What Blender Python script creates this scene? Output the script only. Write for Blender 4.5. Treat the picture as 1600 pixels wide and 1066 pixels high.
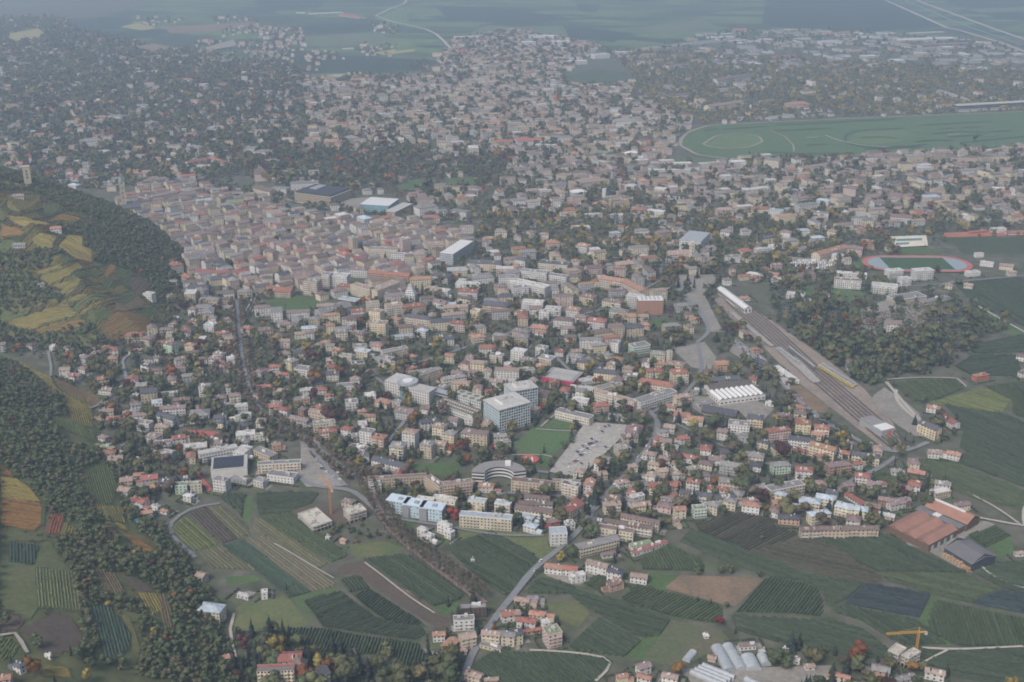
import bpy, math, random
import numpy as np

for _o in list(bpy.data.objects):
    bpy.data.objects.remove(_o)
S = bpy.context.scene
C = S.collection
R = math.radians

# ------------------------------------------------------------------ camera, sky, sun, exposure
EYE = 560.0
cam = bpy.data.cameras.new("camera"); cam_ob = bpy.data.objects.new("camera", cam); C.objects.link(cam_ob)
cam_ob.location = (0, 0, EYE); cam_ob.rotation_euler = (R(90 - 21), 0, 0)
cam.sensor_width = 36; cam.lens = 40.5; cam.clip_start = 5; cam.clip_end = 60000
S.camera = cam_ob

world = bpy.data.worlds.new("World"); S.world = world; world.use_nodes = True
nt = world.node_tree; bg = nt.nodes["Background"]
sky = nt.nodes.new("ShaderNodeTexSky"); sky.sky_type = "NISHITA"; sky.sun_disc = False
SUN_EL, SUN_AZ = 48, 215
sky.sun_elevation = R(SUN_EL); sky.sun_rotation = R(SUN_AZ); sky.air_density = 1.0; sky.dust_density = 4.0
nt.links.new(sky.outputs[0], bg.inputs[0]); bg.inputs[1].default_value = 0.09
sun = bpy.data.lights.new("sun", "SUN"); sun.energy = 1.5; sun.angle = R(20); sun.color = (1, .965, .92)
sun_ob = bpy.data.objects.new("sun", sun); C.objects.link(sun_ob)
sun_ob.rotation_euler = (R(90 - SUN_EL), 0, R(180 - SUN_AZ))
S.view_settings.view_transform = "Standard"; S.view_settings.look = "None"
S.view_settings.gamma = 1; S.view_settings.use_curve_mapping = False
S.view_settings.exposure = 0.74
S.cycles.volume_bounces = 1; S.cycles.max_bounces = 5; S.cycles.diffuse_bounces = 3
S.cycles.use_denoising = True; S.cycles.filter_width = 1.8

rnd = random.Random(11); rng = np.random.default_rng(11)

HILL_A = [(-553, 1877), (-517, 1719), (-506, 1598), (-509, 1491), (-550, 1442), (-633, 1435), (-690, 1447), (-885, 1491), (-2500, 1430), (-2500, 2500), (-1100, 2280), (-800, 2190), (-650, 2035), (-560, 1885)]
HILL_B = [(-537, 1307), (-489, 1234), (-449, 1149), (-409, 1066), (-380, 1005), (-342, 974), (-298, 910), (-272, 873), (-246, 829), (-232, 784), (-196, 697), (-160, 618), (-60, 420), (-100, 150), (-2500, 150), (-2500, 1420), (-800, 1420), (-640, 1375)]

def seg_dist(px, py, poly):
    """signed distance (positive inside) from points to a closed polygon"""
    P = np.asarray(poly, float); Q = np.roll(P, -1, 0)
    best = np.full(px.shape, 1e18); inside = np.zeros(px.shape, bool)
    for (ax, ay), (bx, by) in zip(P, Q):
        dx, dy = bx - ax, by - ay
        t = np.clip(((px - ax) * dx + (py - ay) * dy) / (dx * dx + dy * dy + 1e-9), 0, 1)
        best = np.minimum(best, (px - ax - t * dx) ** 2 + (py - ay - t * dy) ** 2)
        c = ((ay > py) != (by > py))
        xi = ax + (py - ay) * dx / (dy if abs(dy) > 1e-9 else 1e-9)
        inside ^= c & (px < xi)
    return np.where(inside, 1, -1) * np.sqrt(best)

def hill(px, py):
    """terrain height in metres: two vine-clad spurs left of the town, flat elsewhere"""
    px = np.asarray(px, float); py = np.asarray(py, float)
    a = np.maximum(seg_dist(px, py, HILL_A), 0); b = np.maximum(seg_dist(px, py, HILL_B), 0)
    ha = 245 * (1 - np.exp(-0.74 * a / 245)); hb = 170 * (1 - np.exp(-0.50 * b / 170))
    n = np.sin(px * .031 + 1.3) * np.sin(py * .027) + .6 * np.sin(px * .063 - py * .048)
    h = np.maximum(ha, hb)
    return h + n * 2.2 * np.clip(h / 25, 0, 1)


BUILDINGS = """
-6399 14300 105 86 2 -25 bh w
-6085 14240 86 67 2 -21 wf w
-5870 14211 114 76 2 -24 mh w
-5520 13796 139 111 3 -23 mh w
-5423 13479 109 73 2 -23 mh w
-5431 13241 143 98 2 -16 rG w
-5030 13073 133 106 3 17 oG c
-4916 12811 174 87 2 -13 tG w
-4755 12381 110 76 2 -18 mh w
-4557 11974 148 98 2 10 rh w
-4500 11469 103 71 2 -27 mh w
-4377 11204 202 93 2 -25 vf k
-4148 11174 140 93 3 5 dh w
-4203 10957 145 122 2 10 tG t
-3959 10970 106 68 1 3 wf w
-3943 10483 117 103 2 15 tG t
-3887 10276 123 101 2 -19 tG w
-3660 10310 109 72 2 19 oG w
-3674 10059 156 71 2 9 rG w
-3848 10657 148 74 1 13 oh w
-5376 14211 95 76 2 18 rh w
-5535 14140 76 57 2 11 mh w
-4901 14094 151 85 2 11 rh w
-4892 14468 155 116 3 -25 mh c
-4506 14185 153 105 4 -27 bh v
-4251 14228 143 95 3 -22 oh y
-3885 14317 134 96 3 -26 mh y
-4171 14036 169 75 2 18 bh y
-4055 14123 57 47 2 -17 wf w
-3997 13809 102 83 2 20 bh w
-3800 13909 150 94 3 -23 mh w
-3745 13670 129 74 2 17 rh w
-3654 13506 164 73 2 15 rh w
-4592 13837 102 84 2 -22 mh w
-3942 13426 91 81 2 20 rh w
-4623 13520 137 100 3 -30 dh w
-4474 13426 127 91 2 13 bh c
-4193 13413 145 109 3 23 mh c
-4017 13241 179 98 2 19 gh g
-4510 12872 140 123 3 13 gG c
-3702 12759 131 104 4 4 gf w
-4223 12751 363 69 1 14 wf w
-4394 12298 118 101 3 26 gh w
-4142 12284 118 118 4 19 lf w
-3882 12437 221 85 3 13 bh o
-3933 12206 284 100 3 7 mG w
-3931 11961 263 99 3 -30 dG w
-3583 12049 215 182 3 10 gh w
-3543 12461 119 102 3 -23 mh k
-3281 12494 128 103 4 20 mh c
-3152 12252 143 84 3 14 wf w
-3093 12063 182 74 2 13 wf w
-3262 11865 122 90 2 -20 dh y
-3420 12847 105 87 3 18 mh w
-4259 12005 157 91 3 17 mh w
-4138 11787 162 97 3 -17 mf w
-3941 11453 151 111 3 -23 mh w
-3791 11272 188 94 3 14 mf w
-3673 11038 138 92 3 -18 gf w
-3372 10518 162 88 2 9 dh w
-3332 10314 116 73 3 5 vf v
-3189 10331 109 80 3 13 vf c
-3228 10192 93 65 2 -13 dh w
-3434 11246 249 140 2 15 wf t
-3150 11096 406 87 3 26 wf w
-2881 11096 139 170 3 -19 wf w
-2959 11569 207 112 2 13 wf w
-2935 10369 146 102 4 -18 gf w
-2798 10550 191 74 1 -20 gf g
-3276 11460 189 63 1 -30 gf g
-3666 10051 165 90 2 -37 rG w
-3531 9774 118 66 2 21 oG w
-3503 9977 89 60 1 -18 wf w
-3386 9893 74 44 1 -24 oG w
-3217 10149 91 61 2 -24 wh w
-2484 8103 191 121 3 -12 lh c
-2299 8435 117 36 1 -25 wf w
-2209 7535 72 54 2 17 oG w
-3439 6472 81 58 2 10 oG t
-3410 6639 71 53 2 -28 dh w
-3307 6861 53 17 1 -22 wf w
-2722 8693 80 80 2 -25 tG t
-3215 13865 93 84 2 11 mh w
-2990 13466 146 100 3 13 rh w
-2849 13202 152 89 3 13 rh w
-3167 13373 108 108 2 -24 mh w
-2806 13589 138 129 4 -39 gh y
-2618 13386 199 145 3 -16 gf w
-2988 12641 103 86 2 -26 bh t
-2758 12762 130 95 2 -17 tG t
-2488 12786 156 78 2 17 wf w
-2502 12521 188 102 2 21 gf o
-2296 12811 104 78 2 8 rh w
-2191 12631 103 69 2 15 rh w
-2273 13466 109 127 3 18 rh t
-1976 12784 262 122 4 12 gf w
-1944 13203 142 71 1 -39 gh g
-1949 12641 103 69 2 19 oh t
-1884 12367 144 118 3 12 gf w
-2757 12252 143 101 3 8 rh w
-2636 12161 133 83 3 -25 rh w
-2420 12161 83 83 3 -29 bh b
-2423 11952 246 98 2 -25 mG g
-2209 12071 249 99 3 -25 tG c
-2119 11787 244 97 3 15 gf c
-2042 11577 192 96 3 15 rh c
-1835 11639 120 96 3 -18 rh w
-1875 11467 174 95 2 -25 dh b
-1575 11371 143 111 6 -20 gf w
-1436 11304 142 110 5 -20 oh o
-1648 11154 201 93 3 -25 bf w
-1217 11095 155 140 5 -12 gh c
-1105 11363 151 127 6 -20 th w
-904 11134 132 117 5 -20 gh c
-791 11451 136 112 7 -20 th y
-678 11397 135 111 5 -20 gh y
-1230 12116 216 141 3 -20 mG g
-1512 12451 187 119 2 -30 oh c
-1737 12175 92 67 2 17 oh t
-1628 12040 115 74 2 10 oh y
-924 11830 228 106 3 15 dh w
-1357 12427 102 68 2 -16 gf g
-718 13037 310 110 4 24 gh c
-1077 13327 394 93 3 22 gh c
-1067 13256 310 92 3 43 gf c
-461 11952 147 98 2 -18 wf w
-105 11366 173 94 2 15 gh y
-154 11065 92 46 1 -26 rh w
-1283 10815 392 101 3 -28 dG w
-1431 10766 180 67 1 -31 dG w
-1172 10475 593 68 3 7 mf t
-770 10267 275 75 5 -54 mf t
-545 10240 289 82 5 14 mf t
-1382 10331 116 87 3 15 gf w
-2069 14640 196 98 3 -26 bh t
-2311 14640 157 108 4 10 gh y
-2759 14683 118 98 3 15 mh w
-2475 14401 154 96 2 17 oh t
-2271 14040 141 104 3 -15 rh c
-2136 13824 186 93 3 -21 gf c
-2011 14169 181 114 3 8 gf c
-1947 13994 198 113 3 -24 lf c
-1958 13575 156 110 3 14 df w
-1787 14270 134 95 2 -22 oh w
-1540 14029 357 97 3 29 gf c
-1633 13820 213 111 2 -29 gf g
-1314 13893 149 93 2 -20 oh t
-1553 13642 165 92 2 -18 tf c
-2726 14211 114 95 2 13 oh w
-2575 14007 141 103 2 -20 th w
-981 14498 136 116 3 19 dG w
-848 14468 116 116 3 14 dG w
-457 14529 175 117 3 20 oh t
-151 14578 205 97 3 -25 gh w
-1503 14708 332 88 1 18 lf w
-197 13835 168 112 3 -14 gf c
-39 13615 110 92 2 20 wf w
-2649 11098 285 111 2 -38 gf t
-2564 11286 94 62 2 17 of o
-2435 10792 442 78 3 7 gf y
-2364 10589 296 118 2 -15 gf w
-2565 10466 117 88 2 -26 gf w
-2799 11528 87 64 2 16 vf w
95 13924 188 131 4 -25 wf w
131 14455 184 136 4 -10 gh t
377 14758 118 59 2 -19 oh w
393 14039 136 113 4 -29 gf w
217 13627 184 111 4 -24 gh t
446 13671 194 148 4 -29 gf t
628 14065 113 94 2 -16 rh w
183 13360 190 108 3 19 gf w
1139 14228 200 114 3 16 gh y
1676 14127 247 152 4 23 gf v
1374 14215 105 115 4 -23 gf w
1215 13950 178 112 2 -30 gh c
1361 13797 158 93 2 -28 oh w
818 13824 195 130 3 -20 gh w
911 13629 175 110 3 -20 dh y
1051 13558 201 128 3 -20 dh w
946 13177 266 115 1 18 wf w
851 12923 297 105 1 -15 wf w
1185 13280 306 135 3 -15 dh y
1459 13086 169 142 4 -15 gf t
1888 13839 187 140 4 -11 gh c
2019 13728 56 56 6 21 gf c
2071 13480 219 146 4 -25 th y
1788 13333 207 126 3 3 rh c
2066 13150 197 161 5 11 rh y
1758 12860 430 136 4 -24 rh c
1165 12763 349 108 4 30 gf c
1229 12433 538 97 4 -37 tf c
1691 12462 575 132 4 35 gf w
2021 12522 214 103 3 20 th c
802 12400 195 127 3 -15 wf w
714 12022 439 119 3 -30 gf c
1042 12288 160 118 3 12 rh t
1216 12089 190 99 1 -18 gG w
2506 13373 171 108 2 -22 bh o
2683 13575 192 147 3 9 oh o
2595 13129 441 128 2 10 dG c
2271 12824 208 87 1 14 gf g
1959 12063 182 132 2 -15 oG w
2092 11952 180 131 2 -15 oG w
1860 12311 118 101 2 -18 oh w
2427 12233 400 183 1 -25 dG k
2284 12464 203 76 1 20 gG w
2542 11697 234 137 4 -15 gf w
2758 11868 172 131 4 -15 dh y
2519 11508 198 95 2 -15 gf g
1396 11750 137 97 2 -23 rh c
1299 11499 167 111 2 10 bh c
1190 11185 148 140 3 18 gh c
1019 11008 145 92 1 -25 gG w
1711 11154 143 116 3 -20 wf w
1682 11632 112 80 2 11 gh w
1615 11446 95 63 2 17 rh w
1588 11359 125 63 1 -22 rh b
1895 11467 119 87 2 18 rh w
1882 11002 183 84 2 -25 rh w
1475 11071 138 92 2 -20 th w
1618 10964 130 99 2 -20 th w
1739 10837 118 91 2 -20 th w
1492 10837 118 75 2 -20 th c
1265 10789 90 68 2 9 th w
1438 10589 96 89 2 -24 th w
1584 10690 116 90 2 9 th c
1701 10618 86 74 2 14 th w
1887 10741 132 82 2 20 gh y
1956 10589 145 96 2 12 mh w
2039 10852 148 91 2 -23 bh c
1470 10297 159 109 3 -15 rG c
1611 10314 160 102 3 15 rG c
1842 10389 134 95 3 -20 rh w
1980 10317 101 72 2 -16 rh w
2121 10283 116 72 2 -22 rh w
1124 10441 132 88 2 23 th w
1308 10386 114 114 2 20 gG w
904 10607 145 89 2 20 tG t
2286 10757 218 113 3 -20 gG g
2251 10376 299 124 3 -18 gG c
2575 10981 191 115 3 -15 gh c
2795 11548 144 96 3 10 mh p
2736 11304 125 78 3 -30 dh c
1006 10059 164 71 3 17 bh y
614 10007 219 87 2 57 rG t
214 9937 364 80 3 -3 bG w
248 10057 242 66 3 -9 bG w
594 10266 181 80 4 -26 bf c
195 10323 400 83 4 -12 bf t
550 10379 279 60 3 -4 gf t
1757 10138 179 93 3 -20 dG c
1905 10105 164 86 3 -26 dG w
2100 10072 206 85 3 11 dh c
2356 10059 142 71 2 11 mh w
1242 10135 143 64 2 26 wf w
1184 10043 127 57 2 -26 gh w
1540 10076 128 57 2 -40 gG w
2530 10327 116 87 2 14 gh c
3268 11739 165 130 4 -12 rh y
3462 11673 158 113 3 -12 rh c
3113 11983 173 99 3 -25 mh c
2943 11542 264 104 4 15 rh p
3148 11297 275 97 4 -17 dh w
2903 11185 202 109 3 15 dh y
3338 11118 274 112 4 -35 oG y
3319 11025 107 77 2 16 oh t
3547 11102 146 92 2 -20 rh w
3663 11337 110 78 2 -25 mh w
3754 10975 282 95 3 -20 dh c
3633 10852 94 76 2 14 rh w
3405 10768 256 113 3 15 mh o
2803 10768 188 105 3 10 gh v
3005 10591 167 112 4 -10 rh w
2729 10228 395 112 4 20 gf t
3139 11212 163 62 1 -35 rh t
3587 10515 145 96 3 -15 rh w
3417 10372 124 73 2 13 mh t
4919 12279 143 84 2 -25 oh w
4978 11958 293 101 2 -71 rG w
4654 11638 233 117 4 -55 dG y
4535 11117 136 92 2 -10 tG w
4727 11071 135 84 2 -30 oG w
4211 10707 167 89 1 -25 oG k
4021 10722 134 90 1 -20 gG w
3773 10458 95 58 1 10 rh w
3962 10303 116 87 2 -25 mG b
4290 10235 187 94 2 20 wf t
3421 10129 245 73 1 -62 rG w
3716 10059 177 85 2 -23 mG b
3860 10059 135 78 2 13 gG b
2656 10128 136 86 3 -35 lh y
3050 12464 102 68 1 -20 wf w
5843 13257 206 81 2 23 oh r
6611 13893 112 75 2 -27 bh w
6406 13346 90 72 2 12 bh w
3431 13402 448 102 1 -72 wf w
3331 13323 108 81 1 14 wf w
3376 13187 80 62 1 2 wf w
3515 13151 89 44 1 -16 wf w
3239 13683 337 113 1 -64 dG b
3208 14152 95 76 2 20 oh o
-247 9630 500 90 4 -9 lf c
-337 9930 172 90 4 -15 lf c
-85 9882 156 89 4 -15 lf c
-615 9950 150 90 4 -15 wf y
-687 10038 180 75 3 -15 wf y
-847 10021 180 60 3 -15 wf y
-324 8170 216 70 3 5 gf k
-396 7999 169 75 3 5 gf w
-591 7834 96 55 2 5 oG w
-494 7705 127 85 2 60 oG b
-359 7764 128 92 3 20 tG c
-390 7652 60 36 1 12 oG w
-167 7799 147 74 3 -10 tG c
-29 7787 110 74 3 -10 gG c
-166 7719 182 48 1 -23 gf c
-41 8120 101 88 2 16 rG w
-291 7315 134 70 2 -29 tG c
-159 7295 104 35 1 6 tG t
-2121 8439 52 52 2 11 wf w
-634 9518 137 65 3 -38 wf w
-585 9442 78 64 2 -38 wf w
-835 9429 93 60 3 -38 wf w
-767 9376 74 60 2 -38 wf w
-1568 9343 56 42 1 -24 oG t
-1610 10034 120 75 2 -25 mh c
-1720 9398 43 28 1 -31 wf w
-355 8997 33 25 1 9 wf w
219 9811 373 99 3 -18 bG c
584 9867 226 115 3 51 rG y
149 9724 124 73 2 -25 lh w
179 9559 122 79 2 -28 lh w
428 9346 156 128 4 5 lf w
394 9658 102 87 2 22 mG r
547 9600 84 80 2 20 gf w
930 9450 432 81 3 -17 mf c
1104 9532 455 71 3 -18 bG c
1224 9629 374 72 3 -23 bG c
783 9206 405 108 3 24 gG c
973 9925 164 89 3 10 tG c
1000 10049 150 60 3 -31 bh y
1263 9965 179 89 2 12 tG y
1622 9824 106 89 3 9 oG c
1570 9675 55 58 2 11 tG t
1816 9844 130 89 3 10 vf v
1960 9912 116 89 3 -30 gh c
2142 9994 120 90 3 -22 gh c
2329 9912 167 89 3 -15 oh w
761 8832 196 87 3 -26 tG w
905 8727 124 86 3 -20 dh w
876 9105 124 55 1 14 mG w
374 8840 155 81 2 -15 oG w
518 8812 128 81 2 -15 rG w
573 8701 133 67 2 20 wf w
1115 8690 144 77 2 -15 tG w
879 8574 106 73 2 25 bG o
926 8600 66 79 2 25 oG o
87 8320 122 64 2 -15 tG t
175 8346 84 58 2 8 gG t
29 8130 70 70 2 9 tG c
120 8023 156 69 2 -12 rG w
214 8120 133 69 2 -12 oG y
154 7927 155 35 1 15 rG t
324 7792 123 123 4 20 vf p
274 7951 62 50 3 18 wf w
39 7803 83 71 3 17 dG y
1192 9275 210 77 1 20 vf w
1265 9217 394 54 1 31 rf w
1879 7728 133 58 1 7 mf w
1017 7420 104 68 2 24 mG w
840 7294 81 46 2 16 oG y
1010 7286 104 46 2 -24 oG w
1207 7294 116 64 2 -20 tG w
1574 7868 37 37 1 11 wP w
1982 7645 48 36 1 18 wf w
1574 7568 60 48 1 -17 tG t
2658 9721 197 95 2 -8 dh o
2950 9741 213 88 3 17 lh y
2919 9987 195 120 3 -15 lh y
3088 10056 166 105 3 -20 lh y
3228 9885 148 119 3 -30 lh y
3348 9834 185 103 3 -20 lh y
2608 9952 119 75 3 3 oh t
2790 9440 179 77 3 3 bG t
3010 9451 257 77 3 0 bG t
3286 9460 290 77 3 0 bG t
3531 9941 141 89 2 -26 mG b
3627 9809 154 70 1 -25 wf t
3776 9999 179 75 2 20 mG w
4417 9975 134 75 2 15 mG y
4628 9120 83 41 1 8 tG w
2843 7384 129 80 2 -20 gG o
3248 7348 140 68 2 -20 tG w
3001 7311 174 64 1 20 gG w
2521 7294 116 46 2 -26 oG c
2200 7550 119 45 1 -20 wf w
2158 7611 46 42 2 -24 wf k
2313 7459 71 47 1 9 tG w
-7660 17498 158 115 2 15 gG t
-6803 16638 150 104 2 19 oG w
-7131 16066 173 94 1 8 gG g
-6569 15291 89 49 1 13 mG g
-5275 15883 151 103 3 -18 wf w
-5098 16273 161 129 2 19 mh w
-5199 16819 111 100 3 13 gh g
-5343 17476 197 186 4 -49 rh c
-5062 17151 236 135 3 -52 rG t
-4766 17412 465 141 3 -11 rG w
-5208 18385 530 136 4 39 mf w
-4675 16428 169 152 4 -15 gh c
-4591 15671 120 120 3 -19 mh w
-4456 15756 219 146 3 18 gh t
-4735 14805 174 115 3 11 mh w
-4503 14767 193 95 3 13 rh w
-4181 14998 156 110 3 -17 lf w
-3964 14754 173 98 2 21 rh w
-4928 14661 133 78 2 -26 mh w
-3636 14869 155 115 3 -27 rh t
-4447 15239 152 101 2 -28 rh w
-9282 24103 300 169 3 -22 rG w
-9080 23477 223 137 2 -26 lh w
-8894 23918 379 174 2 19 bh t
-8497 23552 345 165 3 13 gf w
-8221 23222 177 170 3 12 gf y
-6928 22403 788 178 4 50 mf c
-6459 22598 404 232 3 20 mh c
-6060 22043 352 195 3 29 lf w
-5892 21552 234 95 2 -54 vf a
-5396 21915 323 194 3 12 vG t
-5155 21978 127 146 4 -51 mh b
-4993 22830 554 196 4 -39 bG y
-5354 24189 262 249 5 15 bP p
-4928 24028 244 211 3 -31 tf w
-4679 22804 336 202 5 -12 gf w
-4271 23297 567 240 5 12 gf w
-4261 24375 233 143 5 15 gf c
-4779 24044 62 78 7 10 mh b
-2942 22913 175 134 3 22 gh w
-1636 21336 399 247 5 32 gh w
-1311 21133 158 163 4 16 gf w
-968 20986 352 176 5 -27 gf w
-2400 23997 290 175 3 -25 mh t
-3150 20740 215 188 5 41 wf c
-3337 20571 212 133 4 24 wf t
-2730 20725 253 187 3 -50 lh w
-2462 20473 250 158 3 34 tG w
-2682 18754 104 149 9 37 gf t
-1798 18676 153 148 9 28 gf p
-2133 18483 498 163 5 -8 gf y
-1846 18273 334 115 4 -10 gf w
-1288 18785 258 172 5 12 tf t
-1112 18298 284 66 1 -10 wf y
-198 19672 199 128 4 8 gh c
-392 19347 220 125 3 12 oh w
-443 17822 548 163 4 -8 dh c
-365 18616 290 116 2 9 wf w
-876 17527 310 183 3 10 lf y
-1086 17141 282 180 4 -26 dh t
-1233 17875 233 117 3 22 oh t
-673 16917 388 129 2 -10 wf w
-509 17326 362 113 2 19 gf g
-72 16852 257 179 6 6 gf w
-2749 18218 251 167 5 -48 rh w
-2418 17475 287 161 4 -10 mh w
-1905 17126 678 140 5 -16 rG o
-2653 16957 281 180 6 -12 wf w
-1926 16504 510 181 5 54 tf c
-2242 16472 424 135 5 -40 tf c
-2498 16709 319 110 3 -12 rh t
-3019 16588 232 188 7 -15 gf t
-2845 16906 130 135 7 -15 gf t
-3509 16511 408 213 3 -9 rG t
-2562 15581 506 203 4 39 gG g
-2412 16150 308 145 2 -24 lf k
-2196 15486 190 124 4 13 rh w
-2013 15719 184 142 5 13 tf c
-1916 15372 181 140 5 -22 tf y
-1702 15648 246 125 5 22 tf c
-1426 15695 344 156 4 17 rh t
-1843 14813 269 155 6 -10 tf y
-1319 15215 385 118 4 -20 dh t
-1043 15956 207 127 3 -30 mG w
-1194 16466 228 131 4 -29 tf c
-1024 16477 169 126 3 -22 wf w
-947 15931 284 84 2 10 lf w
-820 15742 354 121 3 10 tG c
-654 16367 292 130 4 -10 rG w
-694 16139 209 102 3 -24 bG c
-507 15486 140 120 4 -22 tf y
-233 15766 366 178 4 -15 dh o
-1632 15149 158 101 4 -25 oh t
-740 14985 216 116 4 -16 rh p
-1219 14774 134 99 3 -26 lh w
-2501 14889 115 100 4 10 oh y
-2305 14761 213 115 4 17 gh c
-2074 14679 226 94 3 -25 gh t
-2790 14869 208 115 3 13 lh w
-3143 15030 164 116 3 8 mh c
-3380 14805 194 148 3 15 bh t
-2241 15294 315 81 3 19 bh w
-505 14661 172 55 2 9 oh t
-152 14661 205 55 2 -20 gh w
-2227 20496 211 132 3 41 mh w
-811 19993 233 155 4 12 tf w
-1637 19778 231 154 4 36 mf w
-1494 20663 293 160 4 15 rh t
-2066 20374 238 158 5 -52 gf t
-1826 20323 263 158 4 30 mh t
-2153 19766 155 155 6 34 gf t
1116 24006 270 264 5 -34 tf t
1659 23636 694 342 4 25 tf t
2976 22640 218 201 6 -22 wf c
2417 22916 183 203 6 -28 wf w
2725 23485 174 207 5 19 oh p
1870 22640 73 194 6 -21 wf w
3012 22264 194 158 4 11 wf w
3328 22464 281 165 3 -25 dh w
1334 22639 313 193 4 14 wh w
973 22571 225 193 4 -20 th c
1713 21788 246 186 3 27 oh o
1528 21115 346 103 2 12 wf w
1950 21056 291 103 2 10 wf w
2717 21109 321 150 4 -24 wf w
2407 21353 268 159 3 11 rh w
4020 21229 322 158 4 13 th p
4840 22984 856 166 3 21 wf w
3784 19693 184 148 4 -21 gh w
4125 19757 174 148 4 21 gh w
4361 19289 170 170 4 14 dh y
2300 19757 236 123 4 9 gh w
2675 19651 260 148 4 21 mh t
2263 19398 364 121 3 7 oh o
1822 19710 173 122 3 19 lh w
1821 19195 179 112 3 19 rh w
1284 20085 228 150 3 8 wf w
1210 18812 216 167 4 -29 oh w
690 18883 202 185 5 14 oh t
1394 18675 170 141 3 13 wf c
1840 17875 338 175 3 18 th c
159 18000 193 137 4 -30 dh w
674 17669 481 204 5 -16 df c
1287 17466 248 156 5 15 bG p
1541 16842 378 150 5 -28 oG t
1856 16516 563 170 5 -64 oG t
1592 16515 250 104 3 15 bh g
1804 15958 255 123 6 -21 wf w
1127 16127 224 145 4 -30 mh y
1469 15909 285 122 4 -25 mh c
1527 15486 258 140 4 -19 gh v
883 15555 190 141 4 -20 oh w
1187 15083 252 157 4 -20 rh w
986 15328 159 122 3 -20 mh t
306 15790 305 122 5 -12 wf w
593 15590 224 120 4 -12 wf w
461 15418 140 119 4 -12 wf w
139 15532 181 120 3 -33 bh w
380 14901 223 135 3 -15 oh t
133 14755 232 134 3 -21 gh t
725 15116 272 117 4 -15 bh w
771 14869 194 115 3 -2 mh w
268 16629 643 171 5 -34 wf w
350 17334 438 136 4 -17 gf w
122 16455 235 126 5 15 gf w
729 17008 287 130 5 -23 gf w
3335 17028 116 107 3 15 mh w
3467 16309 167 103 1 12 oh w
3903 18506 174 188 4 16 rh c
4207 18601 286 97 4 19 wf w
3639 18235 233 138 3 11 gf w
3369 18800 166 142 3 18 gh w
1856 15088 170 100 2 -23 oh t
3827 17410 223 91 2 -29 wh w
4538 19340 171 146 4 7 dh y
4435 18849 166 117 3 -22 wf w
5025 20659 361 174 5 21 of y
4958 21046 266 150 5 -22 lf w
5634 21481 434 186 5 20 gf w
5797 20990 265 157 4 -21 gf w
5568 21109 239 130 4 20 tf y
6104 21351 242 152 4 21 tf y
6431 22238 299 190 4 -20 th c
6852 22846 258 195 5 -32 mh p
6061 21913 247 155 4 -27 lh w
5196 21851 330 154 3 17 mh c
6648 23699 175 132 3 -32 wh w
6140 23926 146 193 4 -31 oh c
5172 19757 200 123 4 8 lh w
5315 19398 246 121 3 18 lh w
4802 19138 204 194 4 19 gh c
5661 19704 148 140 4 -28 th c
4832 19651 178 127 4 -24 mh w
5310 18494 747 175 4 38 oG c
5400 18327 186 91 3 -34 lf w
5756 18648 279 134 4 -25 mG p
6114 19038 223 124 4 -25 mG o
6257 19976 124 116 3 13 oh t
6916 21478 143 142 2 -29 wh w
7415 22455 750 266 3 16 mf p
7193 20698 374 155 4 -20 mG w
7694 20934 283 129 3 4 rG t
7935 20879 128 102 2 -26 oh o
8482 20934 140 140 3 -21 wh w
9003 21664 188 121 2 13 mh w
9310 23897 1024 264 1 17 oG t
8220 22893 951 113 1 36 oG t
8255 22238 356 190 4 12 lf w
8703 22238 413 223 4 -16 tf c
7966 21660 376 186 4 13 tf w
7852 22173 193 124 3 -22 rh t
8861 24531 295 136 2 13 rh w
9002 24861 332 163 4 16 wf w
9460 24694 329 162 3 12 oh y
11176 24954 308 163 1 15 wf w
10613 24531 481 207 2 23 gh g
9980 23191 289 129 2 -14 wf w
10150 22705 360 126 1 -29 wf g
4417 17088 629 186 4 27 mG c
5171 16899 398 126 4 -12 mf w
5357 17335 456 89 3 -14 wf w
5661 16640 377 159 4 -18 wf w
6036 17391 263 126 4 15 wf w
6457 17313 308 148 5 11 wf w
6071 16977 174 123 4 19 wf w
4257 16388 259 151 2 -20 wf w
4341 16128 149 106 2 -20 wf w
5888 16282 552 220 2 20 gf c
6319 16258 522 120 1 30 gf w
7323 17494 224 103 2 15 wf w
8003 17840 204 128 2 -25 tG c
7756 18017 206 105 2 -25 wf w
7815 18522 144 67 2 11 wf w
7942 17494 132 87 2 12 tG c
6716 16838 106 84 2 -22 tG c
7015 16838 128 106 2 -23 tG c
8758 20090 271 116 2 13 wf w
8998 19933 342 105 1 9 rG w
8361 20004 377 79 1 17 rf r
4263 17787 158 112 3 11 mG p
4132 17410 200 109 2 -34 oG w
-14174 32754 673 366 4 5 mh c
-10701 31282 539 261 4 -21 gf w
-10229 27843 508 274 4 20 gh w
-9443 30205 322 296 4 12 gh c
-19839 52027 556 276 3 13 tf t
-9485 26602 195 213 4 -27 wf c
-8956 26421 327 211 4 19 gh c
-9272 33910 412 184 3 -25 rh w
-7417 27148 598 228 3 -29 gh c
-7061 25699 615 151 3 45 rG w
-6598 25699 650 151 3 -42 rG w
-6147 26799 366 304 5 8 gf w
-7560 29524 474 247 4 3 gh w
-12438 48543 283 190 2 -27 rh t
-12836 33682 334 192 3 -28 oh w
-12366 33682 710 192 3 15 rG w
-11660 33682 376 192 3 22 rh w
-17415 42080 309 237 3 -31 gh w
-14934 45460 332 255 2 9 wf w
-13852 43544 319 244 2 11 oh w
-12173 40021 443 283 3 -26 wf w
-12680 35889 310 153 2 -17 wf w
-12891 32319 241 277 3 13 rh w
-14590 35158 348 200 3 16 rh w
-11098 25402 385 222 3 8 oh w
-8059 27966 211 202 3 15 rh w
-5698 26432 452 301 5 -20 gf c
-897 26467 220 342 8 8 wf c
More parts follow.
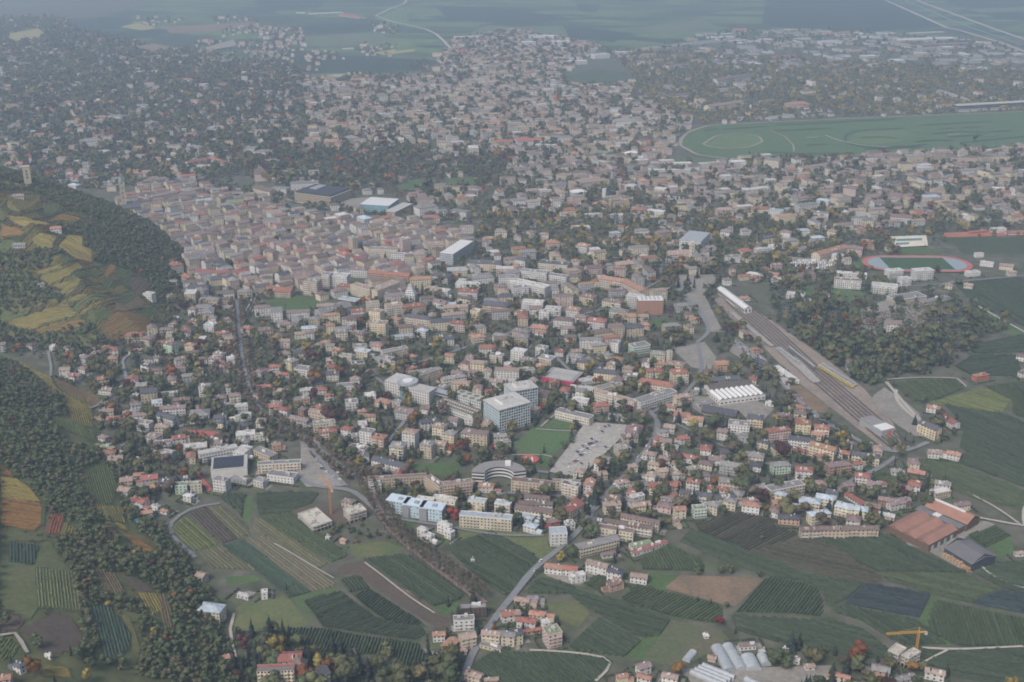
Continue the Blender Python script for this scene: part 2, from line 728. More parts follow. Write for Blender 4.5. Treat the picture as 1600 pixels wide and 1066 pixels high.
-480 27368 201 191 5 15 vf w
-1464 26511 653 262 4 -30 gf w
-424 30438 335 254 4 -22 oh t
-3140 26879 231 293 4 8 mh w
-3452 26774 162 213 3 -33 rh w
-3946 28246 277 278 4 21 gh t
-3530 29700 400 162 2 -29 rG t
-4340 27926 438 234 3 20 oh t
-4856 26761 262 147 2 -29 wf w
-2740 44846 577 284 4 6 tf y
-2027 45475 305 243 3 8 rG r
-1916 50154 1073 388 5 12 wf c
-252 27733 511 199 4 9 rG t
-9733 62377 1807 460 1 30 wf w
-8101 60472 2160 410 1 -53 rG w
-11085 62558 450 259 1 7 wf w
-6534 47145 457 131 1 20 wf w
-9629 48797 297 205 3 16 oG w
2675 46947 608 433 7 -28 tf o
659 48079 532 374 6 14 wf w
1437 49975 726 389 7 -14 wf w
1983 48192 699 340 6 11 wf w
1032 50280 557 356 7 -29 gf w
7155 38129 1770 269 5 43 bG w
7230 37046 345 238 5 20 gf w
6057 33168 1403 235 4 37 mG y
4820 34929 994 201 3 22 bG y
5854 41555 1048 237 3 38 bG w
2852 32337 356 256 5 4 gf w
3326 44325 654 313 5 26 wf w
2351 42610 733 241 4 16 wf w
4688 30915 201 213 4 10 gh w
2072 26798 421 290 2 -28 vf t
2015 25765 394 133 2 -26 wf w
8417 51705 785 274 3 -25 gf g
7404 48682 3506 785 1 40 gf g
5798 47412 1293 530 1 39 gf t
5271 44483 1252 388 1 22 gf b
7925 44614 759 249 1 23 wf w
10262 53651 779 336 2 18 rG w
3496 24634 1106 123 4 2 wf w
3787 25326 401 140 4 7 wf w
4341 25293 401 140 4 17 wf w
5044 25494 349 204 4 12 wf w
3631 31997 641 276 5 -17 mh w
2947 30394 572 219 5 13 gh w
1199 28287 534 246 4 15 gf w
394 27882 632 242 4 18 rG w
1379 25494 355 223 4 -19 mh w
7303 31514 814 281 1 27 gG g
8365 31873 927 202 1 30 gf g
17548 50243 2853 564 2 16 wf t
17789 48395 2175 242 2 14 gf b
18971 49819 786 417 2 17 gf b
19523 48942 653 273 2 -30 wf t
18498 52975 1869 262 1 21 wf t
15816 45460 775 255 2 -31 wf w
16591 45346 551 190 1 19 wf w
11533 41879 1660 184 2 39 mG c
11653 40970 1393 155 2 42 mG c
9710 41059 1397 155 2 42 mG c
10179 44270 1236 332 1 35 rG b
9109 35878 435 194 3 14 bh y
8175 33246 683 262 4 16 oh p
13313 35136 1619 223 2 -82 gG y
13114 48824 924 377 4 16 wf w
14602 52734 2237 249 1 32 oG t
14426 50421 611 281 2 12 gf w
9054 25692 361 226 7 12 gf t
9612 26042 266 229 7 17 gf t
10228 25962 674 204 4 -8 mf t
9048 25003 312 165 5 14 wf w
5751 25107 338 278 8 -28 gf c
6710 24930 1029 181 5 29 mf w
7354 25461 316 167 4 -37 mf w
7789 25461 381 167 4 -27 tf w
8337 25846 256 257 5 -31 mh p
8722 26021 264 228 5 12 mh t
9513 24789 338 101 2 15 rh w
10889 26366 367 230 4 6 mf t
11335 26445 300 192 3 14 gh t
16239 37502 278 320 4 -21 gf w
"""
FIELDS = """
ol -50 -326,962 -317,983 -308,974 -271,931 -290,918 -308,938
ob -53 -319,992 -302,1003 -256,941 -270,931
op -52 -302,1004 -290,1012 -244,949 -256,941
od -56 -294,1021 -290,1031 -266,1031 -267,1016 -261,979 -270,995
gr - -265,1025 -260,1025 -255,999 -251,967 -261,979 -266,1012
od 8 -259,1031 -194,1031 -198,1009 -216,995 -216,991 -247,986 -253,1007
om -47 -247,985 -216,991 -159,925 -150,909 -163,899 -180,917 -226,962
op -48 -250,983 -242,978 -164,899 -172,889 -235,949 -245,953
og -47 -269,930 -251,939 -173,852 -190,843 -206,858 -222,879
op -49 -288,918 -271,928 -226,885 -255,889 -268,889
ot -48 -250,942 -234,947 -174,889 -154,865 -154,860 -172,852 -245,934
gr - -190,843 -172,851 -153,860 -152,856 -170,847 -179,839 -166,815 -162,810 -167,810 -185,838
gp - -233,831 -218,838 -197,845 -190,841 -180,825 -170,810 -172,796 -225,796 -233,808
gr - -254,877 -227,879 -220,871 -248,862
lot - -237,849 -228,854 -221,851 -224,843 -233,841
od 36 -178,838 -149,855 -113,815 -96,805 -73,800 -70,793 -75,782 -104,788 -156,801 -169,824
od -60 -151,873 -139,880 -128,867 -123,858 -138,851 -141,852
od 60 -139,850 -123,857 -104,838 -77,811 -68,800 -96,805 -107,811 -125,831
os 84 -184,800 -156,800 -128,791 -75,779 -70,766 -63,760 -81,746 -93,760 -135,767 -154,766 -181,785
so - -156,879 -139,881 -122,862 -105,843 -73,810 -61,800 -52,801 -52,815 -59,816 -90,854 -111,875 -135,903 -151,899 -156,891
bt - -59,817 -90,855 -96,858 -73,836 -64,822
od -49 -136,906 -100,915 -91,909 -40,849 -44,840 -66,830 -79,843 -96,862 -121,891
gr - -66,829 -44,839 -46,825 -58,818
lot - -71,772 -59,766 -52,767 -55,758 -66,761
od -46 -62,928 -19,956 32,899 35,895 23,878 6,850 -6,846 -34,880
gp - -19,956 -12,958 34,946 33,928 42,919 35,901 32,900
gr - -114,982 -90,972 -94,963 -111,972
gp - -154,930 -119,937 -97,923 -117,912 -140,906
gp - -54,965 -24,958 -22,956 -48,939
om -80 114,901 144,932 171,909 173,895 171,885 118,887
om 35 62,865 75,881 89,873 80,856 72,854
od -29 16,865 27,877 50,862 66,850 92,840 121,820 133,811 121,788 107,786 94,796 76,815 57,836 50,849 13,850 14,858
om 44 92,840 109,865 130,854 164,840 179,832 174,805 159,808 133,815
gp - 26,836 57,840 65,820 55,801 40,811
gr - 118,884 149,879 132,854 119,863 122,877
lot - 29,879 50,865 59,863 73,875 68,885 46,881
os -45 46,777 72,815 105,781 90,760 46,769
os -53 -33,750 -15,769 46,765 83,759 66,731 44,719 -31,719
bt - 134,861 149,879 223,875 215,863 189,831 179,834 134,858
mg - 101,759 131,812 171,797 176,784 158,767 141,755 130,749 106,755
gr - 85,762 122,806 128,812 133,812 102,756
lot - 130,746 165,746 250,750 241,733 194,719 141,719
ob2 -140 175,968 220,993 252,979 252,965 271,950 269,945 237,929 217,918 177,954
od -38 170,959 177,954 231,907 253,889 275,876 310,868 307,862 286,840 269,831 267,858 258,868 227,878 194,899 156,937
ob2 -26 238,927 270,942 296,930 325,879 326,868 313,866 276,879 253,893 217,917
od -42 271,944 350,949 355,911 348,887 324,885 299,928
os 56 226,877 258,866 266,857 265,838 262,824 257,814 235,819 186,821 226,876
os -57 267,824 280,834 339,811 350,777 318,775 308,784 290,810
od -28 183,818 261,810 287,801 303,767 295,759 273,759 245,771 217,780 198,788 184,797
on -19 310,866 361,848 340,814 282,835
om -100 362,841 427,813 453,801 440,772 359,774 351,780 342,797 345,809
gr - 360,846 368,843 347,810 346,797 354,775 349,774 339,812
od -18 327,771 439,770 413,712 345,735 315,750
od -50 320,949 358,949 369,926 405,882 360,884 326,884 308,905
om -28 326,882 359,882 405,880 423,856 390,836 368,846 348,859 331,868
od -32 411,882 437,900 464,903 479,903 454,846 442,849 426,858
on -19 390,836 422,854 454,844 441,816 430,820
om 33 428,947 462,965 470,947 444,929 437,924
gr - 444,929 470,947 460,916 440,905 441,912
lot - 361,955 393,979 457,973 463,967 425,943 409,882 399,891 382,920 368,928
om -79 468,1314 557,1327 553,1294 513,1264 479,1255
ol -46 512,1262 579,1301 598,1260 572,1222 539,1236 489,1250
od 15 605,1435 705,1485 721,1485 693,1418 609,1412
od 19 567,1367 608,1409 664,1406 641,1335 578,1335
om -93 580,1304 653,1324 599,1196 583,1222 598,1260
od -58 512,1250 538,1232 572,1222 593,1183 539,1055 494,1114 490,1137 506,1170 515,1205
om -51 430,1106 443,1102 470,1095 527,1027 513,994 465,1014 443,1044 433,1087
od -55 488,1121 539,1055 530,1034 474,1098
om 16 372,1062 388,1080 395,1069 395,1048 378,1055
lot - 436,1274 457,1299 469,1255 474,1222 465,1158 448,1162 437,1196 430,1260
od 0 740,1970 927,1970 884,1870 761,1870 769,1929
od -79 689,1720 828,1736 728,1501 718,1514 686,1611 686,1664
turf - 620,1837 727,1842 712,1781 636,1779 603,1786
turf - 489,1694 542,1662 515,1617 479,1637
turf - 439,1668 469,1703 453,1649 444,1633
gr - 542,1788 578,1842 590,1846 568,1779
gr - 657,1904 714,1909 723,1870 650,1865
om -64 882,2175 900,2163 921,2114 872,2091 861,2126
gr - 684,1611 707,1489 693,1466 680,1583
lot - 508,1583 563,1633 564,1590 520,1568
lot - 461,1851 540,1832 519,1762 446,1762
court - 774,2001 926,2018 913,1985 763,1970
turf - 408,2813 441,2937 515,3043 686,3090 1541,3280 1321,2782 1066,2721 696,2641 516,2627 436,2684
tfl - 469,2797 519,2911 590,2945 629,2894 614,2805 560,2743 499,2743
tfl - 829,2829 892,2971 1000,2998 1027,2928 947,2829 875,2797
gr - 360,2620 490,2648 490,2565 359,2552
court - 299,2853 344,2853 340,2805 298,2805
court - 306,2766 344,2774 341,2721 304,2713
carp - 39,1076 67,1149 84,1199 135,1190 134,1182 117,1149 84,1088 66,1066 53,1069
turf - 2,1146 25,1184 72,1174 47,1118 17,1118 3,1128
turf - 29,1185 52,1222 79,1199 71,1179
gr - 26,1114 45,1113 39,1085 15,1088 15,1108
so - -217,989 -205,1002 -143,1008 -135,992 -148,974 -171,965 -188,956 -203,974
gr - -109,1093 -55,1099 -52,1070 -96,1067
gr - -363,1627 -336,1663 -274,1609 -305,1564 -356,1592
gr - -235,2414 -164,2414 -156,2338 -210,2322 -233,2355
gr - -151,2426 -83,2438 -73,2355 -133,2350
gr - 196,1543 224,1548 225,1516 189,1504
om - 183,3946 294,4150 407,4022 388,3829 287,3733 165,3774
ratl - 313,1681 334,1627 366,1551 409,1396 431,1295 436,1199 427,1125 407,1125 384,1208 356,1311 335,1442 312,1556 300,1642
bt - 331,1303 355,1305 375,1242 366,1225 345,1225
lot - 213,1430 260,1454 267,1396 252,1352 229,1363
lot - 305,1466 330,1396 333,1331 305,1374 288,1419
lot - 216,1272 291,1262 308,1234 286,1199 223,1216 199,1262
lot - -215,1080 -188,1080 -167,1045 -209,1042 -227,1073
lot - -235,1157 -212,1149 -200,1073 -219,1066
lot - 337,1752 265,1752 247,1687 267,1627 274,1491 292,1491 291,1657
lot - -345,2246 -270,2267 -197,2165 -243,2131 -335,2180
ff1 - -2151,5627 -1875,8824 4219,8824 2500,5140 1871,5091 1298,5346 900,5043 397,4565 164,5043 -222,5140 -283,4750 -311,4069 -696,3976 -1128,4412 -1356,4412 -1800,5043
ffd - -2218,5938 -1962,6141 -1758,5512 -1893,5400 -2070,5569
fy - -1836,5569 -1809,5748 -1648,5512 -1683,5400
fy - -669,3946 -509,4085 -500,3976 -651,3872
bt - -416,3961 -219,4085 -204,3976 -340,3887
bt - -1650,5569 -1515,5627 -1250,5810 -1212,5627 -1385,5346 -1543,5293
bt - -1545,4750 -1487,4903 -1297,4687 -1377,4526
ffd - -1875,5346 -1588,5456 -1528,5293 -1596,5091 -1764,5140
ffl - -972,5140 -606,5346 -518,5043 -724,4771 -921,4859
ffd - -1076,5627 -742,5748 -594,5512 -857,5293
ffg - -1366,4487 -1175,4605 -952,4375 -916,4200 -1168,4200
ffd - -945,4339 -875,4605 -585,4487 -261,4357 -313,4101 -701,4007
fy - -537,4605 -414,4771 -378,4645 -490,4506
ffg - -484,4750 -395,4859 -388,4707 -454,4645
ffd - 1622,7602 2319,7602 2040,5569 1543,5346 1323,5456 1194,5687
ffl - -222,5140 -121,5627 236,5483 338,5216 164,5043
ffd - 242,5627 543,5293 429,4949 248,5091
ffl - 564,5512 957,5938 955,5627 673,5191
ffd - 368,6882 506,6754 438,6284 358,6358
ffd - 2595,7602 3649,7602 2727,5627 2425,5938
ffl - 2477,6511 3253,6754 3103,6433 2461,6284
ffd - -429,6671 0,6472 319,5938 61,5687 -319,5938
ffd - -1739,8168 -1217,8168 -1059,6590 -1348,6284
ffg - -686,5938 -607,6671 -497,5779 -540,5569
lot - -1236,4750 -1186,5043 -1122,4814 -1215,4645
fy - -2253,5216 -2187,5483 -1982,5091 -2071,4903
vy - -833,1843 -819,1864 -792,1858 -792,1833 -814,1824 -809,1786
vy 102 -787,1758 -760,1815 -741,1771 -739,1723 -742,1689 -759,1695 -770,1717
vg -66 -737,1765 -719,1784 -708,1764 -710,1733 -719,1724
vo 19 -706,1751 -680,1768 -677,1745 -699,1716 -701,1684 -704,1697
vg -59 -708,1762 -675,1797 -673,1785 -679,1771
vy -8 -757,1679 -736,1677 -719,1674 -697,1687 -695,1672 -720,1647 -746,1669
vo - -761,1661 -729,1647 -717,1637 -716,1629 -751,1632
vg 48 -747,1620 -732,1620 -717,1607 -739,1597
vy -34 -701,1621 -690,1636 -673,1648 -659,1590 -681,1599
vy -15 -657,1605 -666,1667 -651,1693 -637,1647 -622,1643 -611,1608 -631,1594
vg - -643,1583 -633,1586 -634,1563 -642,1569
vy 24 -671,1550 -644,1562 -636,1560 -663,1546
vy 27 -662,1544 -629,1558 -626,1588 -615,1582 -620,1544 -645,1531 -654,1535
vg 81 -619,1535 -610,1578 -604,1570 -612,1528
vy 50 -640,1526 -616,1532 -601,1542 -609,1514 -619,1506 -622,1511
vg 96 -599,1565 -605,1598 -593,1590 -591,1560
vo - -590,1587 -595,1630 -586,1634 -583,1586
vg 93 -581,1551 -583,1586 -573,1583 -573,1540
vg 87 -582,1602 -585,1634 -565,1645 -559,1588
vt 89 -558,1588 -564,1647 -539,1638 -539,1586 -550,1582
vy 75 -568,1544 -565,1581 -553,1577 -562,1541
vg 77 -560,1537 -550,1579 -540,1576 -547,1532
vy 36 -614,1500 -593,1514 -588,1509 -605,1498
vy 56 -591,1483 -571,1504 -562,1534 -561,1527 -586,1481
vg 52 -603,1490 -568,1534 -564,1531 -595,1486
vy 9 -690,1479 -645,1483 -610,1494 -602,1487 -591,1481 -650,1460 -669,1466
vg 5 -704,1491 -660,1486 -690,1480 -700,1479
vo 22 -647,1455 -591,1476 -577,1470 -595,1460 -641,1450
vo 61 -561,1467 -545,1506 -532,1525 -510,1532 -503,1494 -511,1475 -544,1448 -553,1460
vg 56 -581,1479 -565,1500 -551,1494 -566,1469
vt - -559,1530 -546,1531 -541,1581 -527,1569 -538,1519 -550,1505
vg 81 -528,1532 -523,1572 -509,1569 -496,1548 -512,1528
vy -53 -653,1394 -629,1375 -597,1346 -574,1321 -545,1266 -527,1250 -514,1245 -498,1238 -492,1230 -510,1205 -527,1241 -546,1244 -566,1272 -613,1340
vt - -574,1324 -539,1297 -517,1293 -496,1268 -486,1243 -495,1237 -514,1245 -528,1255 -546,1273
vy -66 -526,1243 -508,1272 -479,1196 -471,1173 -479,1166 -490,1171 -511,1208
vg -58 -510,1164 -494,1177 -478,1167 -466,1166 -456,1135 -468,1136 -484,1135 -499,1139
vg -65 -440,1053 -435,1078 -434,1097 -415,1069 -400,1037 -390,990 -392,974 -407,983 -424,1012
vy -64 -402,975 -378,989 -360,939 -371,934 -387,947
vg - -560,1150 -547,1150 -529,1142 -526,1132 -541,1135 -555,1138
vy 5 -490,982 -476,988 -459,974 -436,943 -448,935 -467,930
vo - -467,930 -435,940 -431,933 -421,907 -418,888 -441,870
vo - -499,1004 -491,1001 -476,991 -479,988 -492,988
gr - -436,943 -428,932 -413,892 -416,889 -427,922
vr 103 -418,922 -409,920 -401,901 -410,894
vo - -458,910 -430,932 -414,890 -413,871 -441,869
vr 106 -418,921 -409,925 -395,880 -404,872
vy 104 -400,906 -387,897 -386,883 -393,879
gp - -432,861 -400,862 -403,855 -422,840
og -67 -421,839 -400,849 -389,808 -406,804
gp - -412,801 -387,807 -361,746 -360,730 -380,734 -385,739
gp - -401,853 -396,861 -358,808 -386,803
vs -67 -385,803 -356,810 -333,759 -353,751 -361,746
so - -361,711 -349,749 -336,745 -318,721 -319,702 -335,687 -352,707
so - -383,732 -369,728 -362,729 -362,713 -371,704
og -64 -336,771 -318,778 -307,764 -293,745 -288,728 -292,703 -297,697 -313,730
vy - -308,770 -302,770 -291,751 -282,732 -280,720 -285,724 -292,745
vy - -283,716 -280,717 -277,705 -281,704
vt -55 -350,831 -328,825 -313,802 -324,792 -339,810
so - -323,825 -307,829 -296,819 -308,810
vy -59 -307,811 -295,818 -282,794 -287,780 -299,796
vt -67 -295,820 -290,822 -274,791 -269,767 -274,766
vy - -373,938 -356,933 -352,925 -361,924
vo - -361,920 -337,916 -321,901 -325,879 -344,905
vg -63 -394,961 -377,985 -364,948 -373,938 -380,937
vy - -331,674 -316,683 -309,672 -327,665
vg 94 -368,697 -362,699 -352,690 -353,674 -356,668
"""
ROADS = """
gravel 5 -369,699 -361,705 -353,696 -344,684
asphalt 6 -289,1008 -305,1005 -321,999 -320,986 -331,970 -330,958 -309,932 -288,908
gravel 4 -233,820 -231,797 -224,775 -218,759
asphalt 9 -37,730 -34,759 -25,784 -8,829 0,843 17,885 28,904 36,912
asphalt 8 36,912 54,938 64,956 78,986 82,1005
asphalt 9 78,992 101,1038 120,1070 142,1118 157,1152 169,1199 163,1225 158,1234
redpath 8 -160,1073 -144,1031 -123,974 -105,942 -82,910 -57,878 -36,853 -24,834
asphalt 7 -411,1627 -377,1491 -346,1374 -320,1291 -297,1234 -261,1182 -223,1149 -191,1102 -159,1059
asphalt 8 163,1225 199,1262 218,1295 233,1331 244,1363 246,1396 251,1454
asphalt 9 303,1454 319,1385 332,1327 343,1253 359,1199 378,1159 397,1128 414,1114 431,1125 459,1146
asphalt 8 412,1110 383,1080 349,1056 331,1038
asphalt 9 251,1454 274,1491 276,1556 263,1627 247,1687 240,1752 247,1858
rail 3 755,2338 685,2230 645,2131 614,2040 581,1955 547,1896
rail 5 873,2500 815,2426 755,2338
gravel 7 464,1315 466,1234 469,1199
gravel 6 469,1291 459,1272 461,1220 465,1208
gravel 4 467,1323 513,1331 556,1327
gravel 4 556,1327 558,1301
gravel 4 417,928 422,883 424,868 444,856 474,848
gravel 5 447,982 489,963 522,956
gravel 4 489,963 498,992 524,1031 549,1045
gravel 4 459,1031 478,999 487,965
gravel 4 328,772 347,769 358,770 410,774
gravel 3 347,769 328,757 314,746
gravel 4 14,769 46,767 86,757 64,730
asphalt 5 -124,982 -61,962 -12,946 30,946
gravel 2.4 -133,899 -107,868 -88,843 -65,820
gravel 2 -221,932 -206,919 -175,889 -157,873
asphalt 9 -223,1066 -201,1038 -166,1042 -131,992
asphalt 8 -233,1149 -215,1125 -200,1095 -186,1066 -170,1045
gravel 20 -640,7498 -615,6839 -663,6511 -698,6106
gravel 20 -698,6106 -587,5810 -485,5627 -397,5456 -334,5242 -281,4949 -242,4687
road2 20 2270,7602 2169,6754 2020,5512 2039,5400 2036,4949 1992,4357
road2 20 2473,7602 2370,6926 2283,6072 2213,5400 2163,4750
water 14 2384,7602 2277,6754 2143,5687 2111,5140 2065,4526
water 16 -629,2367 -553,2322 -454,2215 -393,2155 -290,2117 -192,2098 -118,2062
gravel 8 -656,2367 -600,2355 -492,2283 -416,2215 -346,2165
track 9 409,2782 421,2861 452,2954 515,3043 687,3095 962,3157 1246,3217 1541,3280
track 8 409,2782 434,2669 515,2620 680,2634 872,2684 1066,2721 1318,2774
track 5 466,2797 514,2903 580,2937 623,2903 619,2829 571,2758 514,2743 478,2758 466,2797
track 4 667,2963 687,2903 684,2782 667,2706
hedge 3 821,2829 846,2911 892,2971 956,2989 1019,3007
hedge 3 821,2829 831,2782 879,2758 961,2774 1015,2797
hedge 3 606,2706 677,2684 799,2691
hedge 3 1068,2928 1154,2963 1213,2945
hedge 3 1094,2886 1167,2911 1229,2903
hedge 3 1085,3052 1196,3080 1293,3109
hedge 3 548,2989 612,3016 674,3034
hedge 3 1099,2813 1213,2861 1290,2894
whiteline 2 794,2911 809,2845 847,2782 910,2758
asphalt 7 -317,1396 -282,1430 -241,1442 -212,1491 -164,1543 -94,1598 -39,1657
asphalt 7 -161,1342 -100,1396 -52,1442 0,1491 73,1543 150,1598 231,1719
asphalt 7 -37,1066 -7,1080 20,1080 39,1073
asphalt 7 -45,1018 0,1031 45,1025 79,1005
gravel 3 0,1114 34,1114 45,1108
gravel 3 27,1179 50,1175 72,1174
gravel 3 33,1185 51,1222 60,1234
gravel 3 280,932 280,932
wallw 2 684,1604 695,1548 708,1491
rail 3 312,1663 308,1687 316,1719 333,1745
asphalt 8 131,2085 58,2018 0,1984 -67,1935
asphalt 7 97,2456 134,2367 210,2310
asphalt 6 512,1719 592,1687 667,1703 712,1719 813,1745
asphalt 6 573,1657 636,1672 692,1719
asphalt 6 58,1396 80,1331 120,1234 157,1231
asphalt 6 -217,1396 -158,1311 -119,1216 -140,1133
asphalt 5 125,1052 168,1031 209,1005
asphalt 5 183,1199 219,1149 260,1102 294,1073
asphalt 6 -494,1228 -475,1311 -510,1396 -486,1430
asphalt 5 -614,1419 -589,1363 -574,1321
hedge 3 678,2971 764,2989 836,3007
hedge 3 874,2878 927,2894 960,2869
hedge 3 995,2829 1066,2853 1092,2837
hedge 3 1181,3016 1227,3025
hedge 3 1224,2954 1289,2971
hedge 3 1117,2998 1153,3007
hedge 3 715,2782 766,2797
hedge 3 844,2743 921,2743 990,2766
hedge 3 496,2971 533,2998
hedge 3 695,3052 784,3071 894,3099 1043,3138
whiteline 2 1106,2920 1141,2928
whiteline 2 1189,2903 1224,2911
whiteline 2 738,2878 772,2886
"""
DISTRICTS = """
oldtown .95 15 .12 .2 .3 33 ; -775,2215 -758,2396 -677,2396 -511,2246 -346,2165 -191,2085 -68,1976 -84,1821 -161,1719 -153,1633 -265,1612 -358,1651 -502,1719 -556,1858 -625,1976
villas .45 29 .97 .5 .2 10 ; -2182,5043 -2069,5483 -1146,4487 -711,4069 -482,2691 -432,2310 -582,2456 -677,2396 -813,2355 -851,2310 -1101,2438
farwood .15 30 .8 .4 .2 10 ; -3739,8168 -2393,6284 -1816,5091 -2162,4996 -2345,5043
parkstrip .12 28 .97 .5 .3 10 ; -641,2728 -247,2766 0,2691 0,2367 -214,2367 -341,2310 -432,2310 -582,2456
farcentre .8 25 .62 .4 .15 12 ; -686,3916 -391,3976 -246,4101 -268,4949 0,5400 365,4814 174,3976 385,3801 360,3541 483,3109 407,2805 353,2620 288,2565 0,2539 -75,2205 -197,2155 -214,2367 0,2367 0,2691 -247,2766 -488,2728
righttown .8 24 .6 .5 .2 14 ; 0,2539 288,2565 380,2606 676,2620 1231,2751 1323,2751 1016,2062 874,2062 596,1997 365,2131 120,2108 -49,2131
barracks .14 30 .8 .25 .8 14 ; 359,4728 1778,4069 1911,4069 1563,3290 1250,3228 690,3109 510,3062 483,3109 360,3541 407,4022
industry .5 60 .22 .4 .2 14 ; 397,4565 952,5346 1412,5456 1889,5140 2168,4645 1911,4069 1136,4167 458,4200
lanes .3 24 .95 .35 .5 12 ; -49,2131 123,2155 365,2131 596,1997 559,1858 446,1786 323,1858 217,1877 0,1858 -68,1976
centre .7 24 .62 .5 .22 12 ; -153,1633 -161,1719 -84,1821 -68,1976 0,1858 217,1877 323,1858 331,1719 253,1466 206,1374 0,1374 -134,1396 -241,1442 -309,1442 -372,1491 -456,1543 -517,1719 -358,1651 -265,1612
stationpark .12 30 .92 .75 .15 12 ; 237,1858 336,1877 331,1719 296,1627 229,1627
leftlow .5 22 .8 .45 .28 10 ; -568,1396 -511,1543 -456,1543 -372,1491 -309,1442 -241,1442 -134,1396 -126,1133 -146,1066 -233,1149 -283,1149 -327,1045 -376,992 -453,1149
lower .6 20 .62 .45 .25 -15 ; -134,1396 0,1374 206,1374 225,1331 247,1374 301,1311 342,1216 414,1114 449,1059 430,1005 376,956 305,962 174,982 95,932 59,921 36,932 -12,956 -61,968 -124,980 -146,1066 -126,1133
cemetery .05 30 .62 .7 .06 0 ; 401,1719 502,1719 669,1627 700,1516 553,1352 465,1331 422,1291 381,1419 374,1543
sports .25 26 .75 .4 .3 10 ; 596,1997 874,2062 1016,2062 973,1967 792,1967 532,1719 401,1719 331,1719 446,1786 559,1858
bottomwood .0 30 .85 .6 .3 0 ; -262,797 -171,784 -123,771 -40,759 -38,697 -260,697
bottomright .06 26 .65 .35 .35 -15 ; 233,784 273,759 320,750 336,739 322,697 189,697 200,750
farms .3 26 .5 .4 .3 0 ; -63,797 -22,829 16,838 52,797 41,771 -31,775
scrub .0 30 .75 .2 .4 0 ; -190,968 -125,992 -95,932 -141,921 -179,932
river .0 30 .9 .3 .3 0 ; -655,2310 -623,2396 -423,2256 -246,2155 -72,2108 -71,2053 -286,2085 -447,2180
farfarm .30 30 .25 .4 .2 10 ; -1899,5938 -1770,6284 -1594,5810 -1738,5512
farfarm .35 30 .30 .4 .2 10 ; -1533,6072 -1348,6284 -1125,5346 -1250,5140
farfarm .35 30 .30 .4 .2 10 ; -1153,5483 -975,5483 -835,4814 -888,4412 -1008,4645
farfarm .4 30 .3 .4 .2 10 ; -1339,4949 -1018,4949 -843,4565 -803,4339 -1016,4449 -1215,4565
farfarm .35 30 .3 .5 .2 10 ; -846,4728 -675,4605 -614,4339 -750,4304
farfarm .3 30 .3 .5 .2 10 ; -643,4949 -470,4814 -435,4449 -585,4487
farfarm .3 30 .3 .5 .2 10 ; -391,4357 -192,4412 -193,4167 -361,4134
farfarm .35 30 .4 .5 .2 10 ; -1008,4412 -703,4304 -667,4069 -889,4069
farfarm .25 34 .3 .5 .2 10 ; -680,5748 -525,5569 -499,5191 -649,5346
spapark .05 30 .6 .5 .2 10 ; -379,2396 -217,2396 0,2396 0,2108 -72,2085 -186,2180 -205,2256 -272,2283 -346,2256
valley .25 24 .95 .4 .2 10 ; -730,1461 -636,1442 -546,1430 -504,1491 -504,1592 -519,1719 -529,1786 -497,1719 -456,1543 -511,1543 -568,1396 -538,1311 -620,1400 -712,1419
midgap .2 24 .8 .5 .2 10 ; 241,1719 336,1877 559,1858 522,1719 424,1687 331,1719
roadside .2 24 .8 .4 .3 10 ; -226,1149 -168,1133 -131,1045 -124,980 -153,1018 -172,1088
raileast .1 26 .8 .3 .12 10 ; 356,1543 384,1430 419,1311 473,1331 471,1311 432,1301 411,1403 366,1551
wood .0 30 .97 .65 .1 0 ; 409,1627 472,1604 475,1466 600,1486 588,1423 534,1342 465,1331 419,1311 380,1414
yardside .08 24 .6 .4 .3 10 ; 287,1627 319,1543 334,1396 364,1216 337,1199 305,1331 280,1419 265,1491
yardeast .08 24 .35 .3 .3 10 ; 463,1311 547,1291 488,1149 433,1133 440,1199
"""
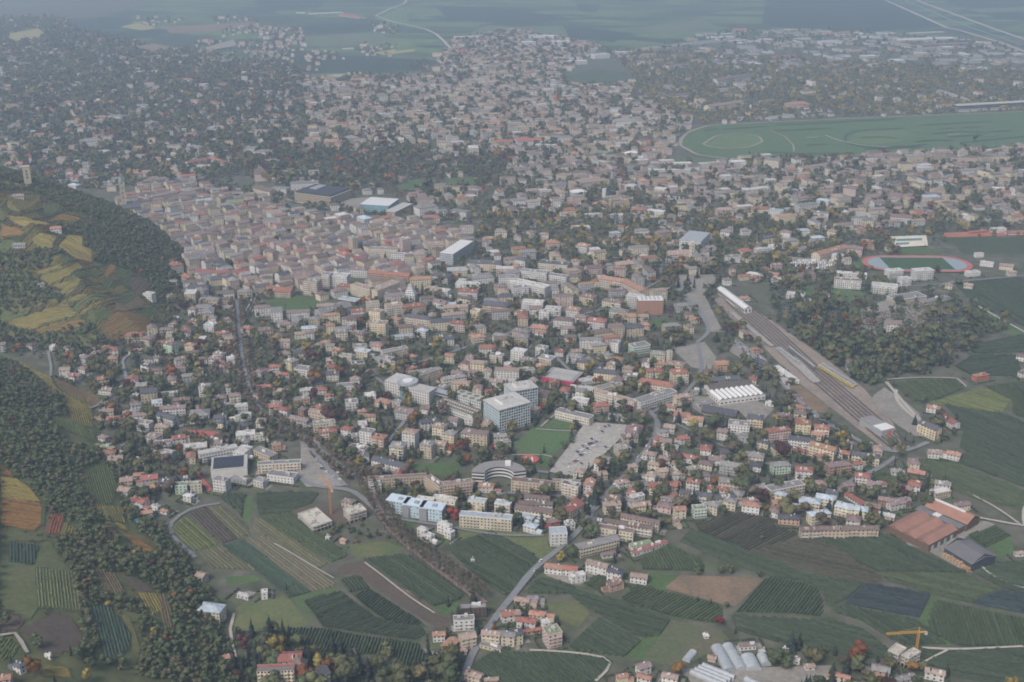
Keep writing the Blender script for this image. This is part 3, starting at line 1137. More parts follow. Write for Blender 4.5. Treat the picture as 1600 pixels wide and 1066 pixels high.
TREES = """
red -567 9766 150
red 1709 8040 100
red 352 12299 90
orange -3302 6613 180
orange 1282 7386 130
yellow 3761 7143 170
yellow -1504 7451 140
darkred -1767 7518 100
orange -1562 7296 170
orange -1420 7391 170
conifer -2045 7457 190
conifer -2009 7573 200
conifer -1909 7569 170
conifer -1635 7498 190
conifer -1504 7247 210
conifer -1251 7474 260
conifer -1186 7356 280
conifer -1258 7227 240
conifer -1105 7355 200
conifer -928 7308 200
conifer -782 7305 180
conifer -716 7397 160
broad -538 7330 260
broad -460 7227 240
broad -871 7217 220
broad -973 7266 180
conifer -443 8049 200
conifer -343 8064 180
conifer -325 8344 180
conifer -541 8313 120
conifer 821 10074 260
conifer 905 10361 240
conifer 744 9853 220
conifer 663 10064 200
conifer 1426 11364 200
conifer 1899 11969 180
broad 2269 11776 200
broad 1738 12146 180
conifer -3132 11305 180
conifer -3086 11405 160
conifer -3297 12168 160
conifer -2689 11346 140
conifer -1066 11148 180
conifer -1084 10940 160
conifer -1288 11305 180
conifer -1409 11465 180
conifer -553 13123 160
broad -540 10886 140
orange -490 11366 120
orange -557 11287 120
orange -658 11219 110
broad -581 11066 140
broad -380 11189 140
red -208 11239 90
yellow -1622 10905 120
yellow -167 10715 90
yellow -1262 11239 90
conifer 2911 14643 200
conifer 2765 14547 180
conifer 3026 14795 180
broad 2739 14124 140
conifer 2562 16885 200
conifer 2750 17177 220
conifer 2803 16854 220
conifer 2925 17342 220
conifer 2616 16572 200
broad 2674 16634 200
conifer -1354 16542 220
conifer -1303 17208 200
conifer -1537 18464 180
conifer -2541 18741 240
conifer -2467 18397 220
conifer -2094 18280 180
conifer -876 16240 120
broad -4593 17921 180
broad 4175 15977 200
conifer 4177 15022 200
conifer 4379 15125 220
conifer 4402 14867 220
conifer 4567 15153 200
conifer 4552 14768 200
conifer 4692 14643 200
conifer 4609 14189 180
conifer 5010 13996 240
conifer 5300 14373 220
conifer 5354 14022 220
conifer 5551 14112 240
conifer 5718 14229 240
conifer 5334 13710 200
broad 4768 13735 180
broad 4784 13517 180
broad 4961 13435 160
broad 5143 13625 180
broad 4372 13483 120
broad 4453 13069 120
broad 6816 17638 140
broad 6921 16992 130
broad 11431 28293 220
yellow 4906 16418 100
yellow 3144 15186 80
conifer 5095 12013 140
conifer 4955 11926 140
conifer 4590 11926 140
conifer 3493 11346 140
conifer 3414 11446 120
conifer 3570 11426 140
conifer 3668 10725 80
conifer 2818 10563 100
conifer 2924 10686 120
conifer 2714 10634 100
conifer 3325 10577 160
yellow 2982 10424 100
broad 4164 11366 120
conifer 965 9152 140
conifer 923 8996 130
broad 552 9088 150
yellow 433 9012 110
broad 1644 8799 110
broad 1855 8807 100
broad 1931 8820 110
broad 2190 8750 80
conifer 1687 8324 80
conifer 1582 8379 70
broad 1811 8284 70
conifer 1822 7928 70
cypress -1956 8552 100
cypress -3020 7882 110
cypress -3499 6713 100
cypress -3413 6755 100
broad -3406 6942 120
broad -3701 7143 120
conifer -3191 6973 100
broad -3137 6948 120
broad -3026 6880 120
yellow -2988 6710 110
conifer -3159 6589 100
conifer 2711 7451 140
conifer 2595 9790 150
conifer 3394 9880 120
broad 2332 9389 60
broad 1620 12749 140
broad 1304 12234 100
broad 913 10915 110
orange 1138 10925 100
conifer 1334 10739 140
conifer 305 10960 140
conifer 346 11199 130
broad 558 11308 100
conifer 233 10739 140
yellow 1403 10051 100
"""
LANDMARKS = """
-7 1199 the glass hospital towers
83 1125 the big car park
-126 1301 the round hospital wing
274 1295 the striped-roof market hall
380 1311 the railway yard
668 1814 the running track
811 2911 the racecourse
283 2706 the white dome
-792 2310 the hillside church steeple
-304 1095 the solar-roofed school hall
-89 1005 the pale blue apartment row
-22 980 the long blue-roofed block
406 962 the orange warehouses
178 767 the greenhouses
-181 742 the yellow hotel
-154 1663 the white pyramid hotel
204 1598 the brick clinic
328 1984 the white office cube
333 1633 the long station shed
302 1865 the slim-towered church
-246 2215 the glass bath hall
-384 2294 the black-topped hotel
-358 957 the blue pool
-189 986 the left building site
312 763 the crane building site
549 1491 the cemetery
-69 894 the bare-tree avenue
-20 1076 the curved grey block
58 1331 the magenta-edged supermarket
1366 3344 the racecourse grandstand
152 3445 the red-spired church
-609 1588 the upper vineyards
-527 2728 the orange tower cranes
495 1814 the white van lot
-251 818 the hill-foot mansion
175 858 the bare brown field
688 1943 the open-air pool
418 1199 the grey train depot
-322 1612 the sloping town meadow
-74 1088 the park lawn
28 1149 the hospital lawn
234 1396 the gravel square
-355 1396 the tree-lined road
741 4545 the far factory roofs
-522 3976 the yellow far meadow
466 1877 the tall yellow trees
181 2108 the yellowing tree line
451 992 the right-hand orchards
28 878 the orchard road
"""


# ------------------------------------------------------------------ materials
MATS = {}
def mat(name, col, rough=.85, var=0.0, noise=None, stripe=None, attr=False, col2=None, spec=.3, metal=0.0, hue=0.0, big=None):
    """procedural surface: base colour varied per object, by weathering noise, optional second colour in patches"""
    if name in MATS: return MATS[name]
    m = bpy.data.materials.new(name); m.use_nodes = True; t = m.node_tree; N = t.nodes; L = t.links
    p = N["Principled BSDF"]; p.inputs["Roughness"].default_value = rough; p.inputs["Metallic"].default_value = metal
    p.inputs["Specular IOR Level"].default_value = spec
    rgb = N.new("ShaderNodeRGB"); rgb.outputs[0].default_value = (*col, 1); out = rgb.outputs[0]
    co = None
    if noise or stripe or col2:
        tc = N.new("ShaderNodeNewGeometry"); co = tc.outputs["Position"]
    if col2:
        n2 = N.new("ShaderNodeTexNoise"); n2.inputs["Scale"].default_value = big or .02; n2.inputs["Detail"].default_value = 5; n2.inputs["Roughness"].default_value = .65
        L.new(co, n2.inputs["Vector"])
        rp = N.new("ShaderNodeValToRGB"); rp.color_ramp.elements[0].position = .40; rp.color_ramp.elements[1].position = .62
        L.new(n2.outputs["Fac"], rp.inputs[0])
        mx = N.new("ShaderNodeMix"); mx.data_type = "RGBA"; mx.inputs[7].default_value = (*col2, 1)
        L.new(rp.outputs[0], mx.inputs[0]); L.new(out, mx.inputs[6]); out = mx.outputs[2]
    if noise:
        sc, amt = noise
        n1 = N.new("ShaderNodeTexNoise"); n1.inputs["Scale"].default_value = sc; n1.inputs["Detail"].default_value = 4
        L.new(co, n1.inputs["Vector"])
        mr = N.new("ShaderNodeMapRange"); mr.inputs[1].default_value = .25; mr.inputs[2].default_value = .75
        mr.inputs[3].default_value = 1 - amt; mr.inputs[4].default_value = 1 + amt
        L.new(n1.outputs["Fac"], mr.inputs[0])
        mm = N.new("ShaderNodeMix"); mm.data_type = "RGBA"; mm.blend_type = "MULTIPLY"; mm.inputs[0].default_value = 1
        L.new(out, mm.inputs[6]); L.new(mr.outputs[0], mm.inputs[7]); out = mm.outputs[2]
    if var or hue or attr:
        hs = N.new("ShaderNodeHueSaturation")
        if attr:
            a = N.new("ShaderNodeAttribute"); a.attribute_name = "tint"; src = a.outputs["Fac"]
        else:
            oi = N.new("ShaderNodeObjectInfo"); src = oi.outputs["Random"]
        mr = N.new("ShaderNodeMapRange"); mr.inputs[3].default_value = 1 - var; mr.inputs[4].default_value = 1 + var
        L.new(src, mr.inputs[0]); L.new(mr.outputs[0], hs.inputs["Value"])
        if hue:
            ml = N.new("ShaderNodeMath"); ml.operation = "MULTIPLY"; ml.inputs[1].default_value = 7.31
            fr = N.new("ShaderNodeMath"); fr.operation = "FRACT"; L.new(src, ml.inputs[0]); L.new(ml.outputs[0], fr.inputs[0])
            mh = N.new("ShaderNodeMapRange"); mh.inputs[3].default_value = .5 - hue; mh.inputs[4].default_value = .5 + hue
            L.new(fr.outputs[0], mh.inputs[0]); L.new(mh.outputs[0], hs.inputs["Hue"])
        L.new(out, hs.inputs["Color"]); out = hs.outputs[0]
    L.new(out, p.inputs["Base Color"])
    MATS[name] = m
    return m

ROOF = {"r": (.265, .115, .088), "o": (.32, .18, .13), "b": (.15, .11, .10), "t": (.285, .215, .178), "g": (.21, .20, .195), "d": (.085, .087, .10),
        "m": (.205, .152, .142), "w": (.47, .46, .44), "l": (.36, .41, .45), "v": (.19, .22, .13)}
ROOFNAME = {"r": "red", "o": "orange", "b": "brown", "t": "tan", "g": "grey", "d": "dark grey", "m": "mauve-brown", "w": "white", "l": "pale blue-grey", "v": "green"}
WALL = {"w": (.55, .53, .50), "c": (.52, .46, .36), "y": (.58, .50, .36), "p": (.50, .39, .355), "g": (.38, .37, .36), "o": (.42, .29, .21), "t": (.44, .36, .28),
        "k": (.10, .075, .06), "v": (.46, .56, .44), "s": (.46, .37, .26), "l": (.43, .52, .57), "b": (.26, .14, .11), "r": (.40, .12, .10), "a": (.30, .60, .52), "M": (.50, .03, .12)}
WALLNAME = {"w": "white", "c": "cream", "y": "yellow", "p": "pink", "g": "grey", "o": "orange", "t": "beige", "k": "dark", "v": "mint", "s": "sandstone", "l": "blue", "b": "brown", "r": "dark red", "a": "turquoise", "M": "magenta"}
def rmat(c): return mat("roof_" + ROOFNAME[c].replace(" ", "_").replace("-", "_"), ROOF[c], .8, .16, (.35, .28), hue=.012)
def wmat(c): return mat("plaster_" + WALLNAME[c].replace(" ", "_"), WALL[c], .9, .12, (.2, .08), hue=.01)
GLASS = mat("window_glass", (.035, .042, .05), .2, spec=.6)
CONC = mat("concrete", (.40, .385, .36), .9, .1, (.3, .15))
WHITE = mat("white_paint", (.60, .59, .57), .7, .05, (.2, .06))
METAL = mat("grey_metal", (.30, .31, .32), .5, .1, (.4, .1), spec=.5)
TILE = mat("brick_red", (.30, .12, .08), .85, .15, (.5, .2))

# ------------------------------------------------------------------ mesh helpers
class MB:
    def __init__(s): s.v = []; s.f = []; s.m = []
    def face(s, pts, mi=0):
        b = len(s.v); s.v.extend(pts); s.f.append(tuple(range(b, b + len(pts)))); s.m.append(mi)
    def box(s, x0, x1, y0, y1, z0, z1, mi=0, bottom=False):
        b = len(s.v)
        s.v.extend([(x0, y0, z0), (x1, y0, z0), (x1, y1, z0), (x0, y1, z0), (x0, y0, z1), (x1, y0, z1), (x1, y1, z1), (x0, y1, z1)])
        q = [(0, 1, 5, 4), (1, 2, 6, 5), (2, 3, 7, 6), (3, 0, 4, 7), (4, 5, 6, 7)]
        if bottom: q.append((3, 2, 1, 0))
        for f in q: s.f.append(tuple(b + i for i in f)); s.m.append(mi)
    def bar(s, p, q, r, mi=0):
        p = np.array(p, float); q = np.array(q, float); d = q - p; d /= np.linalg.norm(d)
        a = np.cross(d, (0, 0, 1)) if abs(d[2]) < .9 else np.cross(d, (1, 0, 0)); a /= np.linalg.norm(a); c = np.cross(d, a)
        b = len(s.v)
        for e in (p, q):
            for (i, j) in ((-1, -1), (1, -1), (1, 1), (-1, 1)): s.v.append(tuple(e + r * (i * a + j * c)))
        for f in [(0, 1, 5, 4), (1, 2, 6, 5), (2, 3, 7, 6), (3, 0, 4, 7), (3, 2, 1, 0), (4, 5, 6, 7)]:
            s.f.append(tuple(b + i for i in f)); s.m.append(mi)
    def mesh(s, name, mats):
        me = bpy.data.meshes.new(name); me.from_pydata(s.v, [], s.f)
        for m in mats: me.materials.append(m)
        if len(mats) > 1: me.polygons.foreach_set("material_index", s.m)
        me.update()
        return me
    def build(s, name, mats, parent=None, loc=(0, 0, 0), rz=0.0):
        if not isinstance(mats, (list, tuple)): mats = [mats]
        return obj(name, s.mesh(name, mats), parent, loc, rz)

def obj(name, me, parent=None, loc=(0, 0, 0), rz=0.0):
    o = bpy.data.objects.new(name, me); C.objects.link(o); o.location = loc; o.rotation_euler = (0, 0, rz)
    if parent: o.parent = parent
    return o
def tag(o, label=None, cat=None, group=None, kind=None):
    if label: o["label"] = label
    if cat: o["category"] = cat
    if group: o["group"] = group
    if kind: o["kind"] = kind
    return o
def thing(name, label, cat, loc, rz=0.0, group=None):
    return tag(obj(name, None, None, loc, rz), label, cat, group)
def fast_mesh(name, V, F, mats, mi=None, tint=None):
    """mesh from numpy arrays; F is (n,3) or (n,4)"""
    me = bpy.data.meshes.new(name); k = F.shape[1]
    me.vertices.add(len(V)); me.vertices.foreach_set("co", V.astype(np.float32).ravel())
    me.loops.add(F.size); me.loops.foreach_set("vertex_index", F.astype(np.int32).ravel())
    me.polygons.add(len(F)); me.polygons.foreach_set("loop_start", np.arange(0, F.size, k, dtype=np.int32))
    for m in mats: me.materials.append(m)
    if mi is not None: me.polygons.foreach_set("material_index", mi.astype(np.int32))
    if tint is not None:
        a = me.attributes.new("tint", "FLOAT", "POINT"); a.data.foreach_set("value", tint.astype(np.float32))
    me.update(calc_edges=True)
    return me
GX0, GY0, GST = -1500.0, 330.0, 6.0
_gx = np.arange(GX0, -140, GST); _gy = np.arange(GY0, 2320, GST)
HGRID = hill(*np.meshgrid(_gx, _gy))
def gzs(x, y):
    """terrain height read from the 6 m survey grid"""
    u = np.clip((np.asarray(x, float) - GX0) / GST, 0, len(_gx) - 1.001); v = np.clip((np.asarray(y, float) - GY0) / GST, 0, len(_gy) - 1.001)
    i, j = u.astype(int), v.astype(int); a, b = u - i, v - j
    h = HGRID[j, i] * (1 - a) * (1 - b) + HGRID[j, i + 1] * a * (1 - b) + HGRID[j + 1, i] * (1 - a) * b + HGRID[j + 1, i + 1] * a * b
    return np.where((np.asarray(x) > -146) | (np.asarray(y) > 2300), 0, h)
def gz(x, y): return 0.0 if x > -146 or y > 2300 else float(gzs(x, y))
PCOS, PSIN = math.cos(R(21)), math.sin(R(21))
def seen(x, y, z=0.0):
    """where a place shows, in units of the photograph's 1600 px width (used to name things by what they stand beside)"""
    f = y * PCOS - (z - EYE) * PSIN; u = y * PSIN + (z - EYE) * PCOS
    return 800 + 1800 * x / f, 533 - 1800 * u / f
def inview(x, y, z=0.0, m=60):
    px, py = seen(x, y, z); return -m < px < 1600 + m and -m - 30 < py < 1066 + m + 40

# ------------------------------------------------------------------ occupancy map (3 m cells) so that trees and houses keep clear of each other
OX, OY, OC = -2700.0, 600.0, 3.0
occ = np.zeros((1800, 1800), bool)                    # [row y, col x]
def cells(x0, x1, y0, y1):
    i0, i1 = max(0, int((x0 - OX) / OC)), min(1800, int((x1 - OX) / OC) + 2)
    j0, j1 = max(0, int((y0 - OY) / OC)), min(1800, int((y1 - OY) / OC) + 2)
    if i0 >= i1 or j0 >= j1: return None
    X, Y = np.meshgrid(OX + (np.arange(i0, i1) + .5) * OC, OY + (np.arange(j0, j1) + .5) * OC)
    return (slice(j0, j1), slice(i0, i1)), X, Y
def mark_poly(P, grow=0.0):
    P = np.asarray(P, float); r = cells(P[:, 0].min() - grow, P[:, 0].max() + grow, P[:, 1].min() - grow, P[:, 1].max() + grow)
    if r: occ[r[0]] |= seg_dist(r[1], r[2], P) > -grow
def rect(x, y, w, d, a):
    c, s = math.cos(a), math.sin(a)
    return [(x + u * w / 2 * c - v * d / 2 * s, y + u * w / 2 * s + v * d / 2 * c) for u, v in ((-1, -1), (1, -1), (1, 1), (-1, 1))]
def mark_line(pts, w):
    for (a, b) in zip(pts, pts[1:]):
        n = max(2, int(math.hypot(b[0] - a[0], b[1] - a[1]) / 2))
        for t in np.linspace(0, 1, n):
            x, y = a[0] + (b[0] - a[0]) * t, a[1] + (b[1] - a[1]) * t
            k = int(math.ceil(w / 2 / OC)); i, j = int((x - OX) / OC), int((y - OY) / OC)
            if 0 <= i < 1800 and 0 <= j < 1800: occ[max(0, j - k + 1):j + k, max(0, i - k + 1):i + k] = True
def free(x, y):
    i, j = int((x - OX) / OC), int((y - OY) / OC)
    return 0 <= i < 1800 and 0 <= j < 1800 and not occ[j, i]

# ------------------------------------------------------------------ ground, hill
g = MB(); g.face([(-9000, -800, 0), (9000, -800, 0), (9000, 16000, 0), (-9000, 16000, 0)])
tag(g.build("ground", mat("town_ground", (.110, .103, .083), .95, noise=(.06, .35), col2=(.068, .082, .044), big=.035)), "gardens, yards and streets between the houses", None, None, "structure")
gx, gy = _gx, _gy
X, Y = np.meshgrid(gx, gy); Z = HGRID.copy(); Z = np.where(Z <= 0.01, -1.5, Z + .02)
V = np.stack([X, Y, Z], -1).reshape(-1, 3); nx, ny = len(gx), len(gy)
idx = np.arange(nx * ny).reshape(ny, nx)
F = np.stack([idx[:-1, :-1], idx[:-1, 1:], idx[1:, 1:], idx[1:, :-1]], -1).reshape(-1, 4)
keep = (Z.ravel()[F] > -1).any(1); F = F[keep]
me = fast_mesh("hill", V, F, [mat("hill_soil", (.105, .105, .045), .95, noise=(.08, .4), col2=(.075, .088, .04), big=.03)])
me.polygons.foreach_set("use_smooth", np.ones(len(F), bool))
tag(obj("hill", me), "wooded vine hill rising at the left of the town", None, None, "structure")

# ------------------------------------------------------------------ fields, vineyards, orchards
FT = {  # ground colour, patch colour, row colour, row spacing, row height, name, words
    "od": ((.058, .076, .038), (.046, .062, .038), (.042, .058, .036), 3.0, 2.4, "orchard"),
    "om": ((.064, .092, .045), (.055, .076, .042), (.058, .076, .040), 3.0, 2.2, "orchard"),
    "ol": ((.105, .125, .050), (.09, .11, .045), (.10, .115, .045), 3.2, 1.6, "orchard"),
    "og": ((.055, .082, .050), (.05, .075, .048), (.046, .072, .050), 2.5, 1.9, "orchard"),
    "os": ((.078, .104, .048), (.066, .09, .045), (.044, .062, .038), 2.8, 2.3, "orchard"),
    "ob": ((.085, .078, .058), (.075, .066, .05), (.068, .058, .050), 3.2, 1.9, "vineyard"),
    "ob2": ((.080, .080, .050), (.075, .07, .05), (.062, .060, .042), 3.4, 2.2, "orchard"),
    "op": ((.115, .12, .068), (.105, .105, .062), (.110, .108, .062), 3.2, 1.5, "vineyard"),
    "ot": ((.13, .118, .08), (.11, .105, .068), (.12, .108, .072), 3.2, 1.2, "vineyard"),
    "on": ((.040, .054, .054), (.038, .05, .05), (.032, .044, .048), 3.0, 2.9, "netted_orchard"),
    "vg": ((.10, .11, .045), (.08, .10, .04), (.085, .105, .038), 2.3, 1.8, "vineyard"),
    "vy": ((.150, .130, .048), (.12, .118, .046), (.195, .155, .045), 2.3, 1.8, "vineyard"),
    "vs": ((.080, .105, .05), (.07, .09, .045), (.145, .15, .058), 2.3, 1.5, "vineyard"),
    "vo": ((.155, .105, .045), (.13, .11, .045), (.19, .105, .035), 2.3, 1.7, "vineyard"),
    "vr": ((.17, .09, .055), (.15, .10, .055), (.24, .075, .04), 2.3, 1.7, "vineyard"),
    "vt": ((.13, .105, .065), (.105, .09, .055), (.12, .09, .05), 2.3, 1.6, "vineyard"),
    "gr": ((.075, .125, .045), (.065, .10, .04), None, 0, 0, "grass_field"),
    "gp": ((.125, .13, .06), (.085, .115, .045), None, 0, 0, "meadow"),
    "mg": ((.080, .105, .050), (.115, .105, .068), None, 0, 0, "market_garden"),
    "turf": ((.068, .128, .050), (.085, .118, .055), None, 0, 0, "turf"),
    "tfl": ((.10, .145, .06), (.085, .13, .055), None, 0, 0, "turf"),
    "so": ((.105, .078, .060), (.085, .07, .055), None, 0, 0, "bare_soil"),
    "bt": ((.21, .145, .095), (.15, .115, .08), None, 0, 0, "bare_field"),
    "lot": ((.255, .235, .205), (.21, .195, .172), None, 0, 0, "paved_yard"),
    "carp": ((.345, .32, .285), (.30, .28, .25), None, 0, 0, "car_park_surface"),
    "ratl": ((.27, .222, .185), (.215, .18, .15), None, 0, 0, "railway_ballast"),
    "court": ((.34, .13, .09), (.30, .12, .085), None, 0, 0, "clay_court"),
    "ff1": ((.075, .105, .06), (.06, .088, .055), None, 0, 0, "far_orchards"),
    "ffd": ((.030, .048, .040), (.036, .054, .043), None, 0, 0, "far_orchards"),
    "ffl": ((.11, .135, .08), (.095, .12, .075), None, 0, 0, "far_orchards"),
    "ffg": ((.095, .155, .06), (.08, .13, .055), None, 0, 0, "far_meadow"),
    "fy": ((.30, .26, .10), (.25, .22, .09), None, 0, 0, "far_meadow"),
    "pool": ((.16, .55, .62), (.18, .58, .66), None, 0, 0, "swimming_pool_water"),
    "cream": ((.60, .55, .43), (.56, .5, .4), None, 0, 0, "pool_terrace"),
    "teal": ((.10, .20, .19), (.12, .22, .21), None, 0, 0, "swimming_pool_water"),
    "redp": ((.36, .10, .09), (.33, .10, .09), None, 0, 0, "sports_surface"),
}
ROWWORD = {"orchard": "rows of apple trees in an orchard field", "vineyard": "rows of autumn vines on their terraces", "netted_orchard": "apple rows under dark hail netting"}
def spans(P, u, off):
    """intervals along direction u where the line at offset off lies inside polygon P"""
    vx = np.array([-u[1], u[0]]); out = []
    for a, b in zip(P, np.roll(P, -1, 0)):
        da, db = a @ vx - off, b @ vx - off
        if (da > 0) != (db > 0):
            t = da / (da - db); out.append((a + (b - a) * t) @ u)
    out.sort(); return list(zip(out[::2], out[1::2]))
def drape(P, u, step, lift):
    """field sheet laid on the terrain, cut into strips along u"""
    vv = P @ np.array([-u[1], u[0]]); nv = np.array([-u[1], u[0]])
    m = MB(); offs = np.arange(vv.min(), vv.max(), step)
    for o in offs:
        for s0, s1 in spans(P, u, o + step / 2):
            n = max(1, int((s1 - s0) / step)); ts = np.linspace(s0, s1, n + 1)
            A = ts[:, None] * u + o * nv; B = ts[:, None] * u + (o + step) * nv
            za, zb = hill(A[:, 0], A[:, 1]), hill(B[:, 0], B[:, 1])
            for k in range(n):
                m.face([(A[k, 0], A[k, 1], za[k] + lift), (A[k + 1, 0], A[k + 1, 1], za[k + 1] + lift), (B[k + 1, 0], B[k + 1, 1], zb[k + 1] + lift), (B[k, 0], B[k, 1], zb[k] + lift)])
    return m
FIELD_POLYS = []
roadmask = np.zeros_like(occ)                          # rows of trees and vines stop at roads
for ln in ROADS.strip().split("\n"):
    t = ln.split()
    if t[0] in ("hedge", "whiteline", "wallw"): continue
    keep_, occ = occ, roadmask
    mark_line([tuple(map(float, q.split(","))) for q in t[2:]], float(t[1]) * .8 + 2)
    occ = keep_
def on_road(X, Y): return roadmask[np.clip(((Y - OY) / OC).astype(int), 0, 1799), np.clip(((X - OX) / OC).astype(int), 0, 1799)]
CLEARINGS = [np.array(q) for q in (
    [(-800.2, 1765.2), (-776.4, 1826.0), (-756.1, 1811.6), (-712.1, 1772.6), (-674.9, 1789.2), (-670.3, 1746.7), (-686.8, 1693.0), (-688.9, 1655.7), (-650.3, 1687.7), (-627.1, 1626.4), (-609.1, 1601.9), (-599.3, 1626.8), (-574.4, 1617.1), (-539.5, 1628.3), (-521.9, 1592.9), (-505.1, 1542.8), (-501.4, 1496.0), (-543.0, 1446.8), (-563.6, 1463.7), (-591.6, 1471.7), (-638.9, 1454.8), (-698.5, 1474.5), (-704.2, 1492.8), (-650.7, 1495.0), (-609.5, 1500.0), (-623.1, 1511.1), (-660.0, 1531.1), (-672.3, 1551.3), (-642.0, 1585.0), (-659.8, 1591.3), (-736.3, 1590.5)],
    [(-489.8, 982.4), (-470.0, 991.2), (-429.0, 939.8), (-407.2, 878.0), (-361.7, 813.9), (-333.5, 761.3), (-316.2, 712.4), (-321.7, 690.3), (-330.7, 668.3), (-349.5, 651.7)],
    [(-654.1, 1393.7), (-574.2, 1323.9), (-488.6, 1234.4), (-468.2, 1169.1), (-491.7, 1165.1), (-526.9, 1241.4), (-567.8, 1272.4)],
    [(-438.8, 1050.0), (-430.4, 1083.9), (-395.6, 1026.4), (-360.3, 940.1), (-374.3, 930.9), (-399.8, 969.5)],
    [(-352.0, 829.0), (-327.8, 825.5), (-303.0, 827.7), (-274.6, 787.6), (-268.8, 766.4), (-287.1, 774.2), (-305.3, 801.7), (-328.9, 790.6)],
    [(-312.7, 775.0), (-297.2, 778.8), (-278.1, 730.8), (-272.9, 696.7), (-281.9, 696.8), (-298.8, 735.1)], [(-428.8, 920.7), (-388.2, 910.0), (-380.7, 874.0), (-404.7, 860.9)], [(-380.9, 946.4), (-360.2, 951.8), (-322.2, 911.9), (-315.6, 881.8), (-337.4, 883.0), (-357.9, 903.6)], [(-507.7, 1154.1), (-487.4, 1230.8), (-441.2, 1119.5), (-464.1, 1103.3), (-493.3, 1125.0)])]
def plots(name):
    """distant orchards: each plot with a crop tone of its own"""
    m = mat(name, (.072, .100, .058), .95, 0, (.01, .2)); t = m.node_tree
    if "plots" in t.nodes: return m
    p = t.nodes["Principled BSDF"]; old = p.inputs["Base Color"].links[0].from_socket
    ge = t.nodes.new("ShaderNodeNewGeometry"); mp = t.nodes.new("ShaderNodeMapping"); mp.inputs["Rotation"].default_value = (0, 0, .35); mp.inputs["Scale"].default_value = (.0042, .0085, 1)
    v = t.nodes.new("ShaderNodeTexVoronoi"); v.name = "plots"; v.voronoi_dimensions = "2D"; v.inputs["Scale"].default_value = 1; v.distance = "CHEBYCHEV"; v.inputs["Randomness"].default_value = .8
    t.links.new(ge.outputs["Position"], mp.inputs[0]); t.links.new(mp.outputs[0], v.inputs["Vector"])
    sp_ = t.nodes.new("ShaderNodeSeparateColor"); t.links.new(v.outputs["Color"], sp_.inputs[0])
    r = t.nodes.new("ShaderNodeValToRGB"); e = r.color_ramp.elements
    e[0].color = (.55, .62, .75, 1); e[1].color = (1.9, 1.75, 1.25, 1)
    for q, c in ((.35, (.85, .9, .95, 1)), (.6, (1.15, 1.25, 1.0, 1)), (.85, (1.4, 1.5, 1.1, 1))): x = e.new(q); x.color = c
    r.color_ramp.interpolation = "CONSTANT"; t.links.new(sp_.outputs[0], r.inputs[0])
    mx = t.nodes.new("ShaderNodeMix"); mx.data_type = "RGBA"; mx.blend_type = "MULTIPLY"; mx.inputs[0].default_value = 1
    t.links.new(old, mx.inputs[6]); t.links.new(r.outputs[0], mx.inputs[7]); t.links.new(mx.outputs[2], p.inputs["Base Color"]); return m
zl = .10
ROWS = {}
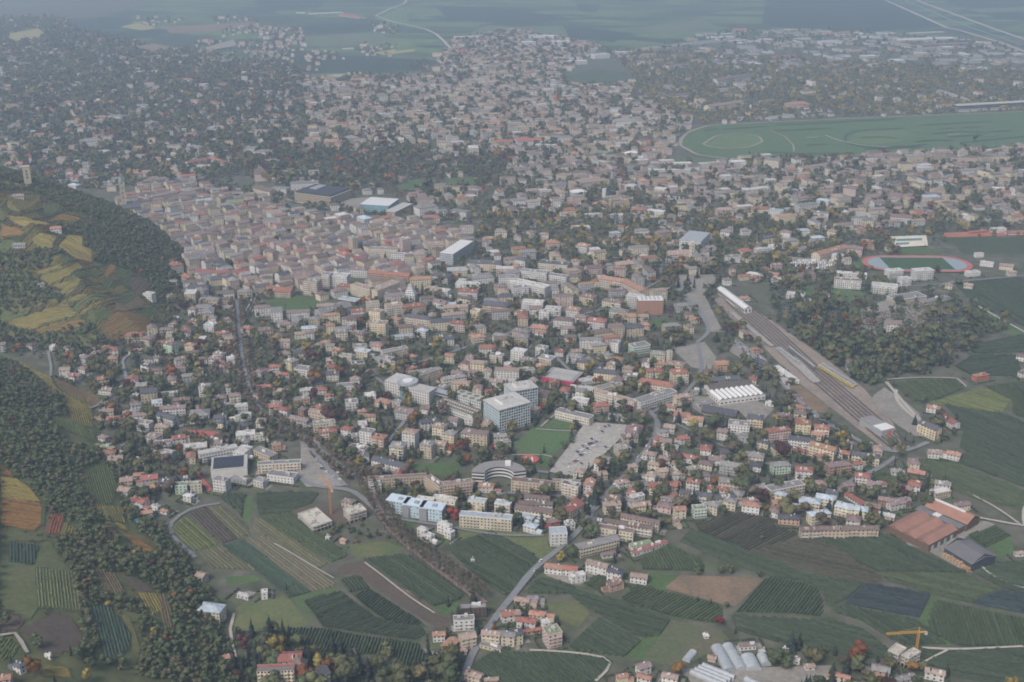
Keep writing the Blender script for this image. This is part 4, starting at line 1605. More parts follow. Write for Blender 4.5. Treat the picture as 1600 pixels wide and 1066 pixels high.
for ln in FIELDS.strip().split("\n"):
    t = ln.split(); ty = t[0]; P = np.array([list(map(float, q.split(","))) for q in t[2:]])
    base, patch, rowc, gap, rh, nm = FT[ty]; hz = hill(P[:, 0], P[:, 1]).max()
    cen = P.mean(0)
    FIELD_POLYS.append(P)
    if not ty.startswith("ff"): mark_poly(P)
    gm = plots("field_far_plots") if ty == "ff1" else mat("field_" + ty, base, .95, .06, (.25, .22), col2=patch, big=.03)
    ang = R(float(t[1])) if t[1] != "-" else 0.3
    u = np.array([math.cos(ang), math.sin(ang)])
    if hz > .3:
        m = drape(P, u, 4.0, .7)
    else:
        zl = zl + .003
        m = MB(); m.face([(x, y, zl) for x, y in P])
        if ty in ("ff1",): m.v = [(a, b, .06) for a, b, c in m.v]
        if ty in ("lot", "carp"): m.v = [(a, b, c + .45) for a, b, c in m.v]
    tag(m.build(nm, gm), None, None, None, "structure")
    if rowc is None or t[1] == "-" and hz < .3: continue
    if cen[1] > 1750 and hz < .3: continue
    dist = math.hypot(*cen); seg = 2.6 if dist < 1150 else (4 if dist < 1500 else 6)
    nv = np.array([-u[1], u[0]]); vv = P @ nv; Vs = []; Fs = []; Tn = []; nb = 0
    if ty in ("vy", "vo", "vg", "vt") and cen[1] > 1300: gap = 3.1
    for o in np.arange(vv.min() + gap * .6, vv.max() - gap * .3, gap):
        for s0, s1 in spans(P, u, o):
            s0 += 1.2; s1 -= 1.2
            if s1 - s0 < 5: continue
            n = int((s1 - s0) / seg) + 1; ts = np.linspace(s0, s1, n + 1)
            c = ts[:, None] * u + (o + rng.normal(0, .12, n + 1))[:, None] * nv
            z = hill(c[:, 0], c[:, 1]) if hz > .3 else np.zeros(n + 1)
            wid = gap * rng.uniform(.20, .33, n + 1); top = rh * rng.uniform(.68, 1.12, n + 1)
            gapm = rng.random(n + 1) < .04; top[gapm] *= .3; top[on_road(c[:, 0], c[:, 1])] = .02
            vs = np.zeros((n + 1, 5, 3))
            for k, (fw, fh) in enumerate(((-1, .0), (-.95, .6), (0, 1), (.95, .6), (1, .0))):
                jit = rng.normal(0, .14, n + 1) * (1 if 0 < k < 4 else 0)
                vs[:, k, 0] = c[:, 0] + nv[0] * wid * fw; vs[:, k, 1] = c[:, 1] + nv[1] * wid * fw; vs[:, k, 2] = z + zl * (hz < .3) + top * fh * (1 + jit)
            Vs.append(vs.reshape(-1, 3)); b = np.arange(n)[:, None] * 5 + nb
            for k in range(4): Fs.append(np.concatenate([b + k, b + k + 1, b + k + 6, b + k + 5], 1))
            tv = np.clip(.5 + rng.normal(0, .16) + rng.normal(0, .12, n + 1), 0, 1); Tn.append(np.repeat(tv, 5)); nb += (n + 1) * 5
    if Vs:
        me = fast_mesh(nm + "_rows", np.concatenate(Vs), np.concatenate(Fs), [mat("rows_" + ty, rowc, .9, .42, attr=True, hue=.03)], tint=np.concatenate(Tn))
        tag(obj(nm + "_rows", me), ROWWORD[nm], "orchard rows" if nm != "vineyard" else "vine rows", None, "stuff")

# terraces between the traced vineyards on the open slopes: vine rows broken by hedged banks
def terraces(P, ang, cols, gap, nm, seed):
    r = np.random.default_rng(seed); u = np.array([math.cos(ang), math.sin(ang)]); nv = np.array([-u[1], u[0]]); vv = P @ nv; out = {}
    for q, o in enumerate(np.arange(vv.min() + 2, vv.max() - 1, gap)):
        bank = q % 6 == 5
        for s0, s1 in spans(P, u, o):
            ts = np.arange(s0 + 1, s1 - 1, 3.0)
            if len(ts) < 3: continue
            bend = np.sin(ts * .021 + o * .006) * 5.0
            c = ts[:, None] * u + (o + bend)[:, None] * nv; z = gzs(c[:, 0], c[:, 1])
            ii, jj = ((c[:, 0] - OX) / OC).astype(int), ((c[:, 1] - OY) / OC).astype(int); ok = (z > .5) & ~occ[np.clip(jj, 0, 1799), np.clip(ii, 0, 1799)]
            plot = (np.floor(ts / 46 + (q // 6) * .37) + q // 6 * 3).astype(int)
            h = (r.uniform(1.2, 3.2, len(ts)) if bank else r.uniform(1.1, 1.9, len(ts))); w = gap * (r.uniform(.3, .6, len(ts)) if bank else r.uniform(.2, .32, len(ts)))
            for a in range(len(ts) - 1):
                if not (ok[a] and ok[a + 1]): continue
                col = "bank" if bank else cols[plot[a] * 7 % len(cols)]
                V, F, T = out.setdefault(col, ([], [], [])); b = len(V)
                for e in (a, a + 1):
                    for fw, fh in ((-1, 0), (-.9, .6), (0, 1), (.9, .6), (1, 0)): V.append((c[e, 0] + nv[0] * w[e] * fw, c[e, 1] + nv[1] * w[e] * fw, z[e] + .3 + h[e] * fh))
                F += [(b + k_, b + k_ + 1, b + k_ + 6, b + k_ + 5) for k_ in range(4)]; T += [float(np.clip(r.normal(.5, .2), 0, 1))] * 10
    for col, (V, F, T) in out.items():
        m_ = mat("terrace_bank", (.055, .068, .036), .95, .25, attr=True) if col == "bank" else mat("rows_" + col, FT[col][2], .9, .42, attr=True, hue=.03)
        tag(obj("terrace_hedges" if col == "bank" else "vineyard_rows", fast_mesh(nm, np.array(V), np.array(F), [m_], tint=np.array(T))), "hedged banks between the vineyard terraces" if col == "bank" else ROWWORD["vineyard"], "hedges" if col == "bank" else "vine rows", None, "stuff")
TA = R(float([l for l in FIELDS.strip().split("\n") if l.startswith("vy ")][8].split()[1]))
terraces(CLEARINGS[0], TA, ("vy", "vg", "vy", "vt", "vy", "vo"), 3.1, "terrace_rows", 5)

# ------------------------------------------------------------------ roads, paths, tracks
RM = {"gravel": ((.36, .33, .28), .95, "gravel_road"), "asphalt": ((.19, .19, .195), .9, "road"), "redpath": ((.22, .16, .14), .95, "avenue_path"), "rail": ((.17, .145, .13), .9, "railway_bed"),
      "road2": ((.34, .32, .28), .9, "valley_road"), "water": ((.10, .13, .13), .25, "river"), "track": ((.27, .235, .19), .95, "sand_track"), "hedge": ((.03, .05, .035), .95, "racecourse_hedge"),
      "whiteline": ((.6, .6, .58), .9, "rail_fence_line"), "wallw": ((.55, .54, .5), .9, "cemetery_wall_strip"), "platform": ((.31, .295, .27), .9, "station_platform"), "rails": ((.075, .062, .058), .6, "railway_rails")}
ROADPTS = {}
rz = 1.1
def ribbon(kind, w, P, lift):
    P = np.array(P, float); Q = [P[0]]
    for a, b in zip(P, P[1:]):
        n = max(1, int(np.linalg.norm(b - a) / 12))
        Q += [a + (b - a) * k / n for k in range(1, n + 1)]
    Q = np.array(Q)
    for _ in range(2):
        if len(Q) > 4: Q[1:-1] = Q[1:-1] * .5 + (Q[:-2] + Q[2:]) * .25
    T = np.gradient(Q, axis=0); T /= np.linalg.norm(T, axis=1)[:, None] + 1e-9; Nn = np.stack([-T[:, 1], T[:, 0]], 1)
    wj = w / 2 * (1 + rng.normal(0, .06, len(Q)))
    A = Q + Nn * wj[:, None]; B = Q - Nn * wj[:, None]; za, zb = hill(A[:, 0], A[:, 1]), hill(B[:, 0], B[:, 1])
    za = np.where(za > .05, za + .7, 0); zb = np.where(zb > .05, zb + .7, 0)
    V = np.concatenate([np.c_[A, za + lift], np.c_[B, zb + lift]]); n = len(Q); i = np.arange(n - 1)
    Fq = np.stack([i, i + 1, n + i + 1, n + i], 1)[:, ::-1]
    col, ro, nm = RM[kind]
    me = fast_mesh(nm, V, Fq, [mat("surface_" + kind, col, ro, .06, (.3, .15))])
    tag(obj(nm, me), None, None, None, "structure"); return Q
for ln in ROADS.strip().split("\n"):
    t = ln.split(); P = [tuple(map(float, q.split(","))) for q in t[2:]]
    if len(P) < 2 or P[0] == P[1]: continue
    rz += .006; Q = ribbon(t[0], float(t[1]) * {"hedge": 2.2, "asphalt": .68, "gravel": .62}.get(t[0], 1), P, rz); mark_line([tuple(q) for q in Q], float(t[1]) + 2)
    ROADPTS.setdefault((t[0], t[1]), []).append(Q)

# ------------------------------------------------------------------ naming by what a thing stands beside
MARKS = []
for ln in LANDMARKS.strip().split("\n"):
    a, b, nm = ln.split(" ", 2); MARKS.append((*seen(float(a), float(b)), nm))
PLACED = {}                                            # (description, place) -> [(distance, object, what)]
def place(o, what, x, y, avoid=None):
    px, py = seen(x, y)
    c = sorted(((math.hypot(px - mx, (py - my) * 1.5), mx, my, nm) for mx, my, nm in MARKS))
    d, mx, my, nm = c[0]
    dx, dy = px - mx, py - my
    rel = ("left of" if dx < 0 else "right of") if abs(dx) > abs(dy) * 1.3 else ("behind" if dy < 0 else "in front of")
    PLACED.setdefault((what, rel + " " + nm), []).append((d, o))
ORD = ["nearest", "second nearest", "third nearest", "fourth nearest", "fifth nearest", "sixth nearest", "seventh nearest", "eighth nearest", "ninth nearest", "tenth nearest", "eleventh nearest", "twelfth nearest"]
def write_labels():
    for (what, where), lst in PLACED.items():
        lst.sort(key=lambda q: q[0])
        for k, (d, o) in enumerate(lst):
            if len(lst) == 1: o["label"] = "%s %s" % (what, where)
            elif k < len(ORD): o["label"] = "%s, %s %s" % (what, ORD[k], where)
            else: o["label"] = "%s, %dth nearest %s" % (what, k + 1, where)

# ------------------------------------------------------------------ buildings
def roof_mesh(m, w, d, H, kind, over=.7, rise=None, mi=0, th=.3):
    a, b = w / 2, d / 2
    if kind == "f":
        m.box(-a - .15, a + .15, -b - .15, b + .15, H + .002, H + .42, mi); return
    A, B = a + over, b + over; r = rise or (min(w, d) / 2 * (.42 if kind in "hG" else 1.25)); z0 = H - over * r / (min(a, b))
    if kind == "G" and w >= d or kind == "G":
        for sgn in (-1, 1):
            e = [(-A, sgn * B, z0), (A, sgn * B, z0), (A, 0, H + r), (-A, 0, H + r)]
            if sgn > 0: e = e[::-1]
            m.face([(x, y, z + th) for x, y, z in e], mi); m.face([(x, y, z) for x, y, z in e][::-1], mi)
            m.face([(-A, sgn * B, z0), (A, sgn * B, z0), (A, sgn * B, z0 + th), (-A, sgn * B, z0 + th)], mi)
            for s2 in (-1, 1):
                m.face([(s2 * A, sgn * B, z0), (s2 * A, 0, H + r), (s2 * A, 0, H + r + th), (s2 * A, sgn * B, z0 + th)], mi)
    else:
        rid = max(0, a - b) if kind == "h" else 0
        if kind == "h" and b > a:
            rid2 = b - a; R1, R2 = (0, -rid2), (0, rid2)
        else: R1, R2 = (-rid, 0), (rid, 0)
        q = [(-A, -B), (A, -B), (A, B), (-A, B)]; z1 = H + r + th
        m.box(-A, A, -B, B, z0 - .02, z0 + th - .02, mi, True); z = z0 + th
        P = [(x, y, z) for x, y in q]; T1, T2 = (*R1, z1), (*R2, z1)
        if b > a and kind == "h":
            m.face([P[0], P[1], T1], mi); m.face([P[1], P[2], T2, T1], mi); m.face([P[2], P[3], T2], mi); m.face([P[3], P[0], T1, T2], mi)
        else:
            m.face([P[0], P[1], T2, T1], mi); m.face([P[1], P[2], T2], mi); m.face([P[2], P[3], T1, T2], mi); m.face([P[3], P[0], T1], mi)
    return r
def wall_mesh(m, w, d, H, kind, base, mi=0):
    a, b = w / 2, d / 2; m.box(-a, a, -b, b, base, H, mi)
    if kind == "G":
        r = min(w, d) / 2 * .42
        if True:
            r = d / 2 * .42 if d <= w else w / 2 * .42
            for s in (-1, 1):
                t = [(s * a, -b, H), (s * a, b, H), (s * a, 0, H + r)]; m.face(t if s > 0 else t[::-1], mi)
def windows(m, w, d, H, n, mi=0, pitch=3.2, ww=1.25, wh=1.5, r=None, faces="fblr", skip=.06, e=.05):
    r = r or rnd; fl = H / n
    for f in faces:
        L = w if f in "fb" else d; k = max(1, int((L - 1.2) / pitch)); st = L / k
        for i in range(k):
            c = -L / 2 + st * (i + .5)
            for j in range(n):
                if r.random() < skip: continue
                z = fl * j + fl * .32; h = wh; x0, x1 = c - ww / 2, c + ww / 2
                if f == "f": y = -d / 2 - e; q = [(x0, y, z), (x1, y, z), (x1, y, z + h), (x0, y, z + h)]
                elif f == "b": y = d / 2 + e; q = [(x1, y, z), (x0, y, z), (x0, y, z + h), (x1, y, z + h)]
                elif f == "l": x = -w / 2 - e; q = [(x, x1, z), (x, x0, z), (x, x0, z + h), (x, x1, z + h)]
                else: x = w / 2 + e; q = [(x, x0, z), (x, x1, z), (x, x1, z + h), (x, x0, z + h)]
                m.face(q, mi)
COUNT = {}
GARDENS = []
def building(x, y, w, d, n, ang, rf, wl, cat=None, group=None, label=None, detail=None):
    z = gz(x, y); on_hill = z > 1; base = -4.5 if on_hill else -.6
    kind = rf[1]; col = rf[0]
    if kind == "G" and d > w: w, d = d, w; ang += 90
    H = n * 3.05 + .4; dist = math.hypot(x, y); a = R(ang)
    if on_hill: z = z - .5
    nm = cat or ("hall" if n == 1 else "house" if n == 2 else "tall_house" if n == 3 else "apartment_building")
    shape = {"f": "flat-roofed", "G": "gabled", "h": "hipped", "P": "pointed"}[kind]
    size = "" if 9 < w < 26 else ("long " if w >= 26 else "small ")
    what = label or "%s%s %s%s with %s %s" % (size, WALLNAME[wl], {"house": "house", "hall": "hall", "tall_house": "tall house", "apartment_building": "block"}.get(nm, nm.replace("_", " ")), "", ROOFNAME[col], "flat roof" if kind == "f" else "gable roof" if kind == "G" else "hip roof" if kind == "h" else "steep roof")
    grp = group or {"house": "houses of the town", "hall": "low sheds and halls of the town", "tall_house": "three-storey houses of the town", "apartment_building": "apartment buildings of the town"}.get(nm)
    catname = {"house": "house", "hall": "hall", "tall_house": "town house", "apartment_building": "apartment building"}.get(nm, nm.replace("_", " "))
    rr = random.Random(int(x * 7 + y * 13)); near = dist < 1950
    wallm = MB(); wall_mesh(wallm, w, d, H, kind, base)
    win = MB(); wp = rr.uniform(2.7, 3.6)
    if n > 1 or wl != "k": windows(win, w, d, H, n, 0, wp, rr.uniform(1.1, 1.5), rr.uniform(1.3, 1.7), rr)
    roofm = MB(); rise = roof_mesh(roofm, w, d, H, kind)
    flatc = None
    if near:
        root = thing(nm, what, catname, (x, y, z), a, grp)
        wallm.build("wall", wmat(wl), root)
        ro = roofm.build("roof", rmat(col), root)
        go = win.build("glazing", GLASS, root); go["kind"] = "stuff"
        par = root
    else:
        k0 = len(wallm.f)
        for q, f in enumerate(win.f): wallm.face([win.v[i] for i in f], 1)
        root = tag(wallm.build(nm, [wmat(wl), GLASS], None, (x, y, z), a), what, catname, grp)
        ro = roofm.build("roof", rmat(col), root); par = root
    # roof pieces
    if kind == "f":
        k = rr.randint(1, 4) if near else rr.randint(0, 1); c = MB()
        for _ in range(k):
            bx, by = rr.uniform(-w * .36, w * .3), rr.uniform(-d * .32, d * .2); s1, s2 = rr.uniform(1.2, min(5, w * .3)), rr.uniform(1.2, min(4, d * .4))
            c.box(bx, bx + s1, by, by + s2, H + .42, H + .42 + rr.uniform(.8, 2.6))
        if k: c.build("roof_hut", CONC if rr.random() < .6 else WHITE, par)["kind"] = "stuff" if k > 1 else "thing"
        if near and n >= 2:                            # parapet rim
            c = MB(); e = .35
            for q in ((-w / 2 - .2, w / 2 + .2, -d / 2 - .2, -d / 2 - .2 + e), (-w / 2 - .2, w / 2 + .2, d / 2 + .2 - e, d / 2 + .2), (-w / 2 - .2, -w / 2 - .2 + e, -d / 2 + e, d / 2 - e), (w / 2 + .2 - e, w / 2 + .2, -d / 2 + e, d / 2 - e)):
                c.box(*q, H + .05, H + .95)
            c.build("parapet", wmat(wl) if rr.random() < .6 else WHITE, par)
    else:
        c = MB(); k = rr.randint(1, 3) if near else 1
        for _ in range(k):
            bx, by = rr.uniform(-w * .3, w * .3), rr.uniform(-d * .16, d * .16)
            c.box(bx - .45, bx + .45, by - .35, by + .35, H + .2, H + (rise or 2) + rr.uniform(.5, 1.3))
        o_ = c.build("chimney", WHITE if rr.random() < .55 else TILE, ro)
        if k > 1: o_["kind"] = "stuff"
        if near and n >= 2 and w > 13 and kind in "hG" and rr.random() < .55:
            c = MB(); slope = (rise or 2) / (d / 2)
            for q in range(rr.randint(1, 3)):
                bx = rr.uniform(-w * .28, w * .28); by = -d * .30; zz = H + (d / 2 + by) * slope
                c.box(bx - .9, bx + .9, by - 1.0, by + 2.2, zz - .6, zz + 1.5)
            c.build("dormer", wmat(wl), ro)["kind"] = "stuff"
    if near and n in (2, 3) and w < 26 and rr.random() < .4:
        c = MB(); aw, ad, ah = rr.uniform(4, 8), rr.uniform(3.5, 6), rr.choice((2.8, 3.0, 5.8)); sx = rr.choice((-1, 1)); ox, oy = sx * (w / 2 + aw / 2 - .02), rr.uniform(-d * .25, d * .25)
        c.box(ox - aw / 2, ox + aw / 2, oy - ad / 2, oy + ad / 2, base, ah)
        if rr.random() < .5: c.box(ox - aw / 2 - .2, ox + aw / 2 + .2, oy - ad / 2 - .2, oy + ad / 2 + .2, ah + .002, ah + .3, 1)
        else:
            e, zt = ad / 2 + .4, ah + 1.4
            for s_ in (-1, 1):
                q_ = [(ox - aw / 2 - .3, oy + s_ * e, ah - .1), (ox + aw / 2 + .3, oy + s_ * e, ah - .1), (ox + aw / 2 + .3, oy, zt), (ox - aw / 2 - .3, oy, zt)]; c.face(q_ if s_ < 0 else q_[::-1], 1)
            for s_ in (-1, 1): c.face([(ox + s_ * aw / 2, oy - ad / 2, ah), (ox + s_ * aw / 2, oy + ad / 2, ah), (ox + s_ * aw / 2, oy, zt)], 0)
        c.build("annex", [wmat(wl), rmat(col)], par)
    if near and not on_hill and x < 760: GARDENS.append((x, y, w, d, a))
    if near and n >= 3 and w > 12 and (n >= 4 or rr.random() < .5):
        c = MB(); fs = rr.choice(["full", "split", "split"])
        for s in (-1, 1):
            for j in range(1, n):
                zz = j * H / n
                segs = [(-w / 2 + .8, w / 2 - .8)] if fs == "full" else [(-w * .42, -w * .14), (w * .14, w * .42)]
                for (p, q) in segs:
                    y0, y1 = (-d / 2 - 1.4, -d / 2) if s < 0 else (d / 2, d / 2 + 1.4)
                    c.box(p, q, y0, y1, zz - .12, zz + .05); yy = y0 if s < 0 else y1
                    c.box(p, q, yy - .05, yy + .05, zz + .05, zz + 1.0)
        bo = c.build("balconies", WHITE if rr.random() < .5 or wl == "w" else wmat(wl), par); bo["kind"] = "stuff"
    mark_poly(rect(x, y, w + 2, d + 2, a)); place(root, what, x, y)
    return root
BL = []
for ln in BUILDINGS.strip().split("\n"):
    t = ln.split(); BL.append((float(t[0]) / 10, float(t[1]) / 10, float(t[2]) / 10, float(t[3]) / 10, int(t[4]), float(t[5]), t[6], t[7]))

# ------------------------------------------------------------------ landmarks built one by one
def frame3(L, N, Rr):
    """rectangle from its left, near and right roof corners: centre, width along N-R, depth along N-L, angle"""
    N = np.array(N); r = np.array(Rr) - N; l = np.array(L) - N
    w = np.linalg.norm(r); u = r / w; v = np.array([-u[1], u[0]]); d = abs(l @ v)
    c = N + u * w / 2 + v * d / 2
    mark_poly(rect(c[0], c[1], w + 3, d + 3, math.atan2(u[1], u[0])))
    return c[0], c[1], w, d, math.atan2(u[1], u[0])
HGLASS = mat("clinic_glass", (.15, .28, .34), .18, .05, (.15, .2), spec=.7)
def glass_tower(L, N, Rr, H, label):
    x, y, w, d, a = frame3(L, N, Rr); t = thing("hospital_tower", label, "hospital tower", (x, y, 0), a, "twin hospital towers")
    m = MB(); m.box(-w / 2, w / 2, -d / 2, d / 2, -.5, H); m.build("curtain_wall", HGLASS, t)
    m = MB(); nf = 8
    for j in range(nf + 1):
        z = H * j / nf; m.box(-w / 2 - .35, w / 2 + .35, -d / 2 - .35, d / 2 + .35, max(.02, z - .55), z - .01, 0, True)
    m.build("floor_bands", WHITE, t)["kind"] = "stuff"
    m = MB(); k = int(w / 3.1)
    for i in range(k + 1):
        c = -w / 2 + w * i / k
        for s in (-1, 1): m.box(c - .15, c + .15, s * (d / 2 + .25) - .3, s * (d / 2 + .25) + .3, 0, H - .5)
    k = int(d / 3.1)
    for i in range(k + 1):
        c = -d / 2 + d * i / k
        for s in (-1, 1): m.box(s * (w / 2 + .25) - .3, s * (w / 2 + .25) + .3, c - .15, c + .15, 0, H - .5)
    m.build("mullions", WHITE, t)["kind"] = "stuff"
    m = MB()
    for (i, j) in [(p, q) for p in range(int(w / 3.1)) for q in range(nf)]:
        if (i * 7 + j * 3) % 5 == 0: continue
        c = -w / 2 + w * (i + .5) / int(w / 3.1); z = H * j / nf
        m.box(c - .9, c + .9, -d / 2 - .12, -d / 2 - .02, z + .25, z + 2.0)
    m.build("glazing", GLASS, t)["kind"] = "stuff"
    m = MB(); m.box(-w / 2 - 1.2, w / 2 + 1.2, -d / 2 - 1.2, d / 2 + 1.2, H, H + .7, 0, True); m.build("roof", CONC, t)
    m = MB(); m.box(-w * .27, w * .27, -d * .27, d * .27, H + .7, H + 3.2); m.build("penthouse", WHITE, t)
    m = MB(); m.box(-w * .25, w * .25, -d * .25, d * .25, H + 3.21, H + 3.4)
    for _ in range(4):
        bx, by = rnd.uniform(-w * .2, w * .15), rnd.uniform(-d * .2, d * .15); m.box(bx, bx + 3, by, by + 2, H + 3.4, H + 4.6)
    m.build("penthouse_roof", CONC, t)
glass_tower((-37.1, 1196.8), (-14.3, 1172.3), (20.3, 1194.2), 27, "nearer of two white-banded glass hospital towers")
glass_tower((-25.5, 1238.7), (0.0, 1224.5), (29.7, 1237.0), 27, "farther of two white-banded glass hospital towers")
def block(nm, label, cat, L, N, Rr, H, wallc, roofc, n=0, roof="f", pitch=3.2, ww=1.5, wh=1.7, group=None, base=-.5, top=None):
    x, y, w, d, a = frame3(L, N, Rr); z = gz(x, y); t = thing(nm, label, cat, (x, y, z), a, group)
    m = MB(); wall_mesh(m, w, d, H, roof, base); m.build("wall", wallc, t)
    m = MB(); roof_mesh(m, w, d, H, roof, .5); m.build("roof", roofc, t)
    if n: m = MB(); windows(m, w, d, H, n, 0, pitch, ww, wh, None, "fblr", .0); m.build("glazing", GLASS, t)["kind"] = "stuff"
    return t, w, d, H
# hospital wings
t, w, d, H = block("hospital_wing", "low hospital wing with planted oval patches on its roof", "hospital wing", (-72.4, 1254.6), (-36.6, 1230.4), (-26.4, 1244.3), 10, WHITE, CONC, 3, pitch=3, ww=1.8)
for i in range(4):
    for j in range(2):
        m = MB(); cx, cy = -w / 2 + w * (j + .5) / 2, -d / 2 + d * (i + .5) / 4
        m.face([(cx + math.cos(k * .628) * w * .19, cy + math.sin(k * .628) * d * .095, H + .5) for k in range(10)]); m.build("planted_patch", mat("sedum", (.13, .15, .08), .95, .1, (.5, .3)), t)
t, w, d, H = block("hospital_wing", "long low hospital wing with brown roof and white skylights", "hospital wing", (-95.5, 1233.2), (-46.9, 1200.8), (-34.8, 1215.0), 8, WHITE, mat("brown_gravel_roof", (.17, .145, .11), .95, 0, (.4, .2)), 2, pitch=2.6, ww=1.6)
for i in range(14):
    for j in (-.22, .18):
        m = MB(); cy = -d / 2 + d * (i + .6) / 15; m.box(w * j - 1, w * j + 1, cy - .8, cy + .8, H + .42, H + 1.0); m.build("skylight", WHITE, t)
cx, cy = (-125.0, 1272.3)
t = thing("round_wing", "round hospital wing with flat disc roof joining two white wings", "hospital wing", (cx, cy, 0))
def disc(m, r0, z0, z1, n=32, mi=0, x=0, y=0):
    ring = [(x + r0 * math.cos(2 * math.pi * k / n), y + r0 * math.sin(2 * math.pi * k / n)) for k in range(n)]
    for k in range(n):
        (p, q), (r_, s_) = ring[k], ring[(k + 1) % n]; m.face([(p, q, z0), (r_, s_, z0), (r_, s_, z1), (p, q, z1)], mi)
    m.face([(p, q, z1) for p, q in ring], mi)
m = MB(); disc(m, 10, -.5, 18); m.build("curtain_wall", HGLASS, t)
m = MB(); disc(m, 12.5, 18, 21); m.build("roof", METAL, t)
m = MB(); disc(m, 6.5, 21.02, 21.8); m.build("skylight", WHITE, t)
mark_poly([(cx + 14 * math.cos(k), cy + 14 * math.sin(k)) for k in np.arange(0, 6.2, .6)])
block("hospital_block", "white five-storey hospital block left of the round wing", "hospital block", (-149.9, 1287.9), (-135.1, 1271.1), (-122.4, 1294.9), 17, wmat("w"), CONC, 5, pitch=3, ww=1.4)
block("hospital_block", "white five-storey hospital block right of the round wing", "hospital block", (-121.9, 1269.1), (-97.9, 1244.3), (-89.8, 1259.5), 17, wmat("w"), CONC, 5, pitch=3, ww=1.4)
p, q = (-115.5, 1275.4), (-74.3, 1251.5); t = thing("covered_bridge", "grey covered bridge between round wing and low wing", "bridge", (p[0], p[1], 0))
v = np.array([q[0] - p[0], q[1] - p[1]]); L = np.linalg.norm(v); t.rotation_euler = (0, 0, math.atan2(v[1], v[0]))
m = MB(); m.box(0, L, -4, 4, 9, 14, 0, True); m.build("gallery", METAL, t)

for k in np.arange(4, L - 3, 12): m = MB(); m.box(k, k + 1, -3, 3, -.5, 9); m.build("pier", CONC, t)
m = MB(); m.box(0, L, -4.1, 4.1, 11, 12.6); m.build("glazing", GLASS, t)
# curved grey block
cx, cy = (-13.1, 1049.1); t = thing("curved_block", "curved grey office block opening towards the viewer, white banded", "office block", (cx, cy, 0))
def arc_wall(m, r0, r1, z0, z1, a0, a1, n=20, mi=0):
    for k in range(n):
        A0, A1 = R(a0 + (a1 - a0) * k / n), R(a0 + (a1 - a0) * (k + 1) / n)
        i0, i1 = (r0 * math.cos(A0), r0 * math.sin(A0)), (r0 * math.cos(A1), r0 * math.sin(A1)); o0, o1 = (r1 * math.cos(A0), r1 * math.sin(A0)), (r1 * math.cos(A1), r1 * math.sin(A1))
        m.face([(*i1, z0), (*i0, z0), (*i0, z1), (*i1, z1)], mi); m.face([(*o0, z0), (*o1, z0), (*o1, z1), (*o0, z1)], mi); m.face([(*i0, z1), (*o0, z1), (*o1, z1), (*i1, z1)], mi)
        if k == 0: m.face([(*i0, z0), (*o0, z0), (*o0, z1), (*i0, z1)], mi)
        if k == n - 1: m.face([(*o1, z0), (*i1, z0), (*i1, z1), (*o1, z1)], mi)
m = MB(); arc_wall(m, 15.5, 28, -.5, 12, 15, 172); m.build("wall", GLASS, t)
m = MB(); [arc_wall(m, 15.1, 28.4, z, z + 1.5, 14.5, 172.5) for z in (1.5, 5.2, 8.9)]; m.build("floor_bands", WHITE, t)["kind"] = "stuff"
m = MB(); arc_wall(m, 14.8, 28.8, 12, 12.8, 14, 173); m.build("roof", mat("roof_slate", (.23, .22, .21), .9, 0, (.4, .2)), t)
m = MB(); m.box(6, 12, 16.5, 24, 12.8, 15.5); m.build("stair_head", WHITE, t)
mark_poly([(cx + 34 * math.cos(R(k)), cy + 34 * math.sin(R(k))) for k in range(0, 190, 12)])
# school hall with solar roof
t, w, d, H = block("school_hall", "white school hall with rows of dark solar panels on its roof", "school hall", (-331.2, 1089.1), (-310.8, 1061.4), (-274.9, 1068.6), 9, wmat("w"), CONC, 0)
for i in range(9):
    y0 = -d * .42 + d * .84 * i / 9; m = MB(); m.face([(-w * .44, y0, H + .6), (w * .40, y0, H + .6), (w * .40, y0 + d * .055, H + 1.5), (-w * .44, y0 + d * .055, H + 1.5)])
    m.face([(-w * .44, y0 + d * .055, H + .5), (w * .40, y0 + d * .055, H + .5), (w * .40, y0 + d * .055, H + 1.5), (-w * .44, y0 + d * .055, H + 1.5)]); m.build("solar_row", mat("solar_panel", (.03, .035, .05), .25, .1, spec=.6), t)
# market hall
t, w, d, H = block("market_hall", "white market hall with striped white roof beside the railway", "market hall", (239.1, 1272.4), (245.6, 1244.5), (302.9, 1262.4), 7, wmat("w"), CONC, 1, pitch=5, ww=3)
for i in range(9):
    x0 = -w / 2 + w * i / 9; b = w / 9
    m = MB(); m.face([(x0 + .05, -d / 2, H + .5), (x0 + b * .5, -d / 2, H + 2.4), (x0 + b * .5, d / 2, H + 2.4), (x0 + .05, d / 2, H + .5)]); m.build("roof_light", WHITE, t)
    m = MB(); m.face([(x0 + b * .5, -d / 2, H + 2.38), (x0 + b, -d / 2, H + .5), (x0 + b, d / 2, H + .5), (x0 + b * .5, d / 2, H + 2.38)]); m.build("roof_slope", mat("roof_slope_dark", (.17, .175, .18), .6, .05, (.3, .15)), t)
block("market_hall", "dark-roofed hall joined behind the striped market hall", "market hall", (236.8, 1290.2), (239.1, 1272.6), (293.7, 1290.2), 8, wmat("w"), mat("bitumen", (.10, .09, .085), .9, 0, (.3, .2)), 1, "G", pitch=6, ww=3)
